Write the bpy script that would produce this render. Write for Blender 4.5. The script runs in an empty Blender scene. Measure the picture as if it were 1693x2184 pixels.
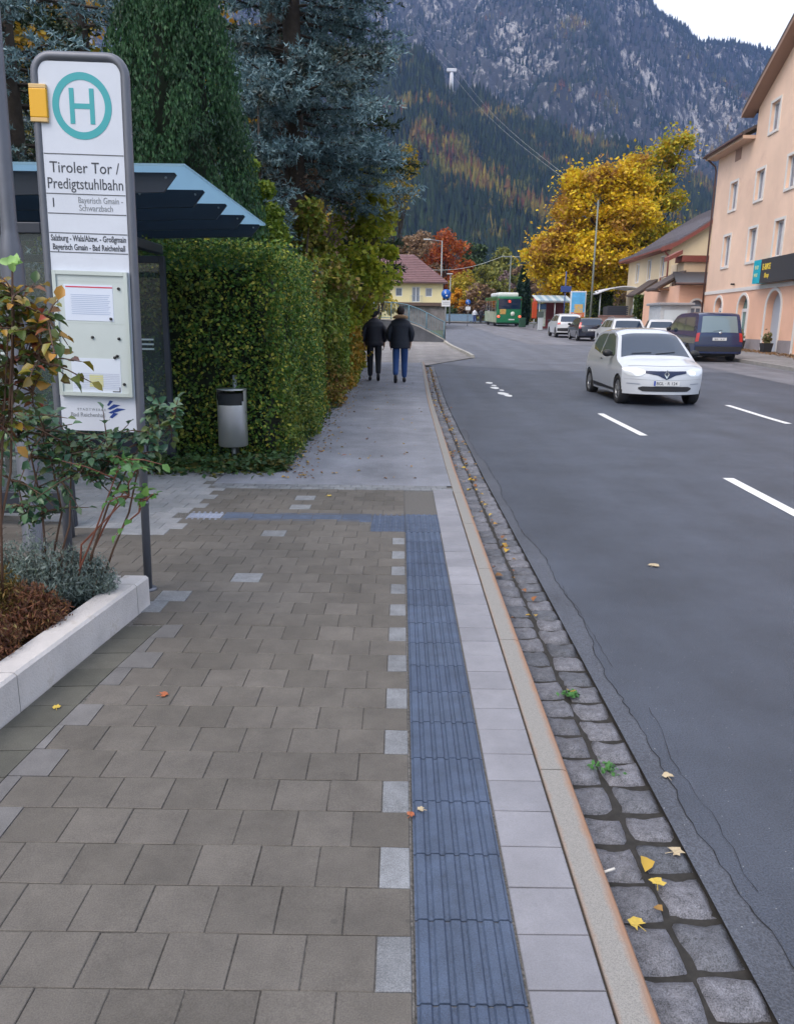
import bpy, bmesh, math, random
import numpy as np
from mathutils import Vector, Matrix
from mathutils.geometry import tessellate_polygon

random.seed(7)
RNG = np.random.default_rng(11)
S = bpy.context.scene
COL = S.collection
PI = math.pi

# ---------------------------------------------------------------- camera
CAM_H = 1.48
cam_data = bpy.data.cameras.new("camera")
cam = bpy.data.objects.new("camera", cam_data)
COL.objects.link(cam)
S.camera = cam
cam_data.sensor_fit = 'VERTICAL'
cam_data.sensor_height = 24.0
cam_data.lens = 24.0 * 1640.0 / 2184.0
cam_data.clip_start = 0.05
cam_data.clip_end = 12000
PITCH, YAW, ROLL = 0.23927, 0.00219, 0.012
_f = Vector((-math.sin(YAW) * math.cos(PITCH), math.cos(YAW) * math.cos(PITCH), -math.sin(PITCH)))
_r = _f.cross(Vector((0, 0, 1))).normalized()
_u = _r.cross(_f)
_r2 = _r * math.cos(ROLL) + _u * math.sin(ROLL)
_u2 = -_r * math.sin(ROLL) + _u * math.cos(ROLL)
cam.matrix_world = Matrix(((_r2.x, _u2.x, -_f.x, 0), (_r2.y, _u2.y, -_f.y, 0), (_r2.z, _u2.z, -_f.z, CAM_H), (0, 0, 0, 1)))

# ---------------------------------------------------------------- world and sun
SUN_EL, SUN_AZ = math.radians(52), math.radians(-138)     # azimuth: to the right of the view direction
w = bpy.data.worlds.new("World")
S.world = w
w.use_nodes = True
nt = w.node_tree
nt.nodes.clear()
sky = nt.nodes.new('ShaderNodeTexSky')
sky.sky_type = 'NISHITA'
sky.sun_disc = False
sky.sun_elevation = SUN_EL
sky.sun_rotation = SUN_AZ
sky.air_density = 1.0
sky.dust_density = 3.0
sky.ozone_density = 1.3
bg = nt.nodes.new('ShaderNodeBackground')
bg.inputs['Strength'].default_value = 0.15
wo = nt.nodes.new('ShaderNodeOutputWorld')
# thin bright cloud veil over the part of the sky behind the mountain
tcw = nt.nodes.new('ShaderNodeTexCoord')
dot = nt.nodes.new('ShaderNodeVectorMath'); dot.operation = 'DOT_PRODUCT'
dot.inputs[1].default_value = (math.sin(math.radians(25)) * .9, math.cos(math.radians(25)) * .9, .43)
nt.links.new(tcw.outputs['Generated'], dot.inputs[0])
vmr = nt.nodes.new('ShaderNodeMapRange'); vmr.interpolation_type = 'SMOOTHSTEP'
vmr.inputs['From Min'].default_value = -.3; vmr.inputs['From Max'].default_value = .85
vmr.inputs['To Min'].default_value = .12; vmr.inputs['To Max'].default_value = .95
nt.links.new(dot.outputs['Value'], vmr.inputs['Value'])
vmx = nt.nodes.new('ShaderNodeMix'); vmx.data_type = 'RGBA'
nt.links.new(vmr.outputs[0], vmx.inputs[0]); nt.links.new(sky.outputs[0], vmx.inputs[6])
vmx.inputs[7].default_value = (6.6, 6.85, 7.3, 1)
nt.links.new(vmx.outputs[2], bg.inputs[0])
nt.links.new(bg.outputs[0], wo.inputs[0])

sd = bpy.data.lights.new("sun", 'SUN')
sd.energy = 0.9
sd.angle = math.radians(40)
sd.color = (1.0, 0.95, 0.88)
sun = bpy.data.objects.new("sun", sd)
COL.objects.link(sun)
_d = Vector((math.sin(SUN_AZ) * math.cos(SUN_EL), math.cos(SUN_AZ) * math.cos(SUN_EL), math.sin(SUN_EL)))
sun.rotation_euler = _d.to_track_quat('Z', 'Y').to_euler()

S.render.engine = 'CYCLES'
S.view_settings.view_transform = 'Standard'
S.view_settings.look = 'None'
S.view_settings.exposure = 0.72
S.view_settings.gamma = 1.0
S.cycles.max_bounces = 6
S.cycles.transparent_max_bounces = 12

# ---------------------------------------------------------------- helpers
MTX = {}


def tag(o, label=None, cat=None, group=None, kind=None):
    if label: o['label'] = label
    if cat: o['category'] = cat
    if group: o['group'] = group
    if kind: o['kind'] = kind
    return o


def thing(name, label, cat, loc=(0, 0, 0), rz=0.0, group=None, ry=0.0, rx=0.0):
    o = bpy.data.objects.new(name, None)
    o.empty_display_size = 0.2
    COL.objects.link(o)
    o.location = loc
    o.rotation_euler = (rx, ry, rz)
    MTX[o.name] = Matrix.Translation(Vector(loc)) @ Matrix.Rotation(rz, 4, 'Z')     # a lean (rx, ry) is applied on top
    return tag(o, label, cat, group)


class MB:
    """collects shapes, builds them as one mesh object"""

    def __init__(s):
        s.v, s.f, s.m, s.sm = [], [], [], []
        s.mi = 0
        s.smooth = False

    def add(s, vs, fs):
        b = len(s.v)
        s.v.extend([tuple(v) for v in vs])
        for f in fs:
            s.f.append(tuple(i + b for i in f))
            s.m.append(s.mi)
            s.sm.append(s.smooth)
        return s

    def box(s, x0, x1, y0, y1, z0, z1, M=None):
        vs = [(x, y, z) for z in (z0, z1) for y in (y0, y1) for x in (x0, x1)]
        if M is not None: vs = [M @ Vector(v) for v in vs]
        return s.add(vs, [(0, 2, 3, 1), (4, 5, 7, 6), (0, 1, 5, 4), (2, 6, 7, 3), (0, 4, 6, 2), (1, 3, 7, 5)])

    def rbox(s, x0, x1, y0, y1, z0, z1, r=0.01, M=None):
        """box with bevelled edges"""
        bm = bmesh.new()
        bmesh.ops.create_cube(bm, size=1)
        for v in bm.verts:
            v.co = Vector(((x0 + x1) / 2 + v.co.x * (x1 - x0), (y0 + y1) / 2 + v.co.y * (y1 - y0), (z0 + z1) / 2 + v.co.z * (z1 - z0)))
        bmesh.ops.bevel(bm, geom=bm.edges[:], offset=r, segments=2, affect='EDGES', profile=0.5)
        bm.verts.index_update()
        vs = [(M @ v.co) if M is not None else v.co.copy() for v in bm.verts]
        fs = [tuple(v.index for v in f.verts) for f in bm.faces]
        bm.free()
        return s.add(vs, fs)

    def tube(s, pts, rad, n=8, cap=True):
        pts = [Vector(p) for p in pts]
        if not hasattr(rad, '__len__'): rad = [rad] * len(pts)
        b = []
        up = None
        for i, p in enumerate(pts):
            t = (pts[min(i + 1, len(pts) - 1)] - pts[max(i - 1, 0)]).normalized()
            if up is None:
                up = Vector((0, 0, 1)) if abs(t.z) < 0.9 else Vector((1, 0, 0))
            a = t.cross(up).normalized()
            c = a.cross(t).normalized()
            up = c
            for k in range(n):
                q = 2 * PI * k / n
                b.append(p + (a * math.cos(q) + c * math.sin(q)) * rad[i])
        fs = []
        for i in range(len(pts) - 1):
            for k in range(n):
                fs.append((i * n + k, i * n + (k + 1) % n, (i + 1) * n + (k + 1) % n, (i + 1) * n + k))
        if cap:
            fs.append(tuple(range(n - 1, -1, -1)))
            fs.append(tuple((len(pts) - 1) * n + k for k in range(n)))
        o = s.smooth
        s.smooth = n > 5
        s.add(b, fs)
        s.smooth = o
        return s

    def cyl(s, x, y, z0, z1, r0, r1=None, n=20):
        return s.tube([(x, y, z0), (x, y, z1)], [r0, r0 if r1 is None else r1], n)

    def lathe(s, prof, c=(0, 0, 0), n=20, M=None):
        vs, fs = [], []
        for r, z in prof:
            for k in range(n):
                q = 2 * PI * k / n
                p = Vector((c[0] + r * math.cos(q), c[1] + r * math.sin(q), c[2] + z))
                vs.append(M @ p if M is not None else p)
        for i in range(len(prof) - 1):
            for k in range(n):
                fs.append((i * n + k, i * n + (k + 1) % n, (i + 1) * n + (k + 1) % n, (i + 1) * n + k))
        o = s.smooth
        s.smooth = True
        s.add(vs, fs)
        s.smooth = o
        return s

    def ell(s, c, r, n=14, m=10, M=None):
        prof = []
        vs, fs = [], []
        for j in range(m + 1):
            a = PI * j / m
            for k in range(n):
                q = 2 * PI * k / n
                p = Vector((c[0] + r[0] * math.sin(a) * math.cos(q), c[1] + r[1] * math.sin(a) * math.sin(q), c[2] - r[2] * math.cos(a)))
                vs.append(M @ p if M is not None else p)
        for j in range(m):
            for k in range(n):
                fs.append((j * n + k, j * n + (k + 1) % n, (j + 1) * n + (k + 1) % n, (j + 1) * n + k))
        o = s.smooth
        s.smooth = True
        s.add(vs, fs)
        s.smooth = o
        return s

    def loft(s, rings, closed=True, cap=True):
        n = len(rings[0])
        vs = [p for r in rings for p in r]
        fs = []
        for i in range(len(rings) - 1):
            for k in range(n if closed else n - 1):
                fs.append((i * n + k, i * n + (k + 1) % n, (i + 1) * n + (k + 1) % n, (i + 1) * n + k))
        if cap and closed:
            fs.append(tuple(range(n - 1, -1, -1)))
            fs.append(tuple((len(rings) - 1) * n + k for k in range(n)))
        return s.add(vs, fs)

    def poly(s, outline, F, holes=()):
        """flat polygon (a,b) list with holes, F maps (a,b)->3D"""
        loops = [[Vector((p[0], p[1], 0)) for p in outline]] + [[Vector((p[0], p[1], 0)) for p in h] for h in holes]
        flat = [p for l in loops for p in l]
        tris = tessellate_polygon(loops)
        return s.add([F(p.x, p.y) for p in flat], [tuple(t) for t in tris])

    def slab(s, outline, F, d0, d1):
        """extruded polygon: F(a,b,d)"""
        n = len(outline)
        A = [F(a, b, d0) for a, b in outline]
        B = [F(a, b, d1) for a, b in outline]
        fs = [(i, (i + 1) % n, n + (i + 1) % n, n + i) for i in range(n)]
        s.add(A + B, fs)
        tr = tessellate_polygon([[Vector((a, b, 0)) for a, b in outline]])
        s.add(A, [tuple(t) for t in tr])
        s.add(B, [tuple(t) for t in tr])
        return s

    def build(s, name, mats, parent=None, world=True):
        me = bpy.data.meshes.new(name)
        vs = s.v
        if parent is not None and world:
            r = parent
            while r.parent: r = r.parent
            if r.name in MTX:
                inv = MTX[r.name].inverted()
                vs = [tuple(inv @ Vector(v)) for v in vs]
        me.from_pydata(vs, [], s.f)
        if not isinstance(mats, (list, tuple)): mats = [mats]
        for m_ in mats: me.materials.append(m_)
        me.polygons.foreach_set('material_index', s.m)
        me.polygons.foreach_set('use_smooth', s.sm)
        me.update()
        bm = bmesh.new(); bm.from_mesh(me)
        bmesh.ops.recalc_face_normals(bm, faces=bm.faces[:])
        bm.to_mesh(me); bm.free()
        o = bpy.data.objects.new(name, me)
        COL.objects.link(o)
        if parent is not None: o.parent = parent
        return o


def npmesh(name, V, nper, mat, parent=None, smooth=False, faces=None):
    """fast mesh of separate faces of nper vertices each (V: (n*nper,3)) or with given faces array (m,nper)"""
    V = np.asarray(V, dtype=np.float32)
    if parent is not None:
        r = parent
        while r.parent: r = r.parent
        if r.name in MTX:
            inv = np.array(MTX[r.name].inverted())
            V = (V @ inv[:3, :3].T + inv[:3, 3]).astype(np.float32)
    me = bpy.data.meshes.new(name)
    me.vertices.add(len(V))
    me.vertices.foreach_set('co', V.ravel())
    if faces is None:
        nf = len(V) // nper
        idx = np.arange(len(V), dtype=np.int32)
    else:
        nf = len(faces)
        idx = np.asarray(faces, dtype=np.int32).ravel()
    me.loops.add(len(idx))
    me.loops.foreach_set('vertex_index', idx)
    me.polygons.add(nf)
    me.polygons.foreach_set('loop_start', np.arange(0, nf * nper, nper, dtype=np.int32))
    me.polygons.foreach_set('loop_total', np.full(nf, nper, dtype=np.int32))
    if smooth: me.polygons.foreach_set('use_smooth', np.ones(nf, dtype=bool))
    me.materials.append(mat)
    me.update(calc_edges=True)
    o = bpy.data.objects.new(name, me)
    COL.objects.link(o)
    if parent is not None: o.parent = parent
    return o


def copy_tree(o, loc=None, rz=None, label=None):
    c = o.copy(); COL.objects.link(c)
    if loc is not None: c.location = loc
    if rz is not None: c.rotation_euler.z = rz
    if label: c['label'] = label
    for ch in [x for x in bpy.data.objects if x.parent == o]:
        d = ch.copy(); COL.objects.link(d); d.parent = c
        for g in [x for x in bpy.data.objects if x.parent == ch]:
            e = g.copy(); COL.objects.link(e); e.parent = d
    return c


# ---------------------------------------------------------------- materials
def _mat(name):
    m = bpy.data.materials.new(name)
    m.use_nodes = True
    n = m.node_tree
    return m, n, n.nodes['Principled BSDF']


def mat(name, col, rough=0.6, metal=0.0, var=0.0, vscale=5.0, bump=0.0, bscale=60.0, spec=0.5, island=0.0, coat=0.0, stain=None, sscale=3.0, sth=0.55, emit=0.0):
    m, n, b = _mat(name)
    N, L = n.nodes, n.links
    b.inputs['Base Color'].default_value = (*col, 1)
    b.inputs['Roughness'].default_value = rough
    b.inputs['Metallic'].default_value = metal
    b.inputs['Specular IOR Level'].default_value = spec
    b.inputs['Coat Weight'].default_value = coat
    b.inputs['Coat Roughness'].default_value = 0.05
    if emit:
        b.inputs['Emission Color'].default_value = (*col, 1)
        b.inputs['Emission Strength'].default_value = emit
    tc = None
    if var or bump or stain:
        tc = N.new('ShaderNodeTexCoord')
    last = None
    if var:
        no = N.new('ShaderNodeTexNoise'); no.inputs['Scale'].default_value = vscale; no.inputs['Detail'].default_value = 6
        no.inputs['Roughness'].default_value = 0.65
        L.new(tc.outputs['Object'], no.inputs['Vector'])
        mp = N.new('ShaderNodeMapRange')
        mp.inputs['From Min'].default_value = 0.3; mp.inputs['From Max'].default_value = 0.7
        mp.inputs['To Min'].default_value = 1 - var; mp.inputs['To Max'].default_value = 1 + var
        L.new(no.outputs['Fac'], mp.inputs['Value'])
        last = mp.outputs[0]
    if island:
        g = N.new('ShaderNodeNewGeometry')
        mp = N.new('ShaderNodeMapRange')
        mp.inputs['To Min'].default_value = 1 - island; mp.inputs['To Max'].default_value = 1 + island
        L.new(g.outputs['Random Per Island'], mp.inputs['Value'])
        if last is not None:
            mu = N.new('ShaderNodeMath'); mu.operation = 'MULTIPLY'
            L.new(last, mu.inputs[0]); L.new(mp.outputs[0], mu.inputs[1]); last = mu.outputs[0]
        else:
            last = mp.outputs[0]
    colout = None
    if last is not None:
        vm = N.new('ShaderNodeVectorMath'); vm.operation = 'SCALE'
        vm.inputs[0].default_value = col
        L.new(last, vm.inputs['Scale'])
        colout = vm.outputs[0]
    if stain:
        no = N.new('ShaderNodeTexNoise'); no.inputs['Scale'].default_value = sscale; no.inputs['Detail'].default_value = 8
        no.inputs['Roughness'].default_value = 0.7
        L.new(tc.outputs['Object'], no.inputs['Vector'])
        mp = N.new('ShaderNodeMapRange')
        mp.inputs['From Min'].default_value = sth; mp.inputs['From Max'].default_value = sth + 0.12
        L.new(no.outputs['Fac'], mp.inputs['Value'])
        mx = N.new('ShaderNodeMix'); mx.data_type = 'RGBA'
        L.new(mp.outputs[0], mx.inputs[0])
        if colout is not None: L.new(colout, mx.inputs[6])
        else: mx.inputs[6].default_value = (*col, 1)
        mx.inputs[7].default_value = (*stain, 1)
        colout = mx.outputs[2]
    if colout is not None: L.new(colout, b.inputs['Base Color'])
    if bump:
        no = N.new('ShaderNodeTexNoise'); no.inputs['Scale'].default_value = bscale; no.inputs['Detail'].default_value = 5
        L.new(tc.outputs['Object'], no.inputs['Vector'])
        bp = N.new('ShaderNodeBump'); bp.inputs['Strength'].default_value = bump; bp.inputs['Distance'].default_value = 0.02
        L.new(no.outputs['Fac'], bp.inputs['Height'])
        L.new(bp.outputs[0], b.inputs['Normal'])
    return m


def leafmat(name, cols, patch=None, pscale=0.8, pth=0.5, rough=0.55, trans=0.25, spec=0.3):
    """foliage: colour per leaf from a list, big patches of a second list"""
    m, n, b = _mat(name)
    N, L = n.nodes, n.links
    g = N.new('ShaderNodeNewGeometry')

    def ramp(cs):
        r = N.new('ShaderNodeValToRGB')
        r.color_ramp.interpolation = 'LINEAR'
        e = r.color_ramp.elements
        while len(e) < len(cs): e.new(0.5)
        for i, c in enumerate(cs):
            e[i].position = i / max(1, len(cs) - 1)
            e[i].color = (*c, 1)
        L.new(g.outputs['Random Per Island'], r.inputs[0])
        return r.outputs[0]
    out = ramp(cols)
    if patch:
        o2 = ramp(patch)
        tc = N.new('ShaderNodeTexCoord')
        no = N.new('ShaderNodeTexNoise'); no.inputs['Scale'].default_value = pscale; no.inputs['Detail'].default_value = 3
        L.new(tc.outputs['Object'], no.inputs['Vector'])
        mp = N.new('ShaderNodeMapRange')
        mp.inputs['From Min'].default_value = pth - 0.06; mp.inputs['From Max'].default_value = pth + 0.06
        L.new(no.outputs['Fac'], mp.inputs['Value'])
        mx = N.new('ShaderNodeMix'); mx.data_type = 'RGBA'
        L.new(mp.outputs[0], mx.inputs[0]); L.new(out, mx.inputs[6]); L.new(o2, mx.inputs[7])
        out = mx.outputs[2]
    L.new(out, b.inputs['Base Color'])
    b.inputs['Roughness'].default_value = rough
    b.inputs['Specular IOR Level'].default_value = spec
    if trans:
        t = N.new('ShaderNodeBsdfTranslucent')
        L.new(out, t.inputs['Color'])
        ms = N.new('ShaderNodeMixShader'); ms.inputs[0].default_value = trans
        L.new(b.outputs[0], ms.inputs[1]); L.new(t.outputs[0], ms.inputs[2])
        L.new(ms.outputs[0], n.nodes['Material Output'].inputs['Surface'])
    return m


def glassmat(name, col=(0.6, 0.7, 0.75), alpha=0.25, rough=0.03):
    """thin pane: partly see-through, mirror-like"""
    m, n, b = _mat(name)
    b.inputs['Base Color'].default_value = (*col, 1)
    b.inputs['Roughness'].default_value = rough
    b.inputs['Alpha'].default_value = alpha
    b.inputs['Specular IOR Level'].default_value = 0.8
    return m


METAL_GREY = mat('painted_grey_metal', (0.13, 0.14, 0.17), 0.45, 0.3, var=0.08, vscale=8)
ANTHRACITE = mat('anthracite_metal', (0.028, 0.034, 0.05), 0.45, 0.2, var=0.12, vscale=6)
GALV = mat('galvanised_steel', (0.30, 0.32, 0.33), 0.45, 0.5, var=0.15, vscale=14)
WHITE = mat('white_enamel', (0.57, 0.61, 0.70), 0.35, var=0.05, vscale=4)
BLACK = mat('black_plastic', (0.012, 0.012, 0.014), 0.5)
RUBBER = mat('tyre_rubber', (0.018, 0.018, 0.02), 0.8)

# ---------------------------------------------------------------- ground profile
GY = [-60, -5, 0, 14, 18, 22, 28, 36, 46, 58, 80, 110, 160, 600, 9000]
GZ = [-.1, -.1, -.1, -.1, -.055, .03, .17, .32, .50, .75, 1.36, 1.9, 2.3, 3.0, 3.0]


def R(y):
    return float(np.interp(y, GY, GZ))


YSAMP = sorted(set([-6, -2] + [round(v * 0.5, 2) for v in range(0, 60)] + list(range(30, 60)) + list(range(60, 131, 3))))


def strip(mb, fl, fr, off, y0, y1, nx=1, F=None):
    """sheet following the ground between x=fl(y) and x=fr(y)"""
    ys = [y0] + [y for y in YSAMP if y0 + 1e-6 < y < y1 - 1e-6] + [y1]
    vs, fs = [], []
    for y in ys:
        a, b = fl(y), fr(y)
        for k in range(nx + 1):
            vs.append((a + (b - a) * k / nx, y, R(y) + off))
    n = nx + 1
    for i in range(len(ys) - 1):
        for k in range(nx):
            fs.append((i * n + k, i * n + k + 1, (i + 1) * n + k + 1, (i + 1) * n + k))
    mb.add(vs, fs)


def interp(xs, ys):
    return lambda t: float(np.interp(t, xs, ys))
# ================================================================= ground, road, pavement
def asphalt(name, base, spk, rough=0.75, bsc=260, patch=None, pcol=None):
    m, n, b = _mat(name)
    N, L = n.nodes, n.links
    tc = N.new('ShaderNodeTexCoord')
    n1 = N.new('ShaderNodeTexNoise'); n1.inputs['Scale'].default_value = 1.1; n1.inputs['Detail'].default_value = 8; n1.inputs['Roughness'].default_value = .7
    n2 = N.new('ShaderNodeTexNoise'); n2.inputs['Scale'].default_value = 170; n2.inputs['Detail'].default_value = 3
    n3 = N.new('ShaderNodeTexVoronoi'); n3.inputs['Scale'].default_value = 55
    for k in (n1, n2, n3): L.new(tc.outputs['Object'], k.inputs['Vector'])
    r = N.new('ShaderNodeValToRGB')
    r.color_ramp.elements[0].position = .32; r.color_ramp.elements[0].color = (*[c * .72 for c in base], 1)
    r.color_ramp.elements[1].position = .72; r.color_ramp.elements[1].color = (*[c * 1.3 for c in base], 1)
    L.new(n1.outputs['Fac'], r.inputs[0])
    mr = N.new('ShaderNodeMapRange'); mr.inputs['From Min'].default_value = .35; mr.inputs['From Max'].default_value = .68
    mr.inputs['To Min'].default_value = .7; mr.inputs['To Max'].default_value = 1.35
    L.new(n2.outputs['Fac'], mr.inputs['Value'])
    mpp = N.new('ShaderNodeMapping'); mpp.inputs['Scale'].default_value = (1, .05, 1); L.new(tc.outputs['Object'], mpp.inputs[0])
    nw = N.new('ShaderNodeTexNoise'); nw.inputs['Scale'].default_value = 1.5; nw.inputs['Detail'].default_value = 5; L.new(mpp.outputs[0], nw.inputs['Vector'])
    mw = N.new('ShaderNodeMapRange'); mw.inputs['From Min'].default_value = .3; mw.inputs['From Max'].default_value = .7; mw.inputs['To Min'].default_value = .82; mw.inputs['To Max'].default_value = 1.2
    L.new(nw.outputs['Fac'], mw.inputs['Value'])
    mq = N.new('ShaderNodeMath'); mq.operation = 'MULTIPLY'; L.new(mr.outputs[0], mq.inputs[0]); L.new(mw.outputs[0], mq.inputs[1])
    vm = N.new('ShaderNodeVectorMath'); vm.operation = 'SCALE'
    L.new(r.outputs[0], vm.inputs[0]); L.new(mq.outputs[0], vm.inputs['Scale'])
    # pale stone specks: some voronoi cells only
    lt = N.new('ShaderNodeMath'); lt.operation = 'LESS_THAN'; lt.inputs[1].default_value = .11
    L.new(n3.outputs['Distance'], lt.inputs[0])
    sep = N.new('ShaderNodeSeparateColor'); L.new(n3.outputs['Color'], sep.inputs[0])
    gt = N.new('ShaderNodeMath'); gt.operation = 'GREATER_THAN'; gt.inputs[1].default_value = .91
    L.new(sep.outputs[0], gt.inputs[0])
    mu = N.new('ShaderNodeMath'); mu.operation = 'MULTIPLY'; L.new(lt.outputs[0], mu.inputs[0]); L.new(gt.outputs[0], mu.inputs[1])
    mx = N.new('ShaderNodeMix'); mx.data_type = 'RGBA'
    L.new(mu.outputs[0], mx.inputs[0]); L.new(vm.outputs[0], mx.inputs[6]); mx.inputs[7].default_value = (*spk, 1)
    L.new(mx.outputs[2], b.inputs['Base Color'])
    b.inputs['Roughness'].default_value = rough
    bp = N.new('ShaderNodeBump'); bp.inputs['Strength'].default_value = .9; bp.inputs['Distance'].default_value = .008
    L.new(n2.outputs['Fac'], bp.inputs['Height']); L.new(bp.outputs[0], b.inputs['Normal'])
    return m


M_ROAD = asphalt('road_asphalt', (.052, .062, .086), (.30, .31, .32), .58)
M_ROAD_OLD = asphalt('old_pale_asphalt', (.15, .15, .17), (.3, .3, .32), .7)
M_PATH = asphalt('path_asphalt', (.205, .215, .25), (.4, .4, .42), .8)
M_SIDE = asphalt('far_pavement', (.2, .195, .2), (.34, .33, .33), .8)

g = MB()
ys = [-60, 0, 14, 18, 22, 28, 36, 46, 58, 80, 110, 160, 600, 4000]
for i in range(len(ys) - 1):
    a, b_ = ys[i], ys[i + 1]
    g.add([(-4000, a, R(a) - .12), (4000, a, R(a) - .12), (4000, b_, R(b_) - .12), (-4000, b_, R(b_) - .12)], [(0, 1, 2, 3)])
tag(g.build('ground', mat('earth_and_grass', (.06, .075, .03), .9, var=.4, vscale=.4)), kind='structure')

kerb_out = interp([-6, 8, 16, 26], [.592, .595, .65, .80])
kerb_in = lambda y: kerb_out(y) - .10
gut_out = lambda y: kerb_out(y) + .318
roadL = interp([-6, 8, 16, 26, 26.5, 31, 40, 46, 60, 80, 96, 130], [.904, .906, .961, 1.111, .9, 2.95, 2.6, 2.6, 3.2, 4.3, 5.1, 6.5])
roadR = interp([-6, 26, 40, 58, 80, 110, 130], [13.0, 12.95, 13.1, 13.5, 14.6, 17.0, 18.5])
m = MB(); strip(m, roadL, roadR, 0, -6, 94, 8)
tag(m.build('road', M_ROAD), kind='structure')
m = MB(); strip(m, lambda y: 10.6, lambda y: roadR(y) - .02, .004, -6, 94, 2)
strip(m, lambda y: 7.2, lambda y: 10.62, .006, 44, 94, 2)
tag(m.build('parking_strip', M_ROAD_OLD), kind='structure')
m = MB(); strip(m, lambda y: roadL(y) + .02 + max(0, 27.5 - y) * 1.2, lambda y: 10.59 if y < 44 else 7.19, .003, 25.0, 94, 3)
tag(m.build('paler_road_section', asphalt('mid_tone_asphalt', (.105, .113, .140), (.3, .3, .3), .6)), kind='structure')  # mid-tone sheet, paler than the near road, over its far part
m = MB(); strip(m, lambda y: 2, lambda y: 26, .0, 94, 100, 6)
strip(m, lambda y: 3, lambda y: 26, .12, 99.0, 112, 4)
tag(m.build('cross_road', M_ROAD_OLD), kind='structure')
# driveway apron where the pavement ends
m = MB()
strip(m, lambda y: -1.6, interp([26.4, 31, 46], [.9, 2.9, 2.55]), .02, 26.4, 46, 3)
tag(m.build('driveway_apron', asphalt('apron_asphalt', (.24, .225, .22), (.4, .4, .4), .8)), kind='structure')
m = MB()
ys_ = [30.9, 33, 36, 39, 42, 45.3]
for a, b_ in zip(ys_[:-1], ys_[1:]):
    xa, xb = roadL(a), roadL(b_)
    m.loft([[Vector((xa - .14, a + .01, R(a))), Vector((xa - .14, a + .01, R(a) + .13)), Vector((xa, a + .01, R(a) + .12)), Vector((xa + .02, a + .01, R(a)))], [Vector((xb - .14, b_ - .01, R(b_))), Vector((xb - .14, b_ - .01, R(b_) + .13)), Vector((xb, b_ - .01, R(b_) + .12)), Vector((xb + .02, b_ - .01, R(b_)))]])
tag(m.build('driveway_kerb', mat('pale_kerb_stone', (.40, .38, .34), .8, var=.25, vscale=2)), kind='structure')
# far right pavement with kerb
m = MB(); strip(m, lambda y: roadR(y) + .14, lambda y: 24, .12, -6, 94, 2)
tag(m.build('far_pavement', M_SIDE), kind='structure')
m = MB()
ys_ = [y for y in YSAMP if y <= 94]
for i in range(len(ys_) - 1):
    a, b_ = ys_[i], ys_[i + 1]
    ra, rb = roadR(a), roadR(b_)
    za, zb = R(a), R(b_)
    m.add([(ra, a, za - .1), (rb, b_, zb - .1), (rb, b_, zb + .13), (ra, a, za + .13), (ra + .15, a, za + .13), (rb + .15, b_, zb + .13)], [(0, 1, 2, 3), (3, 2, 5, 4)])
tag(m.build('far_kerb', mat('far_kerb_granite', (.26, .25, .24), .8, var=.2, vscale=3)), kind='structure')

# asphalt footpath, runs beside the hedge
m = MB(); strip(m, lambda y: -1.75, kerb_in, .1, 7.12, 26.4, 6)
tag(m.build('asphalt_footpath', M_PATH), kind='structure')
# bedding sand under the pavers
m = MB(); m.box(-7, .050, -1, 7.12, -.2, -.0045); m.box(-7, -1.76, 7.1205, 8.5, -.2, -.0045); m.box(.0505, .493, -1, 7.12, -.2, -.0095)
tag(m.build('paving_bed', mat('joint_sand', (.105, .10, .095), .95, var=.85, vscale=110)), kind='structure')


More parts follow.
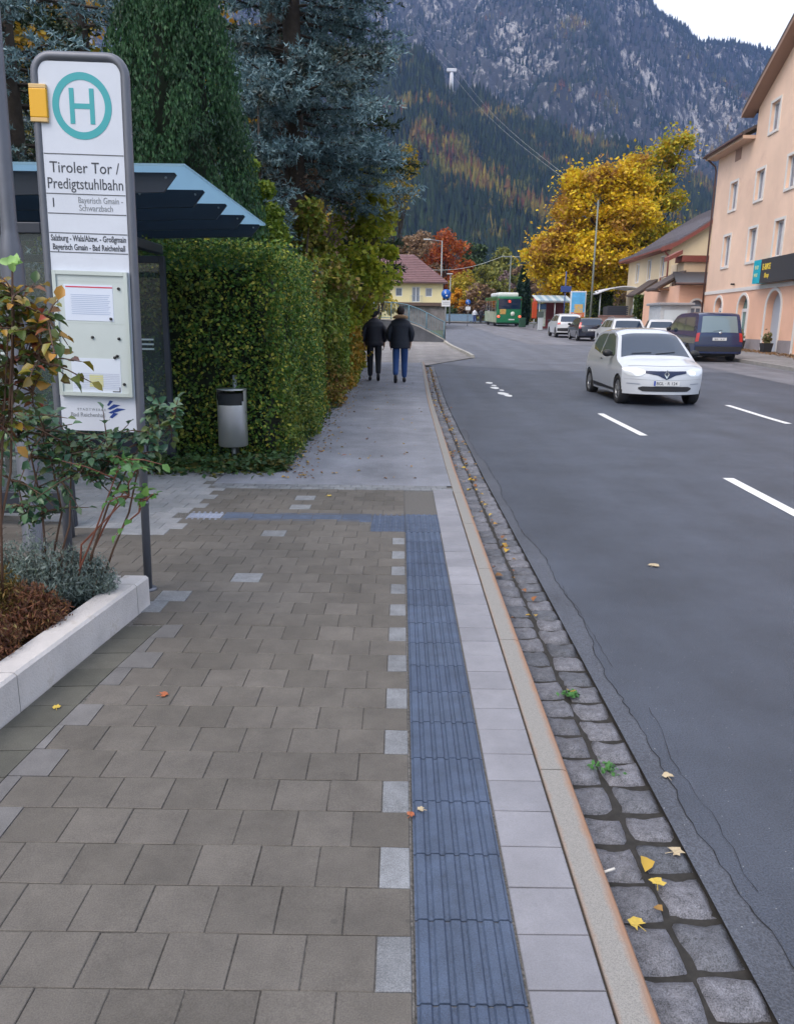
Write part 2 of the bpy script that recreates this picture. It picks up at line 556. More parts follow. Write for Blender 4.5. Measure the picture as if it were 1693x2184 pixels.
def island_mat(name, c1, c2, rough=.75, grain=.12, nscale=7, bump=.15):
    m, n, b = _mat(name)
    N, L = n.nodes, n.links
    gm = N.new('ShaderNodeNewGeometry')
    r = N.new('ShaderNodeValToRGB')
    r.color_ramp.elements[0].color = (*c1, 1); r.color_ramp.elements[1].color = (*c2, 1)
    L.new(gm.outputs['Random Per Island'], r.inputs[0])
    tc = N.new('ShaderNodeTexCoord')
    no = N.new('ShaderNodeTexNoise'); no.inputs['Scale'].default_value = nscale; no.inputs['Detail'].default_value = 9; no.inputs['Roughness'].default_value = .75
    n2 = N.new('ShaderNodeTexNoise'); n2.inputs['Scale'].default_value = 260; n2.inputs['Detail'].default_value = 2
    L.new(tc.outputs['Object'], no.inputs['Vector']); L.new(tc.outputs['Object'], n2.inputs['Vector'])
    ad = N.new('ShaderNodeMath'); ad.operation = 'ADD'
    L.new(no.outputs['Fac'], ad.inputs[0]); L.new(n2.outputs['Fac'], ad.inputs[1])
    mr = N.new('ShaderNodeMapRange'); mr.inputs['From Min'].default_value = .7; mr.inputs['From Max'].default_value = 1.3
    mr.inputs['To Min'].default_value = 1 - grain * 1.6; mr.inputs['To Max'].default_value = 1 + grain * 1.6
    L.new(ad.outputs[0], mr.inputs['Value'])
    n3 = N.new('ShaderNodeTexNoise'); n3.inputs['Scale'].default_value = 1.3; n3.inputs['Detail'].default_value = 7; n3.inputs['Roughness'].default_value = .7
    L.new(tc.outputs['Object'], n3.inputs['Vector'])
    m3 = N.new('ShaderNodeMapRange'); m3.inputs['From Min'].default_value = .3; m3.inputs['From Max'].default_value = .7
    m3.inputs['To Min'].default_value = .80; m3.inputs['To Max'].default_value = 1.22
    L.new(n3.outputs['Fac'], m3.inputs['Value'])
    mm_ = N.new('ShaderNodeMath'); mm_.operation = 'MULTIPLY'; L.new(mr.outputs[0], mm_.inputs[0]); L.new(m3.outputs[0], mm_.inputs[1])
    vm = N.new('ShaderNodeVectorMath'); vm.operation = 'SCALE'
    L.new(r.outputs[0], vm.inputs[0]); L.new(mm_.outputs[0], vm.inputs['Scale'])
    # small spots: gum, splashes, grit
    sv = N.new('ShaderNodeTexVoronoi'); sv.inputs['Scale'].default_value = 9
    L.new(tc.outputs['Object'], sv.inputs['Vector'])
    s1 = N.new('ShaderNodeMath'); s1.operation = 'LESS_THAN'; s1.inputs[1].default_value = .085; L.new(sv.outputs['Distance'], s1.inputs[0])
    ss = N.new('ShaderNodeSeparateColor'); L.new(sv.outputs['Color'], ss.inputs[0])
    s2 = N.new('ShaderNodeMath'); s2.operation = 'GREATER_THAN'; s2.inputs[1].default_value = .86; L.new(ss.outputs[1], s2.inputs[0])
    s3 = N.new('ShaderNodeMath'); s3.operation = 'MULTIPLY'; L.new(s1.outputs[0], s3.inputs[0]); L.new(s2.outputs[0], s3.inputs[1])
    s4 = N.new('ShaderNodeMath'); s4.operation = 'MULTIPLY'; s4.inputs[1].default_value = .45; L.new(s3.outputs[0], s4.inputs[0])
    sm = N.new('ShaderNodeMix'); sm.data_type = 'RGBA'; L.new(s4.outputs[0], sm.inputs[0]); L.new(vm.outputs[0], sm.inputs[6]); sm.inputs[7].default_value = (.045, .043, .04, 1)
    L.new(sm.outputs[2], b.inputs['Base Color'])
    b.inputs['Roughness'].default_value = rough
    bp = N.new('ShaderNodeBump'); bp.inputs['Strength'].default_value = bump; bp.inputs['Distance'].default_value = .004
    L.new(n2.outputs['Fac'], bp.inputs['Height']); L.new(bp.outputs[0], b.inputs['Normal'])
    return m


def slabtop(mb, x0, x1, y0, y1, z=0.0, gap=.0013, ch=.0022, th=.03, ang=0.0):
    """one paving slab: chamfered top"""
    x0 += gap; x1 -= gap; y0 += gap; y1 -= gap
    if x1 - x0 < .012 or y1 - y0 < .012: return
    t = random.uniform(-.0009, .0009); u = random.uniform(-.0009, .0009); z += random.uniform(-.001, .001)
    P = [(x0, y0), (x1, y0), (x1, y1), (x0, y1)]
    I = [(x0 + ch, y0 + ch), (x1 - ch, y0 + ch), (x1 - ch, y1 - ch), (x0 + ch, y1 - ch)]
    tz = [-t - u, t - u, t + u, -t + u]
    vs = [(x, y, z - th) for x, y in P] + [(x, y, z - ch + tz[i]) for i, (x, y) in enumerate(P)] + [(x, y, z + tz[i]) for i, (x, y) in enumerate(I)]
    fs = [(8, 9, 10, 11)]
    for k in range(4):
        j = (k + 1) % 4
        fs += [(k, j, 4 + j, 4 + k), (4 + k, 4 + j, 8 + j, 8 + k)]
    mb.add(vs, fs)


dark, light, green, pale, clip = MB(), MB(), MB(), MB(), MB()
dline = interp([-1, 0, 2.23, 3.0, 3.45, 3.62], [-1.47, -1.42, -1.30, -1.245, -1.195, -1.17])
y = -.4
while y < 3.58:        # border course laid along the wall
    e_ = min(y + .167, 3.6); g_ = .002
    w0, w1 = -1.33 - (3.9 - y) * .109, -1.33 - (3.9 - e_) * .109
    q_ = [(w0 + .004, y + g_ - .012), (dline(y) - g_, y + g_), (dline(e_) - g_, e_ - g_), (w1 + .004, e_ - g_ - .012)]
    zz_ = random.uniform(-.001, .0008)
    green.add([(a, b_, zz_ - .03) for a, b_ in q_] + [(a, b_, zz_) for a, b_ in q_], [(4, 5, 6, 7), (0, 1, 5, 4), (1, 2, 6, 5), (2, 3, 7, 6), (3, 0, 4, 7)])
    y += .167
RW = .1672
nrow = int((6.95 + .8) / RW)
LIGHTSPOTS = [(-.845, 5.45), (-.97, 4.42), (-1.28, 4.1), (-1.35, 3.93), (-1.39, 3.78), (-1.62, 2.36), (-1.5, 2.36), (-.78, 6.5), (-.78, 6.16)]
for j in range(-5, 42):
    y0 = 6.963 - (41 - j) * RW
    y1 = min(y0 + RW, 6.915)
    half = (j % 2 == 0)
    xr = .045
    i = 0
    while xr > -6.5:
        wd = .086 if (half and i == 0) else .172
        x1, x0 = xr, xr - wd
        xr = x0
        i += 1
        cx, cy = (x0 + x1) / 2, (y0 + y1) / 2
        if -.2 < cy < 3.60:
            d0, d1 = dline(y0), dline(y1)
            if x1 < max(d0, d1) + .012: continue
            if x0 < max(d0, d1):
                g_ = .002; zz_ = random.uniform(-.0008, .0008)
                a0_, a1_ = max(x0, d0) + g_, max(x0, d1) + g_
                q_ = [(a0_, y0 + g_), (x1 - g_, y0 + g_), (x1 - g_, y1 - g_), (a1_, y1 - g_)]
                clip.add([(a, b_, zz_ - .03) for a, b_ in q_] + [(a, b_, zz_) for a, b_ in q_], [(4, 5, 6, 7), (0, 1, 5, 4), (1, 2, 6, 5), (2, 3, 7, 6), (3, 0, 4, 7)])
                continue
        # planter stands here
        if cx < -1.33 - (3.9 - cy) * .109 - .02 and .2 < cy < 3.88: continue
        # tactile plates
        if 5.46 < cy < 6.02 and x1 > -.21: continue
        if cy > 5.73 and cy < 6.01 and x1 > -1.66: continue
        diag = -1.33 - (3.9 - cy) * .109
        if half and i == 1 and cy < 5.4:
            t_ = light
        elif any(abs(cx - a) < .09 and abs(cy - b_) < .085 for a, b_ in LIGHTSPOTS):
            t_ = light
        elif cx < -1.62 and cy > 5.2 - (cx + 1.6) * .4 and cy > 5.25:
            t_ = pale
        elif cx < -1.6 and cy > 6.1:
            t_ = pale
        else:
            t_ = dark
        slabtop(t_, x0, x1, y0, y1)
for j in range(9):       # pale slabs running on behind the shelter front
    y0 = 6.918 + j * RW
    x1 = -1.76 - (.086 if j % 2 else 0)
    while x1 > -5.5:
        slabtop(pale, x1 - .172, x1, y0, y0 + RW); x1 -= .172
# row of small setts where paving meets asphalt
x = -1.7
while x < .49:
    slabtop(light, x, x + .1, 6.92, 7.02); slabtop(light, x - .05, x + .05, 7.02, 7.12)
    x += .1
M_PAVE = island_mat('brown_grey_concrete_slab', (.086, .078, .069), (.112, .102, .092), grain=.2)
tag(dark.build('slab_paving', M_PAVE), kind='structure')
tag(light.build('light_slabs', island_mat('light_concrete_slab', (.14, .148, .162), (.195, .205, .222), nscale=12, grain=.3)), kind='structure')
tag(green.build('edge_slabs', island_mat('mossy_concrete_slab', (.066, .066, .056), (.09, .088, .076), grain=.2)), kind='structure')
tag(pale.build('pale_slabs', island_mat('pale_concrete_slab', (.19, .2, .215), (.24, .245, .26), grain=.18)), kind='structure')
tag(clip.build('cut_slabs', island_mat('cut_concrete_slab', (.105, .102, .104), (.135, .132, .134), grain=.2)), kind='structure')
# pale plates between tactile strip and kerb
m = MB()
y = -.55
k = 0
while y < 6.9:
    slabtop(m, .309, .491, y, y + .1672, gap=.0022)
    y += .1672
tag(m.build('kerbside_slabs', island_mat('pinkish_grey_slab', (.195, .197, .222), (.235, .235, .262), grain=.09)), kind='structure')

# tactile paving: ribbed plates, and studded plates
m = MB()
TW = .2525


def ribs(mb, x0, x1, y0, y1, n, along='y'):
    gap = .0028
    x0 += gap; x1 -= gap; y0 += gap; y1 -= gap
    zb = -.0058
    prof = []
    W = (x1 - x0) if along == 'y' else (y1 - y0)
    p = W / n
    prof.append((0, -.03)); prof.append((0, zb))
    for i in range(n):
        a = i * p
        prof += [(a + p * .12, zb), (a + p * .24, .0005), (a + p * .76, .0005), (a + p * .88, zb)]
    prof.append((W, zb)); prof.append((W, -.03))
    L_, R_ = [], []
    for a, z in prof:
        if along == 'y': L_.append((x0 + a, y0, z)); R_.append((x0 + a, y1, z))
        else: L_.append((x0, y0 + a, z)); R_.append((x1, y0 + a, z))
    nn = len(prof)
    fs = [(i, i + 1, nn + i + 1, nn + i) for i in range(nn - 1)]
    fs += [tuple(range(nn)), tuple(range(nn, 2 * nn))]
    mb.add(L_ + R_, fs)


y = 5.455
while y > -.6:
    ribs(m, .052, .307, y - TW, y, 6)
    y -= TW
for k in range(5):
    ribs(m, -1.38 + k * .234, -1.38 + (k + 1) * .234, 5.735, 6.0, 6, 'x')


def studs(mb, x0, x1, y0, y1, n=6):
    mb.box(x0 + .002, x1 - .002, y0 + .002, y1 - .002, -.03, -.004)
    dx, dy = (x1 - x0) / n, (y1 - y0) / n
    for i in range(n):
        for j in range(n):
            cx, cy = x0 + (i + .5) * dx, y0 + (j + .5) * dy
            r0, r1 = .0155, .009
            vs = [(cx + r * math.cos(a * PI / 4), cy + r * math.sin(a * PI / 4), z) for r, z in ((r0, -.004), (r1, .003)) for a in range(8)]
            mb.add(vs, [(a, (a + 1) % 8, 8 + (a + 1) % 8, 8 + a) for a in range(8)] + [tuple(range(8, 16))])


for i in range(2):
    for j in range(2):
        studs(m, -.21 + i * .262, -.21 + (i + 1) * .262, 5.463 + j * .27, 5.463 + (j + 1) * .27)
M_TACT = island_mat('blue_grey_tactile_concrete', (.044, .064, .110), (.058, .082, .134), grain=.28, rough=.6, nscale=9)
tag(m.build('tactile_paving', M_TACT), kind='structure')
m = MB(); studs(m, -1.66, -1.39, 5.735, 6.0, 6)
tag(m.build('light_tactile_plate', island_mat('light_blue_tactile', (.22, .25, .33), (.24, .27, .35))), kind='structure')

# kerb stones
m = MB()
y = -1.0
stones = []
while y < 26:
    stones.append((y, y + 1.12)); y += 1.12
for a, b_ in stones:
    a += .003; b_ -= .003
    for q, (ya, yb) in enumerate([(a, a + .37), (a + .37, a + .74), (a + .74, b_)]):
        pa, pb = [], []
        for yy, L_ in ((ya, pa), (yb, pb)):
            xo, xi = kerb_out(yy), kerb_in(yy)
            z = R(yy) + .1
            L_ += [(xi + .003, yy, z - .3), (xi + .003, yy, z - .002), (xi + .006, yy, z + .001), (xo - .022, yy, z + .001), (xo - .008, yy, z - .004), (xo, yy, z - .016), (xo + .012, yy, z - .3)]
        m.loft([pa, pb], closed=True, cap=(True))
mk, n, b = _mat('granite_kerb')
N, L = n.nodes, n.links
tc = N.new('ShaderNodeTexCoord'); sx = N.new('ShaderNodeSeparateXYZ'); L.new(tc.outputs['Object'], sx.inputs[0])
no = N.new('ShaderNodeTexNoise'); no.inputs['Scale'].default_value = 330; no.inputs['Detail'].default_value = 6; L.new(tc.outputs['Object'], no.inputs['Vector'])
rr = N.new('ShaderNodeValToRGB'); rr.color_ramp.elements[0].position = .3; rr.color_ramp.elements[0].color = (.16, .155, .15, 1)
rr.color_ramp.elements[1].position = .6; rr.color_ramp.elements[1].color = (.27, .26, .245, 1); L.new(no.outputs['Fac'], rr.inputs[0])
n2 = N.new('ShaderNodeTexNoise'); n2.inputs['Scale'].default_value = 9; n2.inputs['Detail'].default_value = 8; n2.inputs['Roughness'].default_value = .75; L.new(tc.outputs['Object'], n2.inputs['Vector'])
# rust runs along both edges of the kerb
dr = N.new('ShaderNodeMapRange'); dr.inputs['From Min'].default_value = 8; dr.inputs['From Max'].default_value = 26; dr.inputs['To Max'].default_value = .19
L.new(sx.outputs[1], dr.inputs['Value'])
sbx = N.new('ShaderNodeMath'); sbx.operation = 'SUBTRACT'; L.new(sx.outputs[0], sbx.inputs[0]); L.new(dr.outputs[0], sbx.inputs[1])
mr = N.new('ShaderNodeMapRange'); mr.inputs['From Min'].default_value = .555; mr.inputs['From Max'].default_value = .592; L.new(sbx.outputs[0], mr.inputs['Value'])
m3 = N.new('ShaderNodeMapRange'); m3.inputs['From Min'].default_value = .512; m3.inputs['From Max'].default_value = .493; m3.inputs['To Max'].default_value = .45; L.new(sbx.outputs[0], m3.inputs['Value'])
fd = N.new('ShaderNodeMapRange'); fd.inputs['From Min'].default_value = .592; fd.inputs['From Max'].default_value = .600; fd.inputs['To Min'].default_value = 1; fd.inputs['To Max'].default_value = .15
L.new(sbx.outputs[0], fd.inputs['Value'])
mf = N.new('ShaderNodeMath'); mf.operation = 'MULTIPLY'; L.new(mr.outputs[0], mf.inputs[0]); L.new(fd.outputs[0], mf.inputs[1])
ad = N.new('ShaderNodeMath'); ad.operation = 'ADD'; L.new(mf.outputs[0], ad.inputs[0]); L.new(m3.outputs[0], ad.inputs[1])
a2 = N.new('ShaderNodeMath'); a2.operation = 'ADD'; L.new(ad.outputs[0], a2.inputs[0]); L.new(n2.outputs['Fac'], a2.inputs[1])
m4 = N.new('ShaderNodeMapRange'); m4.inputs['From Min'].default_value = .62; m4.inputs['From Max'].default_value = 1.35; m4.inputs['To Max'].default_value = .95; L.new(a2.outputs[0], m4.inputs['Value'])
mx = N.new('ShaderNodeMix'); mx.data_type = 'RGBA'; L.new(m4.outputs[0], mx.inputs[0]); L.new(rr.outputs[0], mx.inputs[6]); mx.inputs[7].default_value = (.31, .165, .095, 1)
L.new(mx.outputs[2], b.inputs['Base Color']); b.inputs['Roughness'].default_value = .8
tag(m.build('kerb', mk), kind='structure')

# gutter: two rows of worn setts on dark bedding
m = MB(); strip(m, lambda y: kerb_out(y) - .02, lambda y: gut_out(y) + .012, -.018, -1, 26.3, 2)
tag(m.build('gutter_bed', mat('dark_wet_earth', (.022, .02, .018), .9, var=.5, vscale=40)), kind='structure')
cob = MB(); cob.smooth = True


def sett(mb, cx, cy, wx, wy, z):
    n = 8
    vs, fs = [], []
    rot = random.uniform(-.05, .05)
    kx, ky = random.uniform(-.06, .06), random.uniform(-.06, .06)
    ph = random.uniform(0, 9)
    for i in range(n + 1):
        for j in range(n + 1):
            u, v = [max(-1, min(1, (-1 + 2 * q / n) * (1.18 if 0 < q < n else 1))) for q in (i, j)]
            # rounded square
            uu = u * math.sqrt(1 - .13 * v * v); vv = v * math.sqrt(1 - .13 * u * u)
            x = uu * wx / 2 * (1 + kx * v); y_ = vv * wy / 2 * (1 + ky * u)
            e = max(abs(u), abs(v))
            zz = z - .026 * (max(0, e - .6) / .4) ** 2.2 + .007 * math.sin(3 * u + ph) * math.cos(2.4 * v + ph) + random.uniform(-.002, .002)
            if e > .99: zz = z - .03
            vs.append((cx + x * math.cos(rot) - y_ * math.sin(rot), cy + x * math.sin(rot) + y_ * math.cos(rot), zz))
    for i in range(n):
        for j in range(n):
            fs.append((i * (n + 1) + j, (i + 1) * (n + 1) + j, (i + 1) * (n + 1) + j + 1, i * (n + 1) + j + 1))
    mb.add(vs, fs)


for row in range(2):
    y = .1 + row * .07
    while y < 26:
        ln = random.uniform(.145, .182)
        x = kerb_out(y) + (.083 if row == 0 else .240) + random.uniform(-.004, .004)
        sett(cob, x, y + ln / 2, .155 + random.uniform(-.008, .004), ln - random.uniform(.004, .013), R(y) + .004 - random.uniform(0, .009))
        y += ln
tag(cob.build('cobbled_gutter', island_mat('worn_granite_setts', (.075, .08, .095), (.145, .145, .165), grain=.5, nscale=30, rough=.5, bump=.9)), kind='structure')
# asphalt edge strip with cracks beside the gutter
m = MB()


def crack(x0, y0, y1, amp, wd, seed):
    rd = random.Random(seed)
    y = y0; x = x0; pts = []
    while y < y1:
        pts.append((x, y, wd * rd.uniform(.4, 1.3)))
        y += rd.uniform(.03, .07) * (1 + y * .05); x += rd.uniform(-amp, amp) + (x0 + .02 * math.sin(y) - x) * .2 + (kerb_out(y) - kerb_out(y0)) * .0
    vs, fs = [], []
    for i, (x, y, q) in enumerate(pts):
        z = R(y) + .004
        dx = kerb_out(y) - .595
        vs += [(x - q + dx, y, z), (x + q + dx, y, z)]
        if i: fs.append((2 * i - 2, 2 * i - 1, 2 * i + 1, 2 * i))
    m.add(vs, fs)


m2_ = MB()
rd = random.Random(5)
y = .9; pts = []
while y < 12:
    pts.append((1.0 + .022 * math.sin(y * 1.7) + .012 * math.sin(y * 5.1) + rd.uniform(-.009, .009), y)); y += rd.uniform(.02, .05) * (1 + y * .1)
for (p, q) in zip(pts[:-1], pts[1:]):
    m2_.add([(gut_out(p[1]) - .010, p[1], R(p[1]) + .0035), (p[0], p[1], R(p[1]) + .0035), (q[0], q[1], R(q[1]) + .0035), (gut_out(q[1]) - .010, q[1], R(q[1]) + .0035)], [(0, 1, 2, 3)])
    w0 = rd.uniform(.001, .0026)
    m.add([(p[0] - w0, p[1], R(p[1]) + .0065), (p[0] + w0, p[1], R(p[1]) + .0065), (q[0] + w0, q[1], R(q[1]) + .0065), (q[0] - w0, q[1], R(q[1]) + .0065)], [(0, 1, 2, 3)])
tag(m2_.build('asphalt_edge_patch', asphalt('edge_patch_asphalt', (.072, .080, .102), (.32, .33, .34), .75)), kind='structure')
crack(1.05, 1.9, 3.0, .016, .0010, 2); crack(1.03, 3.4, 4.6, .014, .0010, 6)
tag(m.build('asphalt_cracks', mat('crack_near_black', (.012, .013, .016), .95)), kind='structure')  # near-black ribbons laid on the asphalt as cracks

# painted dashes
m = MB()
for (xa, ya, xb, yb) in [(3.42, 5.2, 3.56, 8.2), (3.66, 11.5, 3.74, 14.4), (6.66, 13.2, 6.80, 16.1), (6.6, 7.2, 6.66, 10.2), (6.95, 19.2, 7.1, 22.1)]:
    hw = .06
    n_ = 6
    for i in range(n_):
        t0, t1 = i / n_, (i + 1) / n_
        p = [(xa + (xb - xa) * t, ya + (yb - ya) * t) for t in (t0, t1)]
        m.add([(p[0][0] - hw, p[0][1], R(p[0][1]) + .005), (p[0][0] + hw, p[0][1], R(p[0][1]) + .005), (p[1][0] + hw, p[1][1], R(p[1][1]) + .005), (p[1][0] - hw, p[1][1], R(p[1][1]) + .005)], [(0, 1, 2, 3)])
for (cx, cy, r) in [(2.44, 17.55, .11), (2.38, 18.0, .13), (2.45, 18.75, .07), (2.34, 19.3, .12), (2.40, 19.9, .07), (2.36, 20.6, .1)]:
    n_ = 11
    m.add([(cx + r * random.uniform(.7, 1.2) * math.cos(2 * PI * k / n_), cy + 2.4 * r * random.uniform(.7, 1.15) * math.sin(2 * PI * k / n_), R(cy + 2.4 * r * math.sin(2 * PI * k / n_)) + .006) for k in range(n_)], [tuple(range(n_))])
tag(m.build('lane_markings', mat('road_paint', (.72, .72, .72), .6, var=.12, vscale=30, stain=(.3, .3, .32), sscale=14, sth=.62)), kind='structure')
# ================================================================= planter wall
def pl(y): return -1.33 - (3.9 - y) * .109
m = MB()
for a, b_ in [(3.76, 3.9), (2.72, 3.755), (1.7, 2.715), (.7, 1.695)]:
    z1 = .162
    ra, rb = [], []
    for yy, L_ in ((a, ra), (b_, rb)):
        xo = pl(yy); xi = xo - .135
        for (x, z) in [(xi, -.05), (xi, z1 - .01), (xi + .01, z1), (xo - .012, z1), (xo, z1 - .012), (xo, -.05)]:
            L_.append((x, yy, z))
    m.loft([ra, rb])
m.box(-3.3, pl(3.83) - .139, 3.77, 3.9, -.05, .16)
t = m.build('planter_wall', mat('pale_granite_blocks', (.52, .50, .50), .75, var=.14, vscale=5, bump=.25, bscale=120, stain=(.38, .345, .31), sscale=5, sth=.58))
tag(t, 'low pale stone edging wall of the planting bed by the bus stop sign', 'planter wall')
m = MB()
nx, ny = 30, 40
vs, fs = [], []
for i in range(nx + 1):
    for j in range(ny + 1):
        yy = .7 + (3.78 - .7) * j / ny
        xo = pl(yy) - .13
        x = -3.3 + (xo + 3.3) * i / nx
        vs.append((x, yy, .075 + .025 * math.sin(x * 7 + yy * 3) * math.sin(yy * 9) + random.uniform(-.008, .012)))
for i in range(nx):
    for j in range(ny):
        fs.append((i * (ny + 1) + j, (i + 1) * (ny + 1) + j, (i + 1) * (ny + 1) + j + 1, i * (ny + 1) + j + 1))
m.add(vs, fs)
tag(m.build('soil', mat('dark_planting_soil', (.028, .02, .016), .95, var=.5, vscale=30, bump=.8, bscale=50)), kind='structure')


# ================================================================= text helper
TXT = mat('sign_black_print', (.03, .035, .05), .5)
TXTG = mat('sign_grey_print', (.22, .24, .27), .5)


def text(name, s, size, origin, mtl, parent, M, align='LEFT', sx=1.0, bold=0.0, ext=.0006):
    """text as mesh; M maps local (x right, y up, z out) into the world"""
    cu = bpy.data.curves.new(name, 'FONT')
    cu.body = s; cu.size = size; cu.align_x = align; cu.extrude = ext; cu.offset = bold
    cu.resolution_u = 3
    ob = bpy.data.objects.new(name, cu)
    COL.objects.link(ob)
    dg = bpy.context.evaluated_depsgraph_get()
    me = bpy.data.meshes.new_from_object(ob.evaluated_get(dg))
    bpy.data.objects.remove(ob)
    T = M @ Matrix.Translation(Vector(origin)) @ Matrix.Diagonal(Vector((sx, 1, 1, 1)))
    if parent is not None:
        r = parent
        while r.parent: r = r.parent
        if r.name in MTX: T = MTX[r.name].inverted() @ T
    me.transform(T)
    me.materials.clear(); me.materials.append(mtl)
    o = bpy.data.objects.new(name, me)
    COL.objects.link(o)
    o.parent = parent
    return o


# ================================================================= bus stop sign
SY = 4.13
sign = thing('bus_stop_sign', 'tall white bus stop sign with green H ring in a grey tube frame', 'bus stop sign', (-1.385, SY, 0), ry=.022)
sign.location.x = -1.431; sign.scale.x = .96
XL, XR, ZT = -1.822, -1.366, 2.716
r = .0235
m = MB()
rc = .085
pts = [(XR + .0, SY, 0), (XR, SY, 1.0), (XR, SY, ZT - rc)]
for k in range(1, 7):
    a = k / 6 * PI / 2
    pts.append((XR - rc + rc * math.cos(a), SY, ZT - rc + rc * math.sin(a)))
for k in range(0, 7):
    a = PI / 2 + k / 6 * PI / 2
    pts.append((XL + rc + rc * math.cos(a), SY, ZT - rc + rc * math.sin(a)))
pts += [(XL, SY, 1.0), (XL, SY, .0)]
m.tube(pts, r, 12)
m.tube([(XR, SY, .5), (XR, SY, .515)], .026, 12)
m.cyl(XR, SY, 0, .012, .05, n=16)
m.build('frame', METAL_GREY, sign)
bf = SY - .014        # front plane of the board
m = MB()
x0, x1 = XL + .02, XR - .02
out = [(x0, .9), (x1, .9), (x1, ZT - .075)]
for k in range(0, 6): out.append((x1 - .05 + .05 * math.cos(k / 5 * PI / 2), ZT - .075 + .05 * math.sin(k / 5 * PI / 2)))
for k in range(0, 6): out.append((x0 + .05 + .05 * math.cos(PI / 2 + k / 5 * PI / 2), ZT - .075 + .05 * math.sin(PI / 2 + k / 5 * PI / 2)))
m.slab(out, lambda a, b_, d: (a, d, b_), bf, SY + .014)
m.build('board', WHITE, sign)
m = MB()
for z in (2.276, 2.091, 1.998, 1.905, 1.812, 1.80 - .62):
    if z < 1.5: continue
    m.box(x0 + .002, x1 - .002, bf - .0012, bf + .001, z - .0022, z + .0022)
m.build('panel_joints', mat('joint_dark_grey', (.08, .085, .1), .6), sign)  # thin dark grey lines dividing the sign panels
SM = Matrix(((1, 0, 0, 0), (0, 0, -1, bf - .0008), (0, 1, 0, 0), (0, 0, 0, 1)))
TEAL = mat('teal_print', (.035, .33, .37), .45)
m = MB()
cx, cz = -1.588, 2.495
n_ = 56
vs = []
for k in range(n_):
    a = 2 * PI * k / n_
    vs += [(cx + .151 * math.cos(a), bf - .0015, cz + .151 * math.sin(a)), (cx + .117 * math.cos(a), bf - .0015, cz + .117 * math.sin(a))]
m.add(vs, [(2 * k, 2 * ((k + 1) % n_), 2 * ((k + 1) % n_) + 1, 2 * k + 1) for k in range(n_)])
for xx in (-.063, .039): m.box(cx + xx, cx + xx + .024, bf - .0016, bf - .0002, cz - .08, cz + .08)
m.box(cx - .04, cx + .04, bf - .0014, bf - .0002, cz - .012, cz + .012)
m.build('stop_symbol', TEAL, sign)
cxm = (x0 + x1) / 2
text('lettering', 'Tiroler Tor /', .074, (cxm, 2.19, 0), TXT, sign, SM, 'CENTER', .93)
text('lettering', 'Predigtstuhlbahn', .074, (cxm, 2.115, 0), TXT, sign, SM, 'CENTER', .80)
text('lettering', '1', .062, (x0 + .02, 2.028, 0), TXT, sign, SM, 'LEFT')
text('lettering', 'Bayerisch Gmain -', .042, (-1.638, 2.05, 0), TXTG, sign, SM, 'LEFT', .76)
text('lettering', 'Schwarzbach', .042, (-1.635, 2.013, 0), TXTG, sign, SM, 'LEFT', .82)
text('lettering', 'Salzburg - Wals/Abzw. - Großgmain', .041, (cxm, 1.867, 0), TXT, sign, SM, 'CENTER', .67, bold=.0006)
text('lettering', 'Bayerisch Gmain - Bad Reichenhall', .041, (cxm, 1.824, 0), TXT, sign, SM, 'CENTER', .67, bold=.0006)
# lower panel: grey writing and blue brush mark
text('lettering', 'S T A D T W E R K E', .018, (-1.71, 1.008, 0), TXTG, sign, SM, 'LEFT', .98)
text('lettering', 'Bad Reichenhall', .032, (-1.75, .975, 0), TXTG, sign, SM, 'LEFT', .95)
m = MB()
for (a, z, l, ww) in [(-1.545, 1.04, .035, .007), (-1.545, 1.02, .075, .012), (-1.54, 1.00, .10, .012), (-1.535, .975, .05, .011)]:
    m.add([(a, bf - .0014, z), (a + ww * 1.4, bf - .0014, z - .004), (a + l, bf - .0014, z + .022), (a + l * .5, bf - .0014, z + .026)], [(0, 1, 2, 3)])
m.build('logo', mat('royal_blue_print', (.01, .04, .22), .5), sign)
# timetable case
CG = mat('pale_grey_case', (.50, .56, .56), .4, var=.04)
case = None
m = MB()
a0, a1, c0, c1 = XL + .03, XR - .026, 1.088, 1.722
m.box(a0, a1, bf - .018, bf, c0, c1)
case = m.build('timetable_case', CG, sign)
m = MB()
fr = .02
for q in ((a0, a0 + fr, c0, c1), (a1 - fr, a1, c0, c1), (a0 + fr, a1 - fr, c0, c0 + fr), (a0 + fr, a1 - fr, c1 - fr, c1)):
    m.box(q[0] + .0004, q[1] - .0004, bf - .026, bf - .018, q[2] + .0004, q[3] - .0004)
m.box(a0 + fr, a1 - fr, bf - .0188, bf - .018, 1.462, 1.465)
m.box(a0 + fr, a1 - fr, bf - .0188, bf - .018, 1.672, 1.674)
m.build('case_frame', mat('case_aluminium', (.50, .56, .55), .35, .2), case)
m = MB(); m.box(-1.735, -1.475, bf - .0195, bf - .018, 1.475, 1.655)
m.build('paper_notice', mat('notice_paper', (.62, .68, .80), .7), case)
m = MB(); m.box(-1.725, -1.475, bf - .0203, bf - .0195, 1.640, 1.646)
m.build('red_line', mat('red_print', (.55, .03, .07), .6), case)
m = MB()
for k in range(11):
    z = 1.603 - k * .0095
    m.box(-1.70 + .003 * (k % 2), -1.49 - .006 * ((k * 7) % 3), bf - .0203, bf - .0195, z, z + .0026)
m.build('small_print', mat('pale_blue_print', (.35, .43, .60), .7), case)
m = MB(); m.box(-1.72, -1.452, bf - .0195, bf - .018, 1.108, 1.285)
m.build('paper_timetable', mat('timetable_paper', (.60, .66, .76), .7), case)
m = MB(); m.box(-1.625, -1.55, bf - .0203, bf - .0195, 1.135, 1.2)
m.build('yellow_field', mat('pale_yellow_print', (.58, .58, .28), .7), case)
m = MB()
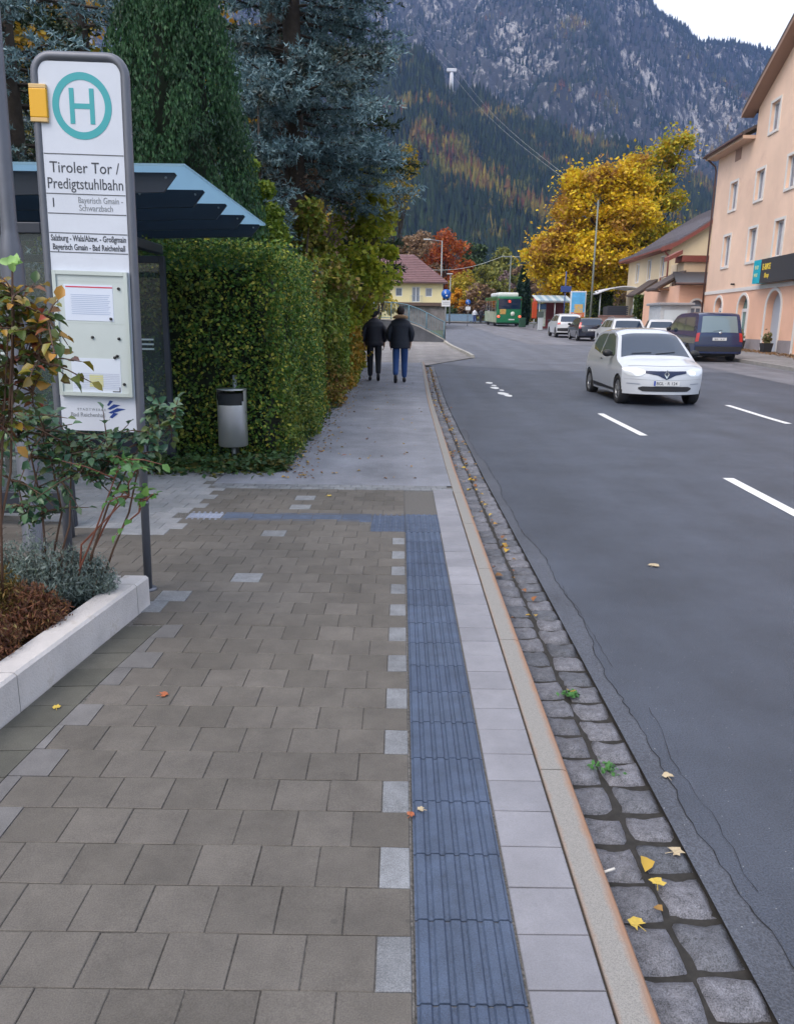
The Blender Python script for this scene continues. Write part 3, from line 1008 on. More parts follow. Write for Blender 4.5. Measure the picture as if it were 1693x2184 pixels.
for k in range(9):
    z = 1.205 - k * .0095
    m.box(-1.712, -1.46, bf - .0208, bf - .0204, z, z + .0016)
m.build('small_print', mat('pale_violet_print', (.38, .42, .58), .7), case)
m = MB(); m.box(-1.50, -1.458, bf - .0205, bf - .0195, 1.112, 1.117); m.box(-1.463, -1.458, bf - .0205, bf - .0195, 1.117, 1.137)
m.build('corner_mark', BLACK, case)
for px_, pz_ in [(-1.595, 1.392), (-1.452, 1.389), (-1.466, 1.30), (-1.441, 1.64), (-1.49, 1.488), (-1.435, 1.155), (-1.48, 1.292)]:
    m = MB(); m.tube([(px_, bf - .018, pz_), (px_, bf - .026, pz_)], .0075, 10)
    m.build('magnet', BLACK, case)
m = MB()
m.rbox(XL - .0265, -1.760, SY - .032, SY + .03, 2.435, 2.565, .004)
m.mi = 1
m.rbox(XL - .0262, -1.7608, SY - .031, SY + .029, 2.415, 2.4349, .003)
m.rbox(XL - .0262, -1.7608, SY - .031, SY + .029, 2.5651, 2.585, .003)
m.build('yellow_tape', [mat('yellow_tape', (.72, .38, .01), .4), mat('yellow_tape_thin', (.62, .42, .18), .5)], sign)

# ================================================================= lamp post left
lp = thing('lamp_post', 'grey tapered lamp post standing behind the planting bed at the left edge', 'lamp post', (-2.43, 4.93, 0), ry=.024)
m = MB()
prof = [(.085, -.1), (.085, .02), (.068, .05), (.068, 1.86), (.066, 1.90), (.048, 1.99), (.046, 2.02), (.040, 5.6)]
m.lathe(prof, (-2.43, 4.93, 0), 24)
m.tube([(-2.43, 4.93, 5.58), (-2.43, 4.93, 5.8), (-2.2, 4.93, 5.95), (-1.7, 4.93, 6.0)], [.038, .036, .03, .03], 10)
m.build('pole', METAL_GREY, lp)
m = MB(); m.rbox(-1.75, -1.15, 4.82, 5.04, 5.95, 6.05, .03)
m.build('lamp_head', METAL_GREY, lp)
# small post beside it
m = MB(); m.cyl(-2.30, 5.2, 0, 1.05, .03); m.cyl(-2.30, 5.2, 1.05, 1.07, .034)
tag(m.build('bollard_post', METAL_GREY), 'short dark steel post between the lamp post and the bus stop sign', 'post')

# ================================================================= bus shelter
sh = thing('bus_shelter', 'glass bus shelter with anthracite frame and cantilevered glass roof against the hedge', 'bus shelter', (-3.4, 6.8, 0))
x0, x1, y0, y1 = -4.3, -2.38, 5.5, 8.1
# frames
GL = glassmat('clear_shelter_glass', (.10, .14, .15), .22)
for (yy, nm) in ((y0, 'n'), (y1, 'f')):
    m = MB()
    for xx in ((x0, x0 + .06), (x1 - .055, x1)): m.rbox(xx[0], xx[1], yy - .03, yy + .03, .0, 2.12, .006)
    m.rbox(x0 + .061, x1 - .056, yy - .025, yy + .025, 2.05, 2.12, .006)
    m.rbox(x0 + .061, x1 - .056, yy - .025, yy + .025, .10, .26, .006)
    m.build('side_frame', ANTHRACITE, sh)
    m = MB(); m.box(x0 + .06, x1 - .055, yy - .004, yy + .004, .26, 2.05)
    gl = m.build('side_glass', GL, sh)
    m = MB()
    for k in range(3): m.box(x0 + .15, x1 - .16, yy - .0065, yy - .0045, 1.195 + k * .048, 1.212 + k * .048)
    m.build('warning_stripes', mat('frosted_white_film', (.55, .62, .62), .7), gl)
m = MB()
for yy in (5.5, 6.37, 7.23, 8.1): m.rbox(x0 - .001, x0 + .059, yy - .029 + (.062 if yy == 5.5 else 0) - (.062 if yy == 8.1 else 0), yy + .029 + (.062 if yy == 5.5 else 0) - (.062 if yy == 8.1 else 0), 0, 2.45, .006)
m.rbox(x0 + .002, x0 + .056, 5.62, 7.98, 2.06, 2.13, .006)
m.rbox(x0 + .002, x0 + .056, 5.62, 7.98, .10, .2, .006)
m.build('rear_frame', ANTHRACITE, sh)
m = MB(); m.box(x0 + .02, x0 + .03, 5.6, 8.0, .2, 2.06)
m.build('rear_glass', GL, sh)
m = MB()
m.rbox(-3.9, -3.45, 5.9, 7.7, .43, .46, .008)
for yy in (6.1, 7.5): m.box(-3.9, -3.86, yy, yy + .04, 0, .43); m.box(-3.5, -3.46, yy, yy + .04, 0, .43)
m.build('bench', mat('bench_slats', (.10, .07, .05), .6, var=.2), sh)
# roof
m = MB(); m.box(-4.5, -1.49, 5.66, 8.9, 2.512, 2.53)
RG = mat('frosted_blue_glass', (.42, .60, .66), .25)
_n = RG.node_tree
_t = _n.nodes.new('ShaderNodeBsdfTranslucent'); _t.inputs['Color'].default_value = (.42, .56, .66, 1)
_m = _n.nodes.new('ShaderNodeMixShader'); _m.inputs[0].default_value = .8
_n.links.new(_n.nodes['Principled BSDF'].outputs[0], _m.inputs[1]); _n.links.new(_t.outputs[0], _m.inputs[2])
_n.links.new(_m.outputs[0], _n.nodes['Material Output'].inputs['Surface'])
m.build('roof_glass', RG, sh)
BEAM = mat('anthracite_beam', (.022, .03, .048), .4, .2, var=.1)
for k in range(5):
    yy = 5.86 + k * .72
    m = MB()
    xe = -1.535 - .02 * (4 - k)
    m.slab([(-4.45, 2.505), (xe, 2.505), (xe + .012, 2.49), (xe - .085, 2.375), (-4.45, 2.30)], lambda a, b_, d: (a, d, b_), yy - .012, yy + .012)
    bm_ = m.build('roof_beam', BEAM, sh)
    for xx in (xe - .06, -2.1, -2.9):
        m = MB(); m.tube([(xx, yy - .012, 2.47), (xx, yy - .02, 2.47)], .009, 8)
        m.build('bolt', GALV, bm_)
m = MB(); m.rbox(-4.35, -4.2, 5.6, 8.9, 2.2, 2.32, .01); m.build('roof_rail', ANTHRACITE, sh)
m = MB(); m.rbox(-2.46, -2.38, 5.53, 8.07, 2.13, 2.22, .01); m.build('roof_rail', ANTHRACITE, sh)

# ================================================================= litter bin
bx, by = -1.815, 8.35
bn = thing('litter_bin', 'round stainless steel litter bin on a post in front of the hedge', 'litter bin', (bx, by, 0))
STEEL = mat('brushed_stainless', (.66, .67, .70), .34, .72, var=.06, vscale=3)
m = MB()
n_ = 40
vs, fs = [], []
Rb = .158
for i, z in enumerate([.17, .18, .62, .66, .775]):
    for k in range(n_):
        a = 2 * PI * k / n_
        rr = Rb - (.01 if i == 0 else 0)
        vs.append((bx + rr * math.cos(a), by + rr * math.sin(a), z))
for i in range(4):
    for k in range(n_):
        a = 2 * PI * (k + .5) / n_
        # opening towards the path at the front
        if i == 3 and abs(((a - (-PI / 2) + PI) % (2 * PI)) - PI) < 1.1: continue
        if i == 2 and abs(((a - (-PI / 2) + PI) % (2 * PI)) - PI) < .95: continue
        fs.append((i * n_ + k, i * n_ + (k + 1) % n_, (i + 1) * n_ + (k + 1) % n_, (i + 1) * n_ + k))
m.smooth = True
m.add(vs, fs)
m.smooth = False
m.add([(bx + .148 * math.cos(2 * PI * k / n_), by + .148 * math.sin(2 * PI * k / n_), .175) for k in range(n_)], [tuple(range(n_))])
m.build('drum', STEEL, bn)
m = MB(); m.cyl(bx, by, .776, .787, .162, n=40)
m.build('lid', mat('bin_lid_steel', (.6, .61, .62), .35, .9), bn)
m = MB(); m.cyl(bx, by, .19, .74, .145, n=30)
m.build('liner', mat('dark_liner', (.012, .013, .015), .8), bn)
m = MB(); m.cyl(bx + .0, by + .185, 0, .92, .024); m.box(bx - .02, bx + .02, by + .155, by + .185, .3, .33); m.box(bx - .02, bx + .02, by + .155, by + .185, .7, .73)
m.cyl(bx, by, 0, .168, .022)
m.build('post', GALV, bn)
# ================================================================= vegetation helpers
def rand_unit(n):
    v = RNG.normal(size=(n, 3)); v /= np.linalg.norm(v, axis=1)[:, None]
    return v


def leaf_quads(P, N, size, aspect=1.6, fold=.12, updir=None):
    """pointed leaf of 4 vertices per point; N leaf normal; size array"""
    n = len(P)
    a = rand_unit(n) if updir is None else updir + .35 * rand_unit(n)
    a = a - (a * N).sum(1)[:, None] * N
    a /= np.linalg.norm(a, axis=1)[:, None] + 1e-9
    b = np.cross(N, a)
    s = np.asarray(size).reshape(-1, 1) * np.ones((n, 1))
    L_ = a * s * .5 * aspect
    W_ = b * s * .5
    F_ = N * s * fold
    V = np.stack([P - L_, P + W_ - L_ * .1 + F_, P + L_, P - W_ - L_ * .1 + F_], axis=1)
    return V.reshape(-1, 3)


def leaves(name, mtl, parent, P, size, up=.3, aspect=1.5, out=None):
    n = len(P)
    N = rand_unit(n)
    N[:, 2] = np.abs(N[:, 2]) + up
    if out is not None: N = N * .6 + out
    N /= np.linalg.norm(N, axis=1)[:, None]
    s = size * RNG.uniform(.65, 1.3, n)
    return npmesh(name, leaf_quads(P, N, s, aspect), 4, mtl, parent)


def vnoise(P, sc, seed=0):
    """cheap smooth value noise -1..1 from sums of sines"""
    r_ = np.random.default_rng(seed)
    o = np.zeros(len(P))
    for k in range(6):
        d = r_.normal(size=3); d /= np.linalg.norm(d)
        f = sc * r_.uniform(.6, 1.9)
        o += np.sin(P @ d * f + r_.uniform(0, 6.28))
    return o / 3.0


BARK = mat('bark_brown', (.055, .042, .034), .9, var=.35, vscale=9, bump=.6, bscale=30)
BARKG = mat('bark_grey', (.10, .09, .08), .9, var=.3, vscale=9)


def broadleaf(name, label, cat, x, y, z, h, rad, mtl, nleaf, lsize, trunk_h=None, tr=.022, group=None, seed=1, clusters=38, flat=1.0, bark=None, lean=(0, 0), gap=.0, squash=1.0):
    rg = np.random.default_rng(seed)
    rd = random.Random(seed)
    t = thing(name, label, cat, (x, y, z), group=group)
    trunk_h = trunk_h or h * .25
    m = MB()
    top = Vector((x + lean[0], y + lean[1], z + h * .72))
    base = Vector((x, y, z - .3))
    r0 = max(.1 * tr / .022, h * tr)
    mid = base.lerp(top, .5) + Vector((rd.uniform(-.3, .3), rd.uniform(-.2, .2), 0))
    m.tube([base, Vector((x, y, z + trunk_h)), mid, top], [r0 * 1.2, r0, r0 * .6, r0 * .2], 8)
    cz = z + trunk_h + (h - trunk_h) * .5
    C = []
    for k in range(clusters):
        # cluster centres in an egg shaped crown
        while True:
            p = rg.uniform(-1, 1, 3)
            if .25 < (p ** 2).sum() < 1: break
        zz = p[2]
        wdt = rad * (1 - .35 * max(0, zz)) * (1 - .3 * max(0, -zz))
        c = Vector((x + lean[0] * .5 * (1 + zz) + p[0] * wdt, y + lean[1] * .5 * (1 + zz) + p[1] * wdt * flat, cz + zz * (h - trunk_h) * .5))
        C.append(c)
        if k % 2 == 0:
            s_ = base.lerp(top, rd.uniform(.3, .95))
            md = s_.lerp(c, .5) + Vector((0, 0, rd.uniform(-.05, .12) * h * .3))
            m.tube([s_, md, c], [r0 * .33, r0 * .2, r0 * .06], 5, cap=False)
    m.build('trunk', bark or BARK, t)
    C = np.array([tuple(c) for c in C])
    idx = rg.integers(0, len(C), nleaf)
    cr = rad * .34 * rg.uniform(.6, 1.25, len(C))
    d = rg.normal(size=(nleaf, 3)); d /= np.linalg.norm(d, axis=1)[:, None]
    rr = rg.uniform(.15, 1, nleaf) ** .5
    P = C[idx] + d * (cr[idx] * rr)[:, None] * np.array([1, 1, .75 * squash])
    leaves('crown', mtl, t, P, lsize, up=.15)
    return t


def spruce(name, label, x, y, z, h, rad, mtl, zmin, zmax, nb, tuft=.26, needles=12, seed=3, wid=.012, nl=.06, azr=(0, 2 * PI), droop=.25, cat='tree', group=None, apex=None, step=.16, density=1.0):
    """conifer with drooping boughs made of brush-like twigs"""
    rg = np.random.default_rng(seed)
    t = thing(name, label, cat, (x, y, z), group=group)
    m = MB()
    m.tube([(x, y, z - .2), (x, y, z + h * .5), (x, y, z + h)], [.02 * h, .012 * h, .01], 9)
    A, B = [], []
    for k in range(nb):
        zz = zmin + (zmax - zmin) * (k + rg.uniform(0, 1)) / nb
        L = rad * max(.04, (1 - (zz - z) / h)) ** .8 * rg.uniform(.72, 1.12)
        az = rg.uniform(*azr)
        dr = np.array([math.cos(az), math.sin(az), 0])
        pr = np.array([-dr[1], dr[0], 0])
        P0 = np.array([x, y, zz])
        n_ = max(4, int(L / .25))
        prev = None
        pts = []
        for i in range(n_ + 1):
            u = i / n_
            p = P0 + dr * L * u + np.array([0, 0, L * (.10 * u - droop * 1.7 * u * u + droop * 1.15 * u ** 3)])
            pts.append(p)
        m.tube(pts, [.012 + .012 * L * (1 - i / n_) for i in range(n_ + 1)], 4, cap=False)
        # side twigs
        s = .22 * L
        while s < L:
            u = s / L
            f = u * n_; i = min(int(f), n_ - 1)
            p = pts[i] + (pts[i + 1] - pts[i]) * (f - i)
            tl = (.16 + .42 * (1 - abs(u - .55)) * min(1, L / 2.2)) * rg.uniform(.7, 1.2)
            for sd_ in (-1, 1):
                d_ = pr * sd_ * .8 + dr * .62 + np.array([0, 0, rg.uniform(-.32, .05)])
                d_ /= np.linalg.norm(d_)
                q = p
                nn = max(1, int(tl / tuft * 1.5))
                for j in range(nn):
                    e = q + (d_ + rg.normal(size=3) * .18) * tuft
                    A.append(q); B.append(e); q = e * .62 + (A[-1]) * .38 if j == 0 else q * .35 + e * .65
                    if rg.random() < .55 * density:
                        e2 = q + (d_ * .5 + dr * .6 + rg.normal(size=3) * .35) * tuft * .8
                        A.append(q); B.append(e2)
                # hanging twiglets
                if rg.random() < .5 * density:
                    e3 = p + np.array([rg.normal() * .3, rg.normal() * .3, -.9]) * tuft * rg.uniform(.8, 1.5)
                    A.append(p); B.append(e3)
            s += step * rg.uniform(.7, 1.3) / density
        A.append(pts[-2]); B.append(pts[-1] + (pts[-1] - pts[-2]) * .4)
    m.build('trunk', BARK, t)
    A = np.array(A); B = np.array(B)
    n = len(A)
    u = rg.uniform(0, 1, (n, needles))
    D = B - A
    Ln = np.linalg.norm(D, axis=1)[:, None]
    Dn = D / (Ln + 1e-9)
    base = A[:, None, :] + D[:, None, :] * u[:, :, None]
    rnd = rg.normal(size=(n, needles, 3)); rnd /= np.linalg.norm(rnd, axis=2)[:, :, None]
    rnd[:, :, 2] += .25
    dirn = rnd * .85 + Dn[:, None, :] * .75
    dirn /= np.linalg.norm(dirn, axis=2)[:, :, None]
    side = np.cross(dirn, rg.normal(size=(n, needles, 3)))
    side /= np.linalg.norm(side, axis=2)[:, :, None]
    tip = base + dirn * nl * rg.uniform(.7, 1.2, (n, needles, 1))
    V = np.stack([base - side * wid, base + side * wid, tip + side * wid * .3, tip - side * wid * .3], axis=2).reshape(-1, 3)
    npmesh('crown', V, 4, mtl, t)
    return t


# ================================================================= hedges along the path
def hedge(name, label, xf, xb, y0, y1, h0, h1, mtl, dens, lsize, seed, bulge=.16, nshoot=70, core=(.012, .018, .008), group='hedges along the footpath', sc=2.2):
    """xf(y,z): face towards the path"""
    rg = np.random.default_rng(seed)
    t = thing(name, label, 'hedge', ((xf(y0, 1) + xb) / 2, (y0 + y1) / 2, R(y0) + .1), group=group)
    # sample on face, near end, far end and top
    af = (y1 - y0) * (h0 + h1) / 2
    wd = xf(y0, 1) - xb
    ae = wd * h0
    at_ = wd * (y1 - y0)
    nf, ne, ntp = int(af * dens), int(ae * dens), int(at_ * dens * .5)
    P, O = [], []
    y = rg.uniform(y0, y1, nf); v = rg.uniform(0, 1, nf); hh = h0 + (h1 - h0) * (y - y0) / (y1 - y0); z = v * hh
    x = np.array([xf(a, b_) for a, b_ in zip(y, z)])
    P.append(np.stack([x, y, z], 1)); O.append(np.tile([1, -.2, .25], (nf, 1)))
    x = rg.uniform(xb, xf(y0, 1), ne); z = rg.uniform(0, 1, ne) * h0
    P.append(np.stack([x, np.full(ne, y0), z], 1)); O.append(np.tile([0, -1, .25], (ne, 1)))
    x = rg.uniform(xb, xf(y0, 1), ntp); y = rg.uniform(y0, y1, ntp); hh = h0 + (h1 - h0) * (y - y0) / (y1 - y0)
    P.append(np.stack([x, y, hh], 1)); O.append(np.tile([0, -.3, 1], (ntp, 1)))
    P = np.concatenate(P); O = np.concatenate(O).astype(float)
    nz = vnoise(P, sc, seed) * .6 + vnoise(P, sc * 3.1, seed + 1) * .4
    dep = rg.uniform(-.16, .05, len(P)) + nz * bulge
    P = P + O * dep[:, None]
    gz = np.interp(P[:, 1], GY, GZ) + .1
    P[:, 2] = np.maximum(P[:, 2], .02) + gz
    # thin out holes
    keep = rg.random(len(P)) > np.clip(vnoise(P, 5, seed + 2) - .55, 0, .8)
    P, O = P[keep], O[keep]
    # shoots sticking out of the clipped surface
    k_ = rg.integers(0, len(P), nshoot)
    sp_, so_ = [], []
    for q_ in k_:
        d_ = O[q_] * rg.uniform(.1, .9) + np.array([0, 0, .9]) + rg.normal(size=3) * .3; d_ /= np.linalg.norm(d_)
        for i_ in range(9): sp_.append(P[q_] + d_ * .035 * (i_ + 1) * rg.uniform(.9, 1.1) * (lsize / .04) ** .5 + rg.normal(size=3) * .012); so_.append(O[q_])
    P = np.concatenate([P, np.array(sp_)]); O = np.concatenate([O, np.array(so_)])
    N = rand_unit(len(P)) * .8 + O * .7; N /= np.linalg.norm(N, axis=1)[:, None]
    npmesh('foliage', leaf_quads(P, N, lsize * rg.uniform(.6, 1.35, len(P)), 1.45), 4, mtl, t)
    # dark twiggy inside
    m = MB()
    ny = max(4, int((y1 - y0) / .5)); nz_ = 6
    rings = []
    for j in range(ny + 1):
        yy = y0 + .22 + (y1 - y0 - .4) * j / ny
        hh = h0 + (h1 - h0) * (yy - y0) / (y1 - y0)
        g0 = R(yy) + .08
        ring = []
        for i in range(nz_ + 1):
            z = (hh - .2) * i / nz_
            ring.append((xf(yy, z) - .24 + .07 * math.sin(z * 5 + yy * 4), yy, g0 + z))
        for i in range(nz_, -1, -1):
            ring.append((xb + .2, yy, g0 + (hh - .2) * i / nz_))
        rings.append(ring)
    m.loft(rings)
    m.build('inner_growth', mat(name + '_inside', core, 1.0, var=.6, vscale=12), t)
    return t


H1 = leafmat('ivy_hedge_leaf', [(.03, .075, .018), (.055, .135, .022), (.08, .17, .028), (.13, .23, .03), (.04, .09, .03), (.27, .32, .045), (.46, .40, .06)], [(.04, .08, .025), (.10, .17, .03), (.17, .23, .035), (.26, .24, .04)], .9, .6)
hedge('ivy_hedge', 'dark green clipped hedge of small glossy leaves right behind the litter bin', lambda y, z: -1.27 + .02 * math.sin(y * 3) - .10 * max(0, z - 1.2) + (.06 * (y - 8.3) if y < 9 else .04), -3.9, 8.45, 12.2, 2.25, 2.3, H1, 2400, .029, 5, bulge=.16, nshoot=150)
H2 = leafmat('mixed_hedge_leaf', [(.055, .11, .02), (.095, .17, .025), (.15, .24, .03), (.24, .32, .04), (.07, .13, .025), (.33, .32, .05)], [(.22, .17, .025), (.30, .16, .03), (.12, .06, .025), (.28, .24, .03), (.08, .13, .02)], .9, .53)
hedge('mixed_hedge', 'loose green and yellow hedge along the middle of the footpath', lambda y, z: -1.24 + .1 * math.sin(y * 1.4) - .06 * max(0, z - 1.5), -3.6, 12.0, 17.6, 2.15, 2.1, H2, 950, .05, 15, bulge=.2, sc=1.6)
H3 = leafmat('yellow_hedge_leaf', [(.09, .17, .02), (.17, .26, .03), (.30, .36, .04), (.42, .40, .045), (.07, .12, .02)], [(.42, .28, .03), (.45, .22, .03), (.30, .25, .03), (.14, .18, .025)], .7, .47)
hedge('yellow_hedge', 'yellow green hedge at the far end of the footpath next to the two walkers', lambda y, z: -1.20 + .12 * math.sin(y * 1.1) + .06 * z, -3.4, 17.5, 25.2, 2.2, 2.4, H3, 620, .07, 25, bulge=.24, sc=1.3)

# ground cover under the hedge
rg = np.random.default_rng(9)
n = 5200
y = 7.75 + 18 * rg.random(n) ** 2.2
P = np.stack([-1.33 + .09 * rg.normal(size=n), y, np.zeros(n)], 1)
e = rg.random(n) < .38
P[e, 0] = rg.uniform(-2.6, -1.25, e.sum()); P[e, 1] = 8.0 + .22 * rg.normal(size=e.sum()) - (P[e, 0] + 1.3) * -.12
P[:, 2] = np.interp(P[:, 1], GY, GZ) + .1 + np.abs(rg.normal(size=n)) * .055
tag(leaves('ground_ivy', leafmat('ground_ivy_leaf', [(.02, .05, .018), (.04, .09, .03), (.06, .12, .035), (.03, .06, .02), (.15, .13, .03)]), None, P, .045, up=.6), kind='stuff')

# taller shrubs and trees rising behind the hedge
SH1 = leafmat('yellow_green_shrub_leaf', [(.16, .24, .025), (.27, .34, .03), (.38, .42, .035), (.56, .52, .06), (.24, .30, .04)], [(.48, .38, .04), (.28, .30, .04), (.16, .16, .04)], .6, .58, trans=.4)
broadleaf('tall_shrub', 'tall yellow green shrub leaning over the far end of the hedge', 'shrub', -1.75, 17.6, R(17.6) + .1, 4.6, 1.0, SH1, 9000, .085, .8, seed=21, clusters=46, group='shrubs behind the hedge', lean=(1.15, 0))
broadleaf('tall_shrub', 'upright olive green shrub behind the middle of the hedge', 'shrub', -1.75, 14.2, R(14) + .1, 3.7, .85, leafmat('olive_shrub_leaf', [(.08, .13, .02), (.13, .18, .025), (.20, .23, .03), (.30, .28, .04), (.18, .11, .04)]), 8000, .07, .6, seed=22, clusters=40, group='shrubs behind the hedge')
broadleaf('tall_shrub', 'bright lime shrub between the thuja and the blue spruce', 'shrub', -2.25, 12.2, R(12) + .1, 3.9, .72, leafmat('lime_shrub_leaf', [(.07, .13, .015), (.14, .22, .02), (.24, .30, .03), (.05, .10, .015)]), 8500, .055, .5, seed=23, clusters=40, group='shrubs behind the hedge')
broadleaf('bare_shrub', 'almost leafless pale brown shrub under the blue spruce boughs', 'shrub', -1.9, 15.5, R(15) + .1, 4.6, 1.0, leafmat('dry_leaf', [(.16, .10, .06), (.24, .17, .12), (.10, .06, .04)]), 1500, .05, .8, seed=24, clusters=50, group='shrubs behind the hedge')
broadleaf('garden_tree', 'sparse golden tree rising above the end of the hedge', 'tree', -1.1, 27, R(27) + .1, 6.9, 1.1, leafmat('golden_sparse_leaf', [(.38, .26, .03), (.46, .32, .04), (.25, .22, .03), (.15, .15, .03)]), 1900, .09, 4.3, seed=26, clusters=60, tr=.008, lean=(1.2, 0))

# thuja: upright plumes
def thuja(x, y, z, h, rad, seed, label, mtl, n=120000, ls=.022):
    rg = np.random.default_rng(seed)
    t = thing('thuja', label, 'tree', (x, y, z))
    m = MB(); m.tube([(x, y, z - .1), (x, y, z + h * .8)], [.09, .03], 7); m.build('trunk', BARK, t)
    K = 430
    # plume spines on the envelope
    u = ((np.arange(K) + rg.uniform(0, 1, K)) / K * .95) ** 1.2; th = (np.arange(K) * 2.39996 + rg.uniform(-.3, .3, K)) % (2 * PI)
    er = rad * np.clip(1.15 * (1 - u) ** .62, .0, 1) * rg.uniform(.72, 1.03, K)
    bx = x + er * np.cos(th); byy = y + er * np.sin(th); bz = z + u * h
    pl_h = rg.uniform(.55, 1.15, K); pr_ = rg.uniform(.09, .16, K) * rad
    idx = rg.integers(0, K, n)
    s = rg.uniform(0, 1, n)
    rr = pr_[idx] * np.sin(PI * np.clip(s * .9 + .08, 0, 1)) ** .7
    a = rg.uniform(0, 2 * PI, n)
    q = np.sqrt(rg.uniform(.2, 1, n))
    lean = -.10
    P = np.stack([bx[idx] + rr * q * np.cos(a) + np.cos(th[idx]) * s * lean * rad, byy[idx] + rr * q * np.sin(a) + np.sin(th[idx]) * s * lean * rad, bz[idx] + (s - .5) * pl_h[idx]], 1)
    P = P[P[:, 2] < z + h]
    n = len(P)
    up = np.tile([0, 0, 1.0], (n, 1)) + .45 * rand_unit(n)
    N = rand_unit(n); N[:, 2] *= .3; N /= np.linalg.norm(N, axis=1)[:, None]
    npmesh('crown', leaf_quads(P, N, ls * rg.uniform(.7, 1.3, n), 2.6, .05, up), 4, mtl, t)
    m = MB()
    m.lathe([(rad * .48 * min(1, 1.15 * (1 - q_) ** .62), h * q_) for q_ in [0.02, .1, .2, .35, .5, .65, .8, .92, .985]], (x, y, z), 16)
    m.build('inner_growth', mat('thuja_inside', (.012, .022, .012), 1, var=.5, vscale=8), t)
    return t


thuja(-2.80, 10.3, 0, 6.6, 1.32, 31, 'dense dark green upright thuja above the shelter roof', leafmat('thuja_leaf', [(.022, .065, .03), (.035, .10, .042), (.055, .14, .055), (.02, .05, .028)], [(.012, .035, .02), (.02, .055, .028), (.03, .075, .034)], 1.6, .56))  # second, darker list paints the shaded gaps between plumes into the leaf colour
BLUE = leafmat('blue_spruce_needles', [(.08, .15, .165), (.14, .24, .265), (.21, .33, .375), (.29, .42, .47), (.045, .085, .08)], [(.018, .032, .026), (.03, .055, .045), (.06, .05, .035), (.04, .08, .075)], .9, .57, trans=.08)  # dark second list puts the boughs' shaded interior into the needle colour
DKG = leafmat('dark_spruce_needles', [(.014, .03, .018), (.025, .05, .026), (.035, .065, .03), (.02, .03, .016)], trans=.1)
spruce('blue_spruce', 'large blue spruce with drooping boughs over the hedge', -2.05, 15.6, R(15.6) + .1, 13.5, 3.15, BLUE, 3.9, 10.2, 125, seed=41, needles=16, wid=.013, nl=.085, droop=.30)
spruce('blue_spruce', 'young blue spruce with a few low boughs just above the hedge', -2.35, 13.6, R(13.6) + .1, 4.9, 1.25, BLUE, 1.9, 4.4, 34, seed=46, needles=15, wid=.012, nl=.075, droop=.26)
spruce('blue_spruce', 'wide blue spruce behind the lamp post and the bus stop sign', -5.6, 12.0, 0.05, 11, 3.2, BLUE, 1.5, 7.6, 62, seed=42, needles=13, wid=.012, nl=.065, droop=.22)
spruce('dark_spruce', 'dark green conifer standing behind the blue spruce', -3.2, 20.5, R(20) + .1, 19, 4.2, DKG, 2.5, 13.0, 110, seed=43, needles=12, wid=.022, nl=.10, tuft=.34, step=.22, droop=.2)
spruce('dark_spruce', 'dark conifer filling the gap between the two blue spruces', -7.4, 19.5, R(19) + .1, 17, 4.0, DKG, 2.0, 11.5, 80, seed=44, needles=12, wid=.022, nl=.10, tuft=.34, step=.24, droop=.2)
broadleaf('autumn_tree', 'tree with orange yellow leaves glimpsed above the thuja', 'tree', -8.0, 27, R(27), 15, 4.6, leafmat('orange_glimpse_leaf', [(.5, .26, .03), (.42, .32, .04), (.2, .16, .03)]), 12000, .16, 4, seed=45)
# ================================================================= plants in the bed
def leafshape(P, axis, nrm, ln, wd):
    """six sided folded leaf; arrays"""
    n = len(P)
    side = np.cross(axis, nrm); side /= np.linalg.norm(side, axis=1)[:, None]
    nrm = np.cross(side, axis)
    ln = ln.reshape(-1, 1); wd = wd.reshape(-1, 1)
    b = P
    m1 = P + axis * ln * .35; m2 = P + axis * ln * .72 - nrm * ln * .06; tip = P + axis * ln - nrm * ln * .16
    up = nrm * wd * .28
    V = np.stack([b, m1 + side * wd * .5 + up, m2 + side * wd * .38 + up * .7, tip, m2 - side * wd * .38 + up * .7, m1 - side * wd * .5 + up, m1, m2], 1)
    F_ = np.array([[0, 1, 6], [6, 1, 2], [6, 2, 7], [7, 2, 3], [0, 6, 5], [6, 7, 4], [6, 4, 5], [7, 3, 4]])
    idx = (np.arange(n)[:, None, None] * 8 + F_[None]).reshape(-1, 3)
    return V.reshape(-1, 3), idx


def far(ts, k, dz=0):
    return [(x * k, y * k, CAM_H + (z - CAM_H) * k + dz) for x, y, z in ts]


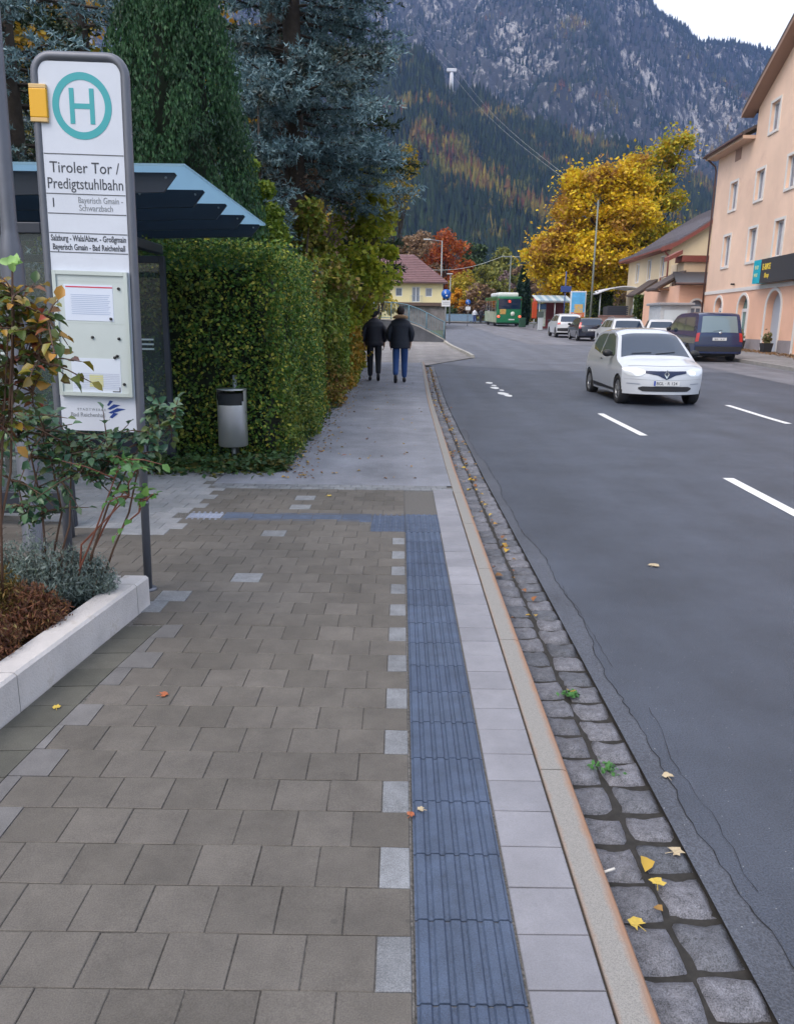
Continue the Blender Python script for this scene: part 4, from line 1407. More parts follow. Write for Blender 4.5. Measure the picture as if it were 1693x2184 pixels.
def rosebush(label, x, y, z, targets, nper, leafm, ls, seed, stemm, spread=.10, cat='rose bush', group='rose bushes in the planting bed', nstem=6, thorn=0):
    rg = np.random.default_rng(seed)
    t = thing('rose_bush', label, cat, (x, y, z), group=group)
    P, A, Nn = [], [], []
    m = MB()
    for i in range(nstem):
        m0 = Vector((x + rg.normal() * .05, y + rg.normal() * .05, z - .02))
        tg = [Vector(q) for q in targets]
        c = tg[i % len(tg)]
        md = m0.lerp(c, .5) + Vector((rg.normal() * .05, rg.normal() * .05, .04))
        m.tube([m0, m0.lerp(md, .6) + Vector((rg.normal() * .02, 0, 0)), md, c], [.0065, .0055, .005, .003], 6)
    for tq in targets:
        c = np.array(tq)
        for j in range(nper):
            e = c + rg.normal(size=3) * np.array([spread, spread, spread * .9])
            d = e - c; d = d / (np.linalg.norm(d) + 1e-6)
            m.tube([c, c + (e - c) * .55 + [0, 0, .01], e], [.004, .003, .0018], 4, cap=False)
            # compound leaf: five leaflets
            for k, (f, s_) in enumerate([(.35, 1), (.35, -1), (.7, 1), (.7, -1), (1, 0)]):
                p = c + (e - c) * f
                sd_ = np.cross(d, [0, 0, 1.0]); sd_ /= np.linalg.norm(sd_) + 1e-6
                ax = d * (.35 if s_ else 1) + sd_ * s_ * .9 + rg.normal(size=3) * .25 + np.array([0, 0, -.15])
                P.append(p); A.append(ax / np.linalg.norm(ax)); nn = np.array([0, -.35, 1.0]) + rg.normal(size=3) * .45; Nn.append(nn / np.linalg.norm(nn))
    m.build('stems', stemm, t)
    P, A, Nn = map(np.array, (P, A, Nn))
    ln = ls * rg.uniform(.65, 1.25, len(P))
    V, F_ = leafshape(P, A, Nn, ln, ln * .66)
    npmesh('leaves', V, 3, leafm, t, False, F_)
    return t


ROSE_A = leafmat('autumn_rose_leaf', [(.045, .10, .03), (.08, .14, .035), (.12, .16, .03), (.24, .20, .03), (.42, .20, .02), (.10, .13, .04), (.32, .07, .05), (.08, .13, .03), (.14, .16, .03), (.05, .11, .04)], rough=.4, trans=.25, spec=.5)
ROSE_G = leafmat('blue_green_rose_leaf', [(.03, .09, .055), (.05, .13, .08), (.06, .15, .07), (.10, .20, .10), (.04, .10, .06), (.16, .20, .05), (.09, .17, .12)], rough=.35, trans=.2, spec=.5)
ROSE_L = leafmat('fresh_green_rose_leaf', [(.08, .22, .06), (.12, .28, .07), (.18, .34, .08), (.10, .22, .10)], rough=.35, trans=.3, spec=.5)
STEM = mat('rose_stem_brown', (.10, .055, .035), .7, var=.2)
STEMR = mat('rose_stem_red', (.20, .07, .045), .6, var=.2)
# targets come from where the foliage sits above the bed
ta = [(-1.33, 2.62, 1.55), (-1.22, 2.60, 1.56), (-1.26, 2.62, 1.46), (-1.34, 2.6, 1.42), (-1.18, 2.63, 1.44), (-1.28, 2.65, 1.34), (-1.37, 2.6, 1.30), (-1.17, 2.62, 1.35), (-1.22, 2.66, 1.24), (-1.36, 2.63, 1.20), (-1.40, 2.7, 1.50), (-1.42, 2.7, 1.36), (-1.13, 2.62, 1.49)]
rosebush('tall rose bush with orange, red and yellow autumn leaves at the left edge', -1.82, 3.25, .09, [(a_ - .05, b_, c_) for a_, b_, c_ in far(ta + [(-1.45, 2.62, 1.10), (-1.33, 2.62, 1.14)], 1.2)], 10, ROSE_A, .054, 7, STEM, spread=.082, nstem=6)
ta = [(-1.72, 3.3, 1.10), (-1.62, 3.3, 1.08), (-1.52, 3.28, 1.02), (-1.42, 3.3, .95), (-1.34, 3.3, .90), (-1.28, 3.3, .92), (-1.66, 3.35, 1.00), (-1.54, 3.3, 1.00), (-1.44, 3.32, .96), (-1.33, 3.3, .93), (-1.72, 3.3, .92), (-1.27, 3.32, .90), (-1.60, 3.3, .90), (-1.50, 3.35, .88)]
rosebush('bushy rose with blue green leaves hanging in front of the lamp post', -1.78, 3.62, .09, far(ta + [(-1.70, 3.3, .80), (-1.60, 3.3, .76), (-1.48, 3.3, .80), (-1.38, 3.3, .84), (-1.66, 3.3, .68), (-1.55, 3.3, .66), (-1.30, 3.3, .82)], 1.09), 8, ROSE_G, .046, 8, STEM, spread=.085, nstem=4)
ta = [(-1.24, 3.45, .70), (-1.30, 3.45, .78), (-1.20, 3.45, .82), (-1.16, 3.45, .68), (-1.26, 3.45, .87), (-1.20, 3.45, .62)]
rosebush('small rose with fresh round green leaves on bare red stems beside the sign post', -1.62, 3.62, .09, ta, 3, ROSE_L, .05, 9, STEMR, spread=.06, nstem=3)
ta = [(-1.14, 3.62, 1.06), (-1.20, 3.62, .97), (-1.06, 3.62, 1.04), (-1.18, 3.62, .93), (-1.24, 3.6, .86), (-1.08, 3.62, 1.0)]
rosebush('rose shoot with green and yellow leaves crossing in front of the sign board', -1.56, 3.68, .09, ta, 6, ROSE_G, .045, 10, STEM, spread=.05, nstem=2)
# one long shoot with a pale green tip in front of the lamp post
t = thing('rose_shoot', 'long thin rose shoot with one pale green leaf cluster at the lamp post', 'rose shoot', (-1.60, 3.15, .1), group='rose bushes in the planting bed')
m = MB(); m.tube([(-1.60, 3.15, 1.1), (-1.54, 3.12, 1.4), (-1.50, 3.1, 1.69)], [.006, .005, .004, .002], 5); m.build('stem', STEM, t)
n = 9; rg = np.random.default_rng(4)
V, F_ = leafshape(np.tile([-1.495, 3.1, 1.70], (n, 1)) + rg.normal(size=(n, 3)) * .012, (lambda q: q / np.linalg.norm(q, axis=1)[:, None])(rg.normal(size=(n, 3)) + [0.1, 0, .2]), np.tile([0.1, -1.0, .3], (n, 1)), np.full(n, .045), np.full(n, .032))
npmesh('leaves', V, 3, leafmat('pale_green_leaf', [(.25, .45, .12), (.35, .55, .22)]), t, False, F_)


def tuft(name, label, cat, cx, cy, z, rx, ry, h, n, mtl, seed, wid=.003, seg=.05, group=None, outward=.5):
    """dense low plant: many thin upright shoots with tiny leaves"""
    rg = np.random.default_rng(seed)
    t = thing(name, label, cat, (cx, cy, z), group=group)
    a = rg.uniform(0, 6.283, n); r_ = np.sqrt(rg.uniform(0, 1, n))
    bx, by = cx + rx * .45 * r_ * np.cos(a), cy + ry * .45 * r_ * np.sin(a)
    tx, ty = cx + rx * r_ * np.cos(a), cy + ry * r_ * np.sin(a)
    hh = h * (1 - .55 * r_ ** 2) * rg.uniform(.6, 1.1, n)
    K = 14
    u = rg.uniform(.12, 1, (n, K))
    P = np.stack([bx[:, None] + (tx - bx)[:, None] * u ** 1.2, by[:, None] + (ty - by)[:, None] * u ** 1.2, z + hh[:, None] * u ** .9], 2).reshape(-1, 3)
    P += rg.normal(size=P.shape) * .008
    up = np.tile([0, 0, 1.0], (len(P), 1)) + .9 * rand_unit(len(P)) + np.stack([np.repeat(tx - bx, K), np.repeat(ty - by, K), np.zeros(len(P))], 1) * 1.5
    npmesh('foliage', leaf_quads(P, rand_unit(len(P)), wid * rg.uniform(.7, 1.4, len(P)), seg / wid, .1, up), 4, mtl, t)
    m = MB()
    for i in range(0, n, max(1, n // 60)):
        m.tube([(bx[i], by[i], z - .01), ((bx[i] + tx[i]) / 2, (by[i] + ty[i]) / 2, z + hh[i] * .5), (tx[i], ty[i], z + hh[i])], [.003, .002, .001], 3, cap=False)
    m.build('stems', STEM, t)
    return t


LAV = leafmat('lavender_grey_leaf', [(.16, .21, .19), (.22, .28, .26), (.12, .17, .14), (.28, .33, .32), (.10, .14, .10)])
HEA = leafmat('brown_heather_leaf', [(.13, .055, .035), (.20, .08, .045), (.08, .04, .03), (.26, .13, .05), (.10, .035, .04), (.20, .16, .05)])
HEAY = leafmat('rusty_green_leaf', [(.20, .14, .035), (.14, .12, .03), (.26, .15, .04), (.10, .08, .03)])
for i, (x, y, rx, ry, h, mt, nm, lab) in enumerate([
    (-1.76, 3.55, .26, .22, .40, LAV, 'lavender', 'grey green lavender clump in the middle of the bed'),
    (-1.60, 3.66, .20, .14, .31, LAV, 'lavender', 'grey green lavender clump at the far corner of the planter wall'),
    (-2.05, 3.55, .26, .22, .42, LAV, 'lavender', 'lavender clump farther left behind the brown heather'),
    (-1.90, 3.22, .25, .24, .40, HEAY, 'heather', 'yellowish brown heather behind the dark brown one'),
    (-1.76, 2.92, .22, .24, .28, HEA, 'heather', 'dark reddish brown heather along the pale wall'),
    (-2.02, 2.92, .26, .26, .36, HEA, 'heather', 'reddish brown heather cut by the left edge'),
    (-1.66, 3.26, .17, .2, .25, HEA, 'heather', 'low brown heather between lavender and wall'),
    (-2.3, 3.3, .3, .28, .42, HEAY, 'heather', 'rusty heather at the back of the bed')]):
    tuft(nm, lab, nm, x, y, .08, rx, ry, h, 900 if mt is LAV else 1100, mt, 200 + i, wid=.0065, seg=.026, group='low plants in the planting bed')

# ================================================================= fallen leaves
rg = np.random.default_rng(12)
n = 380
y = 1.6 + 24 * rg.random(n) ** .8
ko = np.array([kerb_out(v) for v in y])
which = rg.random(n)
x = np.where(which < .55, ko + .175 + rg.normal(size=n) * .014, np.where(which < .85, ko + .02 + np.abs(rg.normal(size=n)) * .035, ko + rg.uniform(.02, .35, n)))
keep = rg.random(n) < np.clip((y - 1) / 9, .10, 1)
x, y = x[keep], y[keep]; n = len(x)
z = np.interp(y, GY, GZ) + .006 + rg.uniform(0, .006, n)
ax = rand_unit(n); ax[:, 2] *= .15; ax /= np.linalg.norm(ax, axis=1)[:, None]
nr = np.tile([0, 0, 1.0], (n, 1)) + rand_unit(n) * .35
ln = rg.uniform(.025, .06, n)
V, F_ = leafshape(np.stack([x, y, z], 1), ax, nr, ln, ln * .8)
FALL = leafmat('fallen_leaf', [(.42, .25, .04), (.50, .34, .05), (.28, .11, .04), (.16, .08, .04), (.34, .20, .06)], trans=.1)
tag(npmesh('fallen_leaves', V, 3, FALL, None, False, F_), kind='stuff')
n = 420
yb = 7.4 + 18 * rg.random(n) ** 1.6
xb = -1.15 + np.abs(rg.normal(size=n)) * .17 + np.where(rg.random(n) < .2, rg.uniform(0, 1.4, n), 0)
nn = rg.random(n) < .25
z = np.interp(yb, GY, GZ) + .108
ax = rand_unit(n); ax[:, 2] *= .15; ax /= np.linalg.norm(ax, axis=1)[:, None]
ln = rg.uniform(.02, .045, n)
V, F_ = leafshape(np.stack([xb, yb, z], 1), ax, np.tile([0, 0, 1.0], (n, 1)) + rand_unit(n) * .35, ln, ln * .8)
tag(npmesh('path_leaves', V, 3, FALL, None, False, F_), kind='stuff')


def single_leaf(label, x, y, z, s, col, ang, lobes=5):
    m = MB()
    vs = [(0, 0, .004)]
    k = lobes * 2 + 1
    for i in range(k):
        a = -2.2 + 4.4 * i / (k - 1)
        r_ = s * ((1 if i % 2 == 0 else .80) * random.uniform(.8, 1.15)) * (1 - .12 * abs(a))
        vs.append((r_ * math.cos(a + ang), r_ * math.sin(a + ang), .004 + .006 * random.random()))
    vs = [(v[0] + x, v[1] + y, v[2] + z) for v in vs]
    m.add(vs, [(0, i, i + 1) for i in range(1, len(vs) - 1)])
    m.tube([(x, y, z + .004), (x - s * .9 * math.cos(ang), y - s * .9 * math.sin(ang), z + .003)], .0012, 4)
    tag(m.build('fallen_leaf', col), label, 'leaf', 'single fallen leaves')


LY = mat('leaf_yellow', (.50, .36, .06), .6, var=.2, vscale=60); LB = mat('leaf_rust', (.33, .10, .04), .6, var=.2, vscale=60); LP = mat('leaf_pale', (.42, .34, .22), .6, var=.2, vscale=60)
for lab, x, y, z, s, c_, a in [
    ('rust brown leaf lying alone in the middle of the brown slabs', -.95, 2.86, .001, .028, LB, .4),
    ('small yellow leaf on the brown slabs nearer the planter wall', -1.33, 2.74, .001, .020, LY, 2.),
    ('tiny orange leaf at the left edge of the blue tactile strip', .048, 2.09, .001, .017, LB, 1.),
    ('curled tan leaf on a rib of the blue tactile strip', .085, 2.12, .001, .017, LP, 3.),
    ('yellow lobed leaf on the nearest setts of the gutter', .72, 1.42, -.094, .032, LY, .8),
    ('yellow leaf on the second nearest inner sett', .66, 1.76, -.094, .030, LY, 2.2),
    ('orange leaf lying on an outer sett of the gutter', .86, 2.06, -.094, .032, LP, .2),
    ('yellow leaf in the joint between the two sett rows, nearest one', .765, 1.92, -.096, .028, LY, 1.3),
    ('pale pink leaf at the cracked asphalt edge', .98, 2.47, -.094, .026, LP, 1.8),
    ('pale star shaped leaf alone on the dark asphalt', 1.73, 5.0, -.096, .05, LP, .9),
    ('yellow leaf lying on the footpath beyond the crosswise strip', -.62, 6.62, .001, .035, LY, .5),
    ('rust leaf on the footpath asphalt beyond the paving', -.60, 8.2, .102, .035, LB, .5)]:
    single_leaf(lab, x, y, z, s, c_, a)
# leaf litter at the foot of the pink building
n = 1500
yl = rg.uniform(26, 44, n); xl = 15.15 + .0445 * yl + rg.normal(size=n) * .3 - .35
ax = rand_unit(n); ax[:, 2] *= .15; ax /= np.linalg.norm(ax, axis=1)[:, None]
ln = rg.uniform(.06, .12, n)
V, F_ = leafshape(np.stack([xl, yl, np.interp(yl, GY, GZ) + .13], 1), ax, np.tile([0, 0, 1.0], (n, 1)) + rand_unit(n) * .35, ln, ln * .8)
tag(npmesh('leaf_litter', V, 3, leafmat('litter_leaf', [(.28, .16, .07), (.20, .11, .06), (.34, .22, .10)]), None, False, F_), kind='stuff')
# small weeds in the gutter joints
for i, (x, y, s) in enumerate([(.775, 2.52, .05), (.77, 3.10, .03)]):
    rg = np.random.default_rng(300 + i); n = 60
    P = np.stack([x + rg.normal(size=n) * s * .6, y + rg.normal(size=n) * s * .45, -.096 + rg.uniform(0, .014, n)], 1)
    t_ = leaves('weed', leafmat('weed_green', [(.05, .16, .04), (.08, .22, .06)]), None, P, .014, up=.8)
    tag(t_, ['larger green weed growing between the two sett rows', 'smaller green weed growing between the two sett rows, farther on'][i], 'weed', 'weeds in the gutter')
# cigarette end and pale specks of gum
m = MB(); m.tube([(.615, 1.96, -.088), (.655, 1.975, -.086)], .004, 8)
tag(m.build('cigarette_end', mat('cigarette_white', (.7, .66, .6), .8)), 'white cigarette end lying at the foot of the kerb', 'cigarette end')

# trees further left that close the garden side
for i, (x, y, h, r_, kd) in enumerate([(-9, 34, 12, 4.5, 0), (-15, 44, 14, 5.5, 1), (-12, 9, 9, 3.5, 0), (-7, 46, 9, 3.4, 1), (-13, 24, 13, 4.5, 0), (-5.2, 56, 6, 2.4, 1), (-10, 2, 8, 3, 1)]):
    broadleaf('garden_tree', ['green broad tree in the garden, %s' % q for q in ('behind the middle hedge', '', 'far left of the shelter', '', 'behind the dark spruces', '', '')][i] if kd == 0 else ['', 'yellowing tree deep in the garden behind the hedges', '', 'yellowing tree beyond the end of the hedge', '', 'small yellowing tree left of the garage wing', 'yellowing tree left of the planting bed'][i], 'tree', x, y, R(y), h, r_, H2 if kd == 0 else H3, 3500, .22, h * .15, seed=130 + i, group='garden trees left of the path')
# ================================================================= cars
class Car:
    """car shell from a side profile. Local frame: y=0 front, y=L rear, x across, z up. M places it."""

    def __init__(s, up, lo, hw, belt, roofw, wheels, wr, front_round=.17, rear_round=.10, crown=.035, M=Matrix()):
        s.up, s.lo, s.hw, s.belt, s.roofw, s.wheels, s.wr = up, lo, hw, belt, roofw, wheels, wr
        s.fr, s.rr, s.cr, s.M = front_round, rear_round, crown, M
        s.L = max(p[0] for p in up)
        s.zr = max(p[1] for p in up)

    def W(s, z):
        if z <= s.belt:
            q = (z - .62) / .45
            return s.hw * (1 - .055 * q * q)
        w0 = s.hw * (1 - .055 * ((s.belt - .62) / .45) ** 2)
        t = (z - s.belt) / (s.zr - s.belt)
        return w0 + (s.roofw - w0) * (t * .85 + t * t * .15)

    def P(s, u, y, z, off=0, n=None):
        au = abs(u)
        yy = y + s.fr * max(0, 1 - y / .42) ** 1.3 * au ** 2.6 - s.rr * max(0, 1 - (s.L - y) / .40) ** 1.3 * au ** 3
        v = Vector((u * s.W(z), yy, z))
        return v

    def top(s, y):
        return float(np.interp(y, [p[0] for p in s.up], [p[1] for p in s.up]))

    def bot(s, y):
        z = float(np.interp(y, [p[0] for p in s.lo], [p[1] for p in s.lo]))
        for wy in s.wheels:
            d = abs(y - wy); ra = s.wr + .045
            if d < ra: z = max(z, s.wr - .02 + math.sqrt(max(0, ra * ra - d * d)))
        return z

    def shell(s, parent, mtl, name='body'):
        m = MB(); m.smooth = True
        # top surface along the upper profile
        pts = []
        for (a, b) in zip(s.up[:-1], s.up[1:]):
            k = max(1, int(math.hypot(b[0] - a[0], b[1] - a[1]) / .07))
            pts += [(a[0] + (b[0] - a[0]) * i / k, a[1] + (b[1] - a[1]) * i / k) for i in range(k)]
        pts.append(s.up[-1])
        nu = 16
        us = [math.sin(-PI / 2 + PI * i / nu) for i in range(nu + 1)]
        rings = []
        for (y, z) in pts:
            ring = []
            for u in us:
                zz = z - s.cr * abs(u) ** 5 * min(1, max(0, (z - .5) / .3))
                ring.append(s.M @ s.P(u, y, zz))
            rings.append(ring)
        m.loft(rings, closed=False, cap=False)
        # sides
        ys = sorted(set([round(p[0], 3) for p in s.up] + [round(s.L * i / 70, 3) for i in range(71)] + [round(wy + (s.wr + .045) * math.cos(PI * k / 16), 3) for wy in s.wheels for k in range(17)]))
        ys = [y for y in ys if s.up[0][0] <= y <= s.up[-1][0] or True]
        ys = [y for y in ys if 0 <= y <= s.L]
        for sd in (-1, 1):
            rings = []
            for y in ys:
                zt = s.top(y) - s.cr * min(1, max(0, (s.top(y) - .5) / .3)); zb = min(s.bot(y), zt - .01)
                nz = 14
                rings.append([s.M @ s.P(sd, y, zb + (zt - zb) * i / nz) for i in range(nz + 1)])
            m.loft(rings, closed=False, cap=False)
        # fascias down to the bumper underside at both ends
        for end in (0, 1):
            y = 0 if end == 0 else s.L
            z1 = s.up[0][1] if end == 0 else s.up[-1][1]
            zb = s.bot(y)
            if z1 - zb > .02:
                rings = [[s.M @ s.P(u, y, zb + (z1 - zb) * i / 3) for u in us] for i in range(4)]
                m.loft(rings, closed=False, cap=False)
        b_ = m.build(name, mtl, parent, world=False)
        m = MB()
        xw = s.hw * .80
        m.box(-xw, xw, .40, s.L - .3, .2, .24, s.M)
        # wheel housings
        m.box(-xw, xw, .44, s.L - .36, .24, s.belt - .28, s.M)
        m.build('underbody', BLACK, parent, world=False)
        return b_

    def zy(s, z, front=True):
        """y on the front / rear fascia at height z"""
        ps = s.up if front else list(reversed(s.up))
        out = []
        for a, b in zip(ps[:-1], ps[1:]):
            if b[1] <= a[1] + 1e-9 or (out and b[1] < out[-1][1]): break
            if not out: out.append(a)
            out.append(b)
        if not out: return ps[0][0]
        return float(np.interp(z, [p[1] for p in out], [p[0] for p in out]))

    def panel(s, name, mtl, parent, us, z0s, z1s, front=True, off=.006, nz=4):
        """patch on the front or rear fascia; us across, z0s/z1s heights per u"""
        m = MB(); m.smooth = True
        nn = 15
        sg = -1 if front else 1
        rings = []
        for i in range(nn):
            t = i / (nn - 1)
            u = us[0] + (us[-1] - us[0]) * t
            a = float(np.interp(u, us, z0s)) if us[0] < us[-1] else float(np.interp(-u, [-q for q in us], z0s))
            b = float(np.interp(u, us, z1s)) if us[0] < us[-1] else float(np.interp(-u, [-q for q in us], z1s))
            ring = []
            for k in range(nz + 1):
                z = a + (b - a) * k / nz
                y = s.zy(z, front)
                e = .02
                yp = s.zy(z + e, front)
                sl = (yp - y) / e
                nrm = Vector((0, sg, abs(sl))).normalized()
                p = s.P(u, y, z - s.cr * abs(u) ** 5 * min(1, max(0, (z - .5) / .3))) + nrm * off + Vector((0, 0, 0))
                ring.append(s.M @ p)
            rings.append(ring)
        m.loft(rings, closed=False, cap=False)
        return m.build(name, mtl, parent, world=False)

    def patch(s, name, mtl, parent, y0, y1, u, off=.006, taper=0.0):
        """patch on the upper skin (windscreen, rear window) between profile y0 and y1"""
        m = MB(); m.smooth = True
        rings = []
        for i in range(9):
            t = i / 8
            y = y0 + (y1 - y0) * t
            z = s.top(y)
            sl = (s.top(y + .01) - s.top(y - .01)) / .02
            nrm = Vector((0, -sl, 1)).normalized()
            uu = u * (1 - taper * t)
            ring = []
            for k in range(13):
                q = -uu + 2 * uu * k / 12
                p = s.P(q, y, z - s.cr * abs(q) ** 5) + nrm * off
                ring.append(s.M @ p)
            rings.append(ring)
        m.loft(rings, closed=False, cap=False)
        return m.build(name, mtl, parent, world=False)

    def side(s, name, mtl, parent, sd, poly, off=.005):
        m = MB()
        tr = tessellate_polygon([[Vector((a, b, 0)) for a, b in poly]])
        vs = [s.M @ (s.P(sd, a, b) + Vector((sd * off, 0, .0))) for a, b in poly]
        m.add(vs, [tuple(t) for t in tr])
        return m.build(name, mtl, parent, world=False)

    def wheel(s, parent, y, sd, rim):
        x = sd * (s.hw - .10)
        r = s.wr
        T = s.M @ Matrix.Translation(Vector((x, y, r)))
        A = Matrix.Rotation(PI / 2, 4, 'Y')
        m = MB()
        m.lathe([(.0, -.085), (r * .6, -.085), (r * .93, -.095), (r, -.07), (r, .07), (r * .93, .095), (r * .66, .088), (r * .62, .06)], n=28, M=T @ (A if sd > 0 else Matrix.Rotation(-PI / 2, 4, 'Y')))
        wh = m.build('wheel', RUBBER, parent, world=False)
        m = MB()
        B = T @ (A if sd > 0 else Matrix.Rotation(-PI / 2, 4, 'Y'))
        m.lathe([(r * .64, .055), (r * .64, .082), (r * .58, .086), (r * .56, .06)], n=28, M=B)
        for k in range(5):
            C = B @ Matrix.Rotation(2 * PI * k / 5, 4, 'Z')
            m.box(0, r * .58, -.03, .03, .055, .078, C)
        m.lathe([(0, .085), (.05, .083), (.055, .06)], n=12, M=B)
        m.build('rim', rim, wh, world=False)


RIM = mat('alloy_rim', (.42, .43, .45), .35, .8)
RIMD = mat('dark_alloy_rim', (.12, .12, .13), .4, .6)
CGLASS = mat('tinted_car_glass', (.012, .028, .06), .05, 0, spec=.7, coat=.3)
CGLASS_L = mat('light_car_glass', (.16, .22, .24), .05, 0, spec=.9, coat=.6)
CGREEN = mat('greenish_car_glass', (.10, .12, .08), .06, 0, spec=.9, coat=.5)
LAMPR = mat('red_tail_lamp', (.45, .02, .02), .2, coat=.5)
LAMPW = mat('clear_lamp', (.72, .76, .80), .12, .2, coat=.8)
PLATE = mat('number_plate_white', (.62, .63, .64), .5)
TRIM = mat('dark_trim', (.02, .02, .024), .55)


def plate_text(c, s_, size, y, z, parent, front):
    if front: M_ = c.M @ Matrix(((1, 0, 0, 0), (0, 0, -1, y), (0, 1, 0, z), (0, 0, 0, 1)))
    else: M_ = c.M @ Matrix(((-1, 0, 0, 0), (0, 0, 1, y), (0, 1, 0, z), (0, 0, 0, 1)))
    cu = bpy.data.curves.new('plate_number', 'FONT'); cu.body = s_; cu.size = size; cu.align_x = 'CENTER'; cu.extrude = .001; cu.offset = .001
    ob = bpy.data.objects.new('x', cu); COL.objects.link(ob)
    me = bpy.data.meshes.new_from_object(ob.evaluated_get(bpy.context.evaluated_depsgraph_get()))
    bpy.data.objects.remove(ob)
    me.transform(M_); me.materials.clear(); me.materials.append(TXT)
    o = bpy.data.objects.new('plate_number', me); COL.objects.link(o); o.parent = parent


# --- small white car coming towards us
PW = mat('pearl_white_paint', (.50, .53, .58), .25, coat=.8)
tw = thing('small_car', 'small white car with headlights on driving towards the camera in the near lane', 'car', (5.36, 15.70, R(15.7)))
c = Car(up=[(0, .24), (-.0, .42), (.015, .58), (.05, .68), (.13, .765), (.30, .835), (.55, .90), (.74, .945), (.86, 1.01), (1.36, 1.40), (1.54, 1.475), (1.80, 1.525), (2.3, 1.55), (2.8, 1.53), (3.12, 1.47), (3.25, 1.40), (3.42, 1.05), (3.50, .9), (3.58, .72), (3.61, .5), (3.60, .3)],
        lo=[(0, .22), (.3, .2), (3.3, .2), (3.6, .3)], hw=.825, belt=.93, roofw=.575, wheels=(.62, 3.10), wr=.30, front_round=.33, rear_round=.14, crown=.075)
c.shell(tw, PW)
c.patch('windscreen', CGLASS, tw, .83, 1.44, .905)
for sd in (-1, 1):
    c.side('side_window', CGREEN, tw, sd, [(1.06, .985), (1.16, .96), (2.22, .985), (2.22, 1.41), (1.86, 1.43), (1.56, 1.36)])
    c.side('side_window', CGREEN, tw, sd, [(2.28, .985), (2.95, 1.06), (3.10, 1.18), (3.0, 1.35), (2.75, 1.41), (2.28, 1.42)])
    c.side('sill_trim', TRIM, tw, sd, [(.98, .25), (2.70, .25), (2.72, .34), (.97, .30)])
    c.side('door_line', TRIM, tw, sd, [(1.20, .32), (1.208, .32), (1.208, .96), (1.20, .96)], off=.006)
    c.side('door_line', TRIM, tw, sd, [(2.248, .32), (2.256, .32), (2.256, .97), (2.248, .97)], off=.006)
    c.side('door_handle', TRIM, tw, sd, [(1.98, .86), (2.14, .87), (2.14, .895), (1.98, .885)], off=.012)
    m = MB(); m.ell((sd * .93, 1.16, 1.02), (.11, .07, .075), M=c.M); m.box(min(sd * .8, sd * .88), max(sd * .8, sd * .88), 1.14, 1.18, .96, .99, c.M)
    m.build('wing_mirror', BLACK, tw, world=False)
    for y in c.wheels: c.wheel(tw, y, sd, RIM)
    q = [(.50 * sd), (.62 * sd), (.86 * sd), (.97 * sd)]
    if sd > 0: us, a, b_ = q, [.655, .60, .61, .70], [.70, .745, .79, .80]
    else: us, a, b_ = q[::-1], [.70, .61, .60, .655], [.80, .79, .745, .70]
    hl = c.panel('headlight', LAMPW, tw, us, a, b_, off=.008)
    q2 = sorted([.60 * sd, .74 * sd])
    c.panel('running_light', mat('lit_headlight', (1, .98, .92), .2, emit=1.6), hl, q2, [.645, .645], [.69, .69], off=.014)
    c.panel('fog_vent', mat('vent_grey', (.25, .28, .34), .5), tw, sorted([.62 * sd, .9 * sd]), [.435, .44] if sd > 0 else [.44, .435], [.455, .46] if sd > 0 else [.46, .455], off=.006)
c.panel('grille', mat('navy_grille', (.012, .02, .06), .3), tw, [-.52, -.22, 0, .22, .52], [.665, .62, .535, .62, .665], [.705, .70, .70, .70, .705], off=.008)
for (uu, a_, b_) in [(-.52, .665, .705)]: pass
m = MB()
# rhombus badge
yb = c.zy(.64) - .022
for k in range(4):
    pass
m.add([c.M @ Vector(v) for v in [(0, yb - .01, .735), (-.055, yb, .645), (0, yb - .012, .555), (.055, yb, .645), (0, yb - .006, .695), (-.025, yb - .004, .645), (0, yb - .008, .595), (.025, yb - .004, .645)]], [(0, 1, 5, 4), (1, 2, 6, 5), (2, 3, 7, 6), (3, 0, 4, 7)])
m.build('badge', mat('badge_chrome', (.7, .72, .75), .15, 1.0), tw, world=False)
c.panel('bonnet_gap', TRIM, tw, [-.86, -.5, 0, .5, .86], [.825, .80, .79, .80, .825], [.829, .804, .794, .804, .829], off=.004)
c.panel('bumper_gap', mat('gap_grey', (.16, .17, .19), .6), tw, [-.95, 0, .95], [.545, .515, .545], [.549, .519, .549], off=.003)
c.panel('lower_grille', TRIM, tw, [-.66, -.58, .58, .66], [.345, .30, .30, .345], [.375, .40, .40, .375], off=.007)
pz = MB(); yp = -.012; pz.box(-.26, .26, yp - .012, yp, .415, .515, c.M)
pp = pz.build('number_plate', PLATE, tw, world=False)
m = MB(); m.box(-.259, -.225, yp - .0135, yp - .012, .418, .512, c.M); m.build('plate_blue_band', mat('plate_blue', (.01, .05, .35), .5), pp, world=False)
plate_text(c, 'BGL · R 124', .085, yp - .0125, .435, pp, True)
m = MB(); m.tube([Vector((0, .84, 1.02)), Vector((.42, .90, 1.06))], .007, 5); m.tube([Vector((-.5, .86, 1.03)), Vector((-.08, .88, 1.05))], .007, 5)
m.build('wiper', BLACK, tw, world=False)


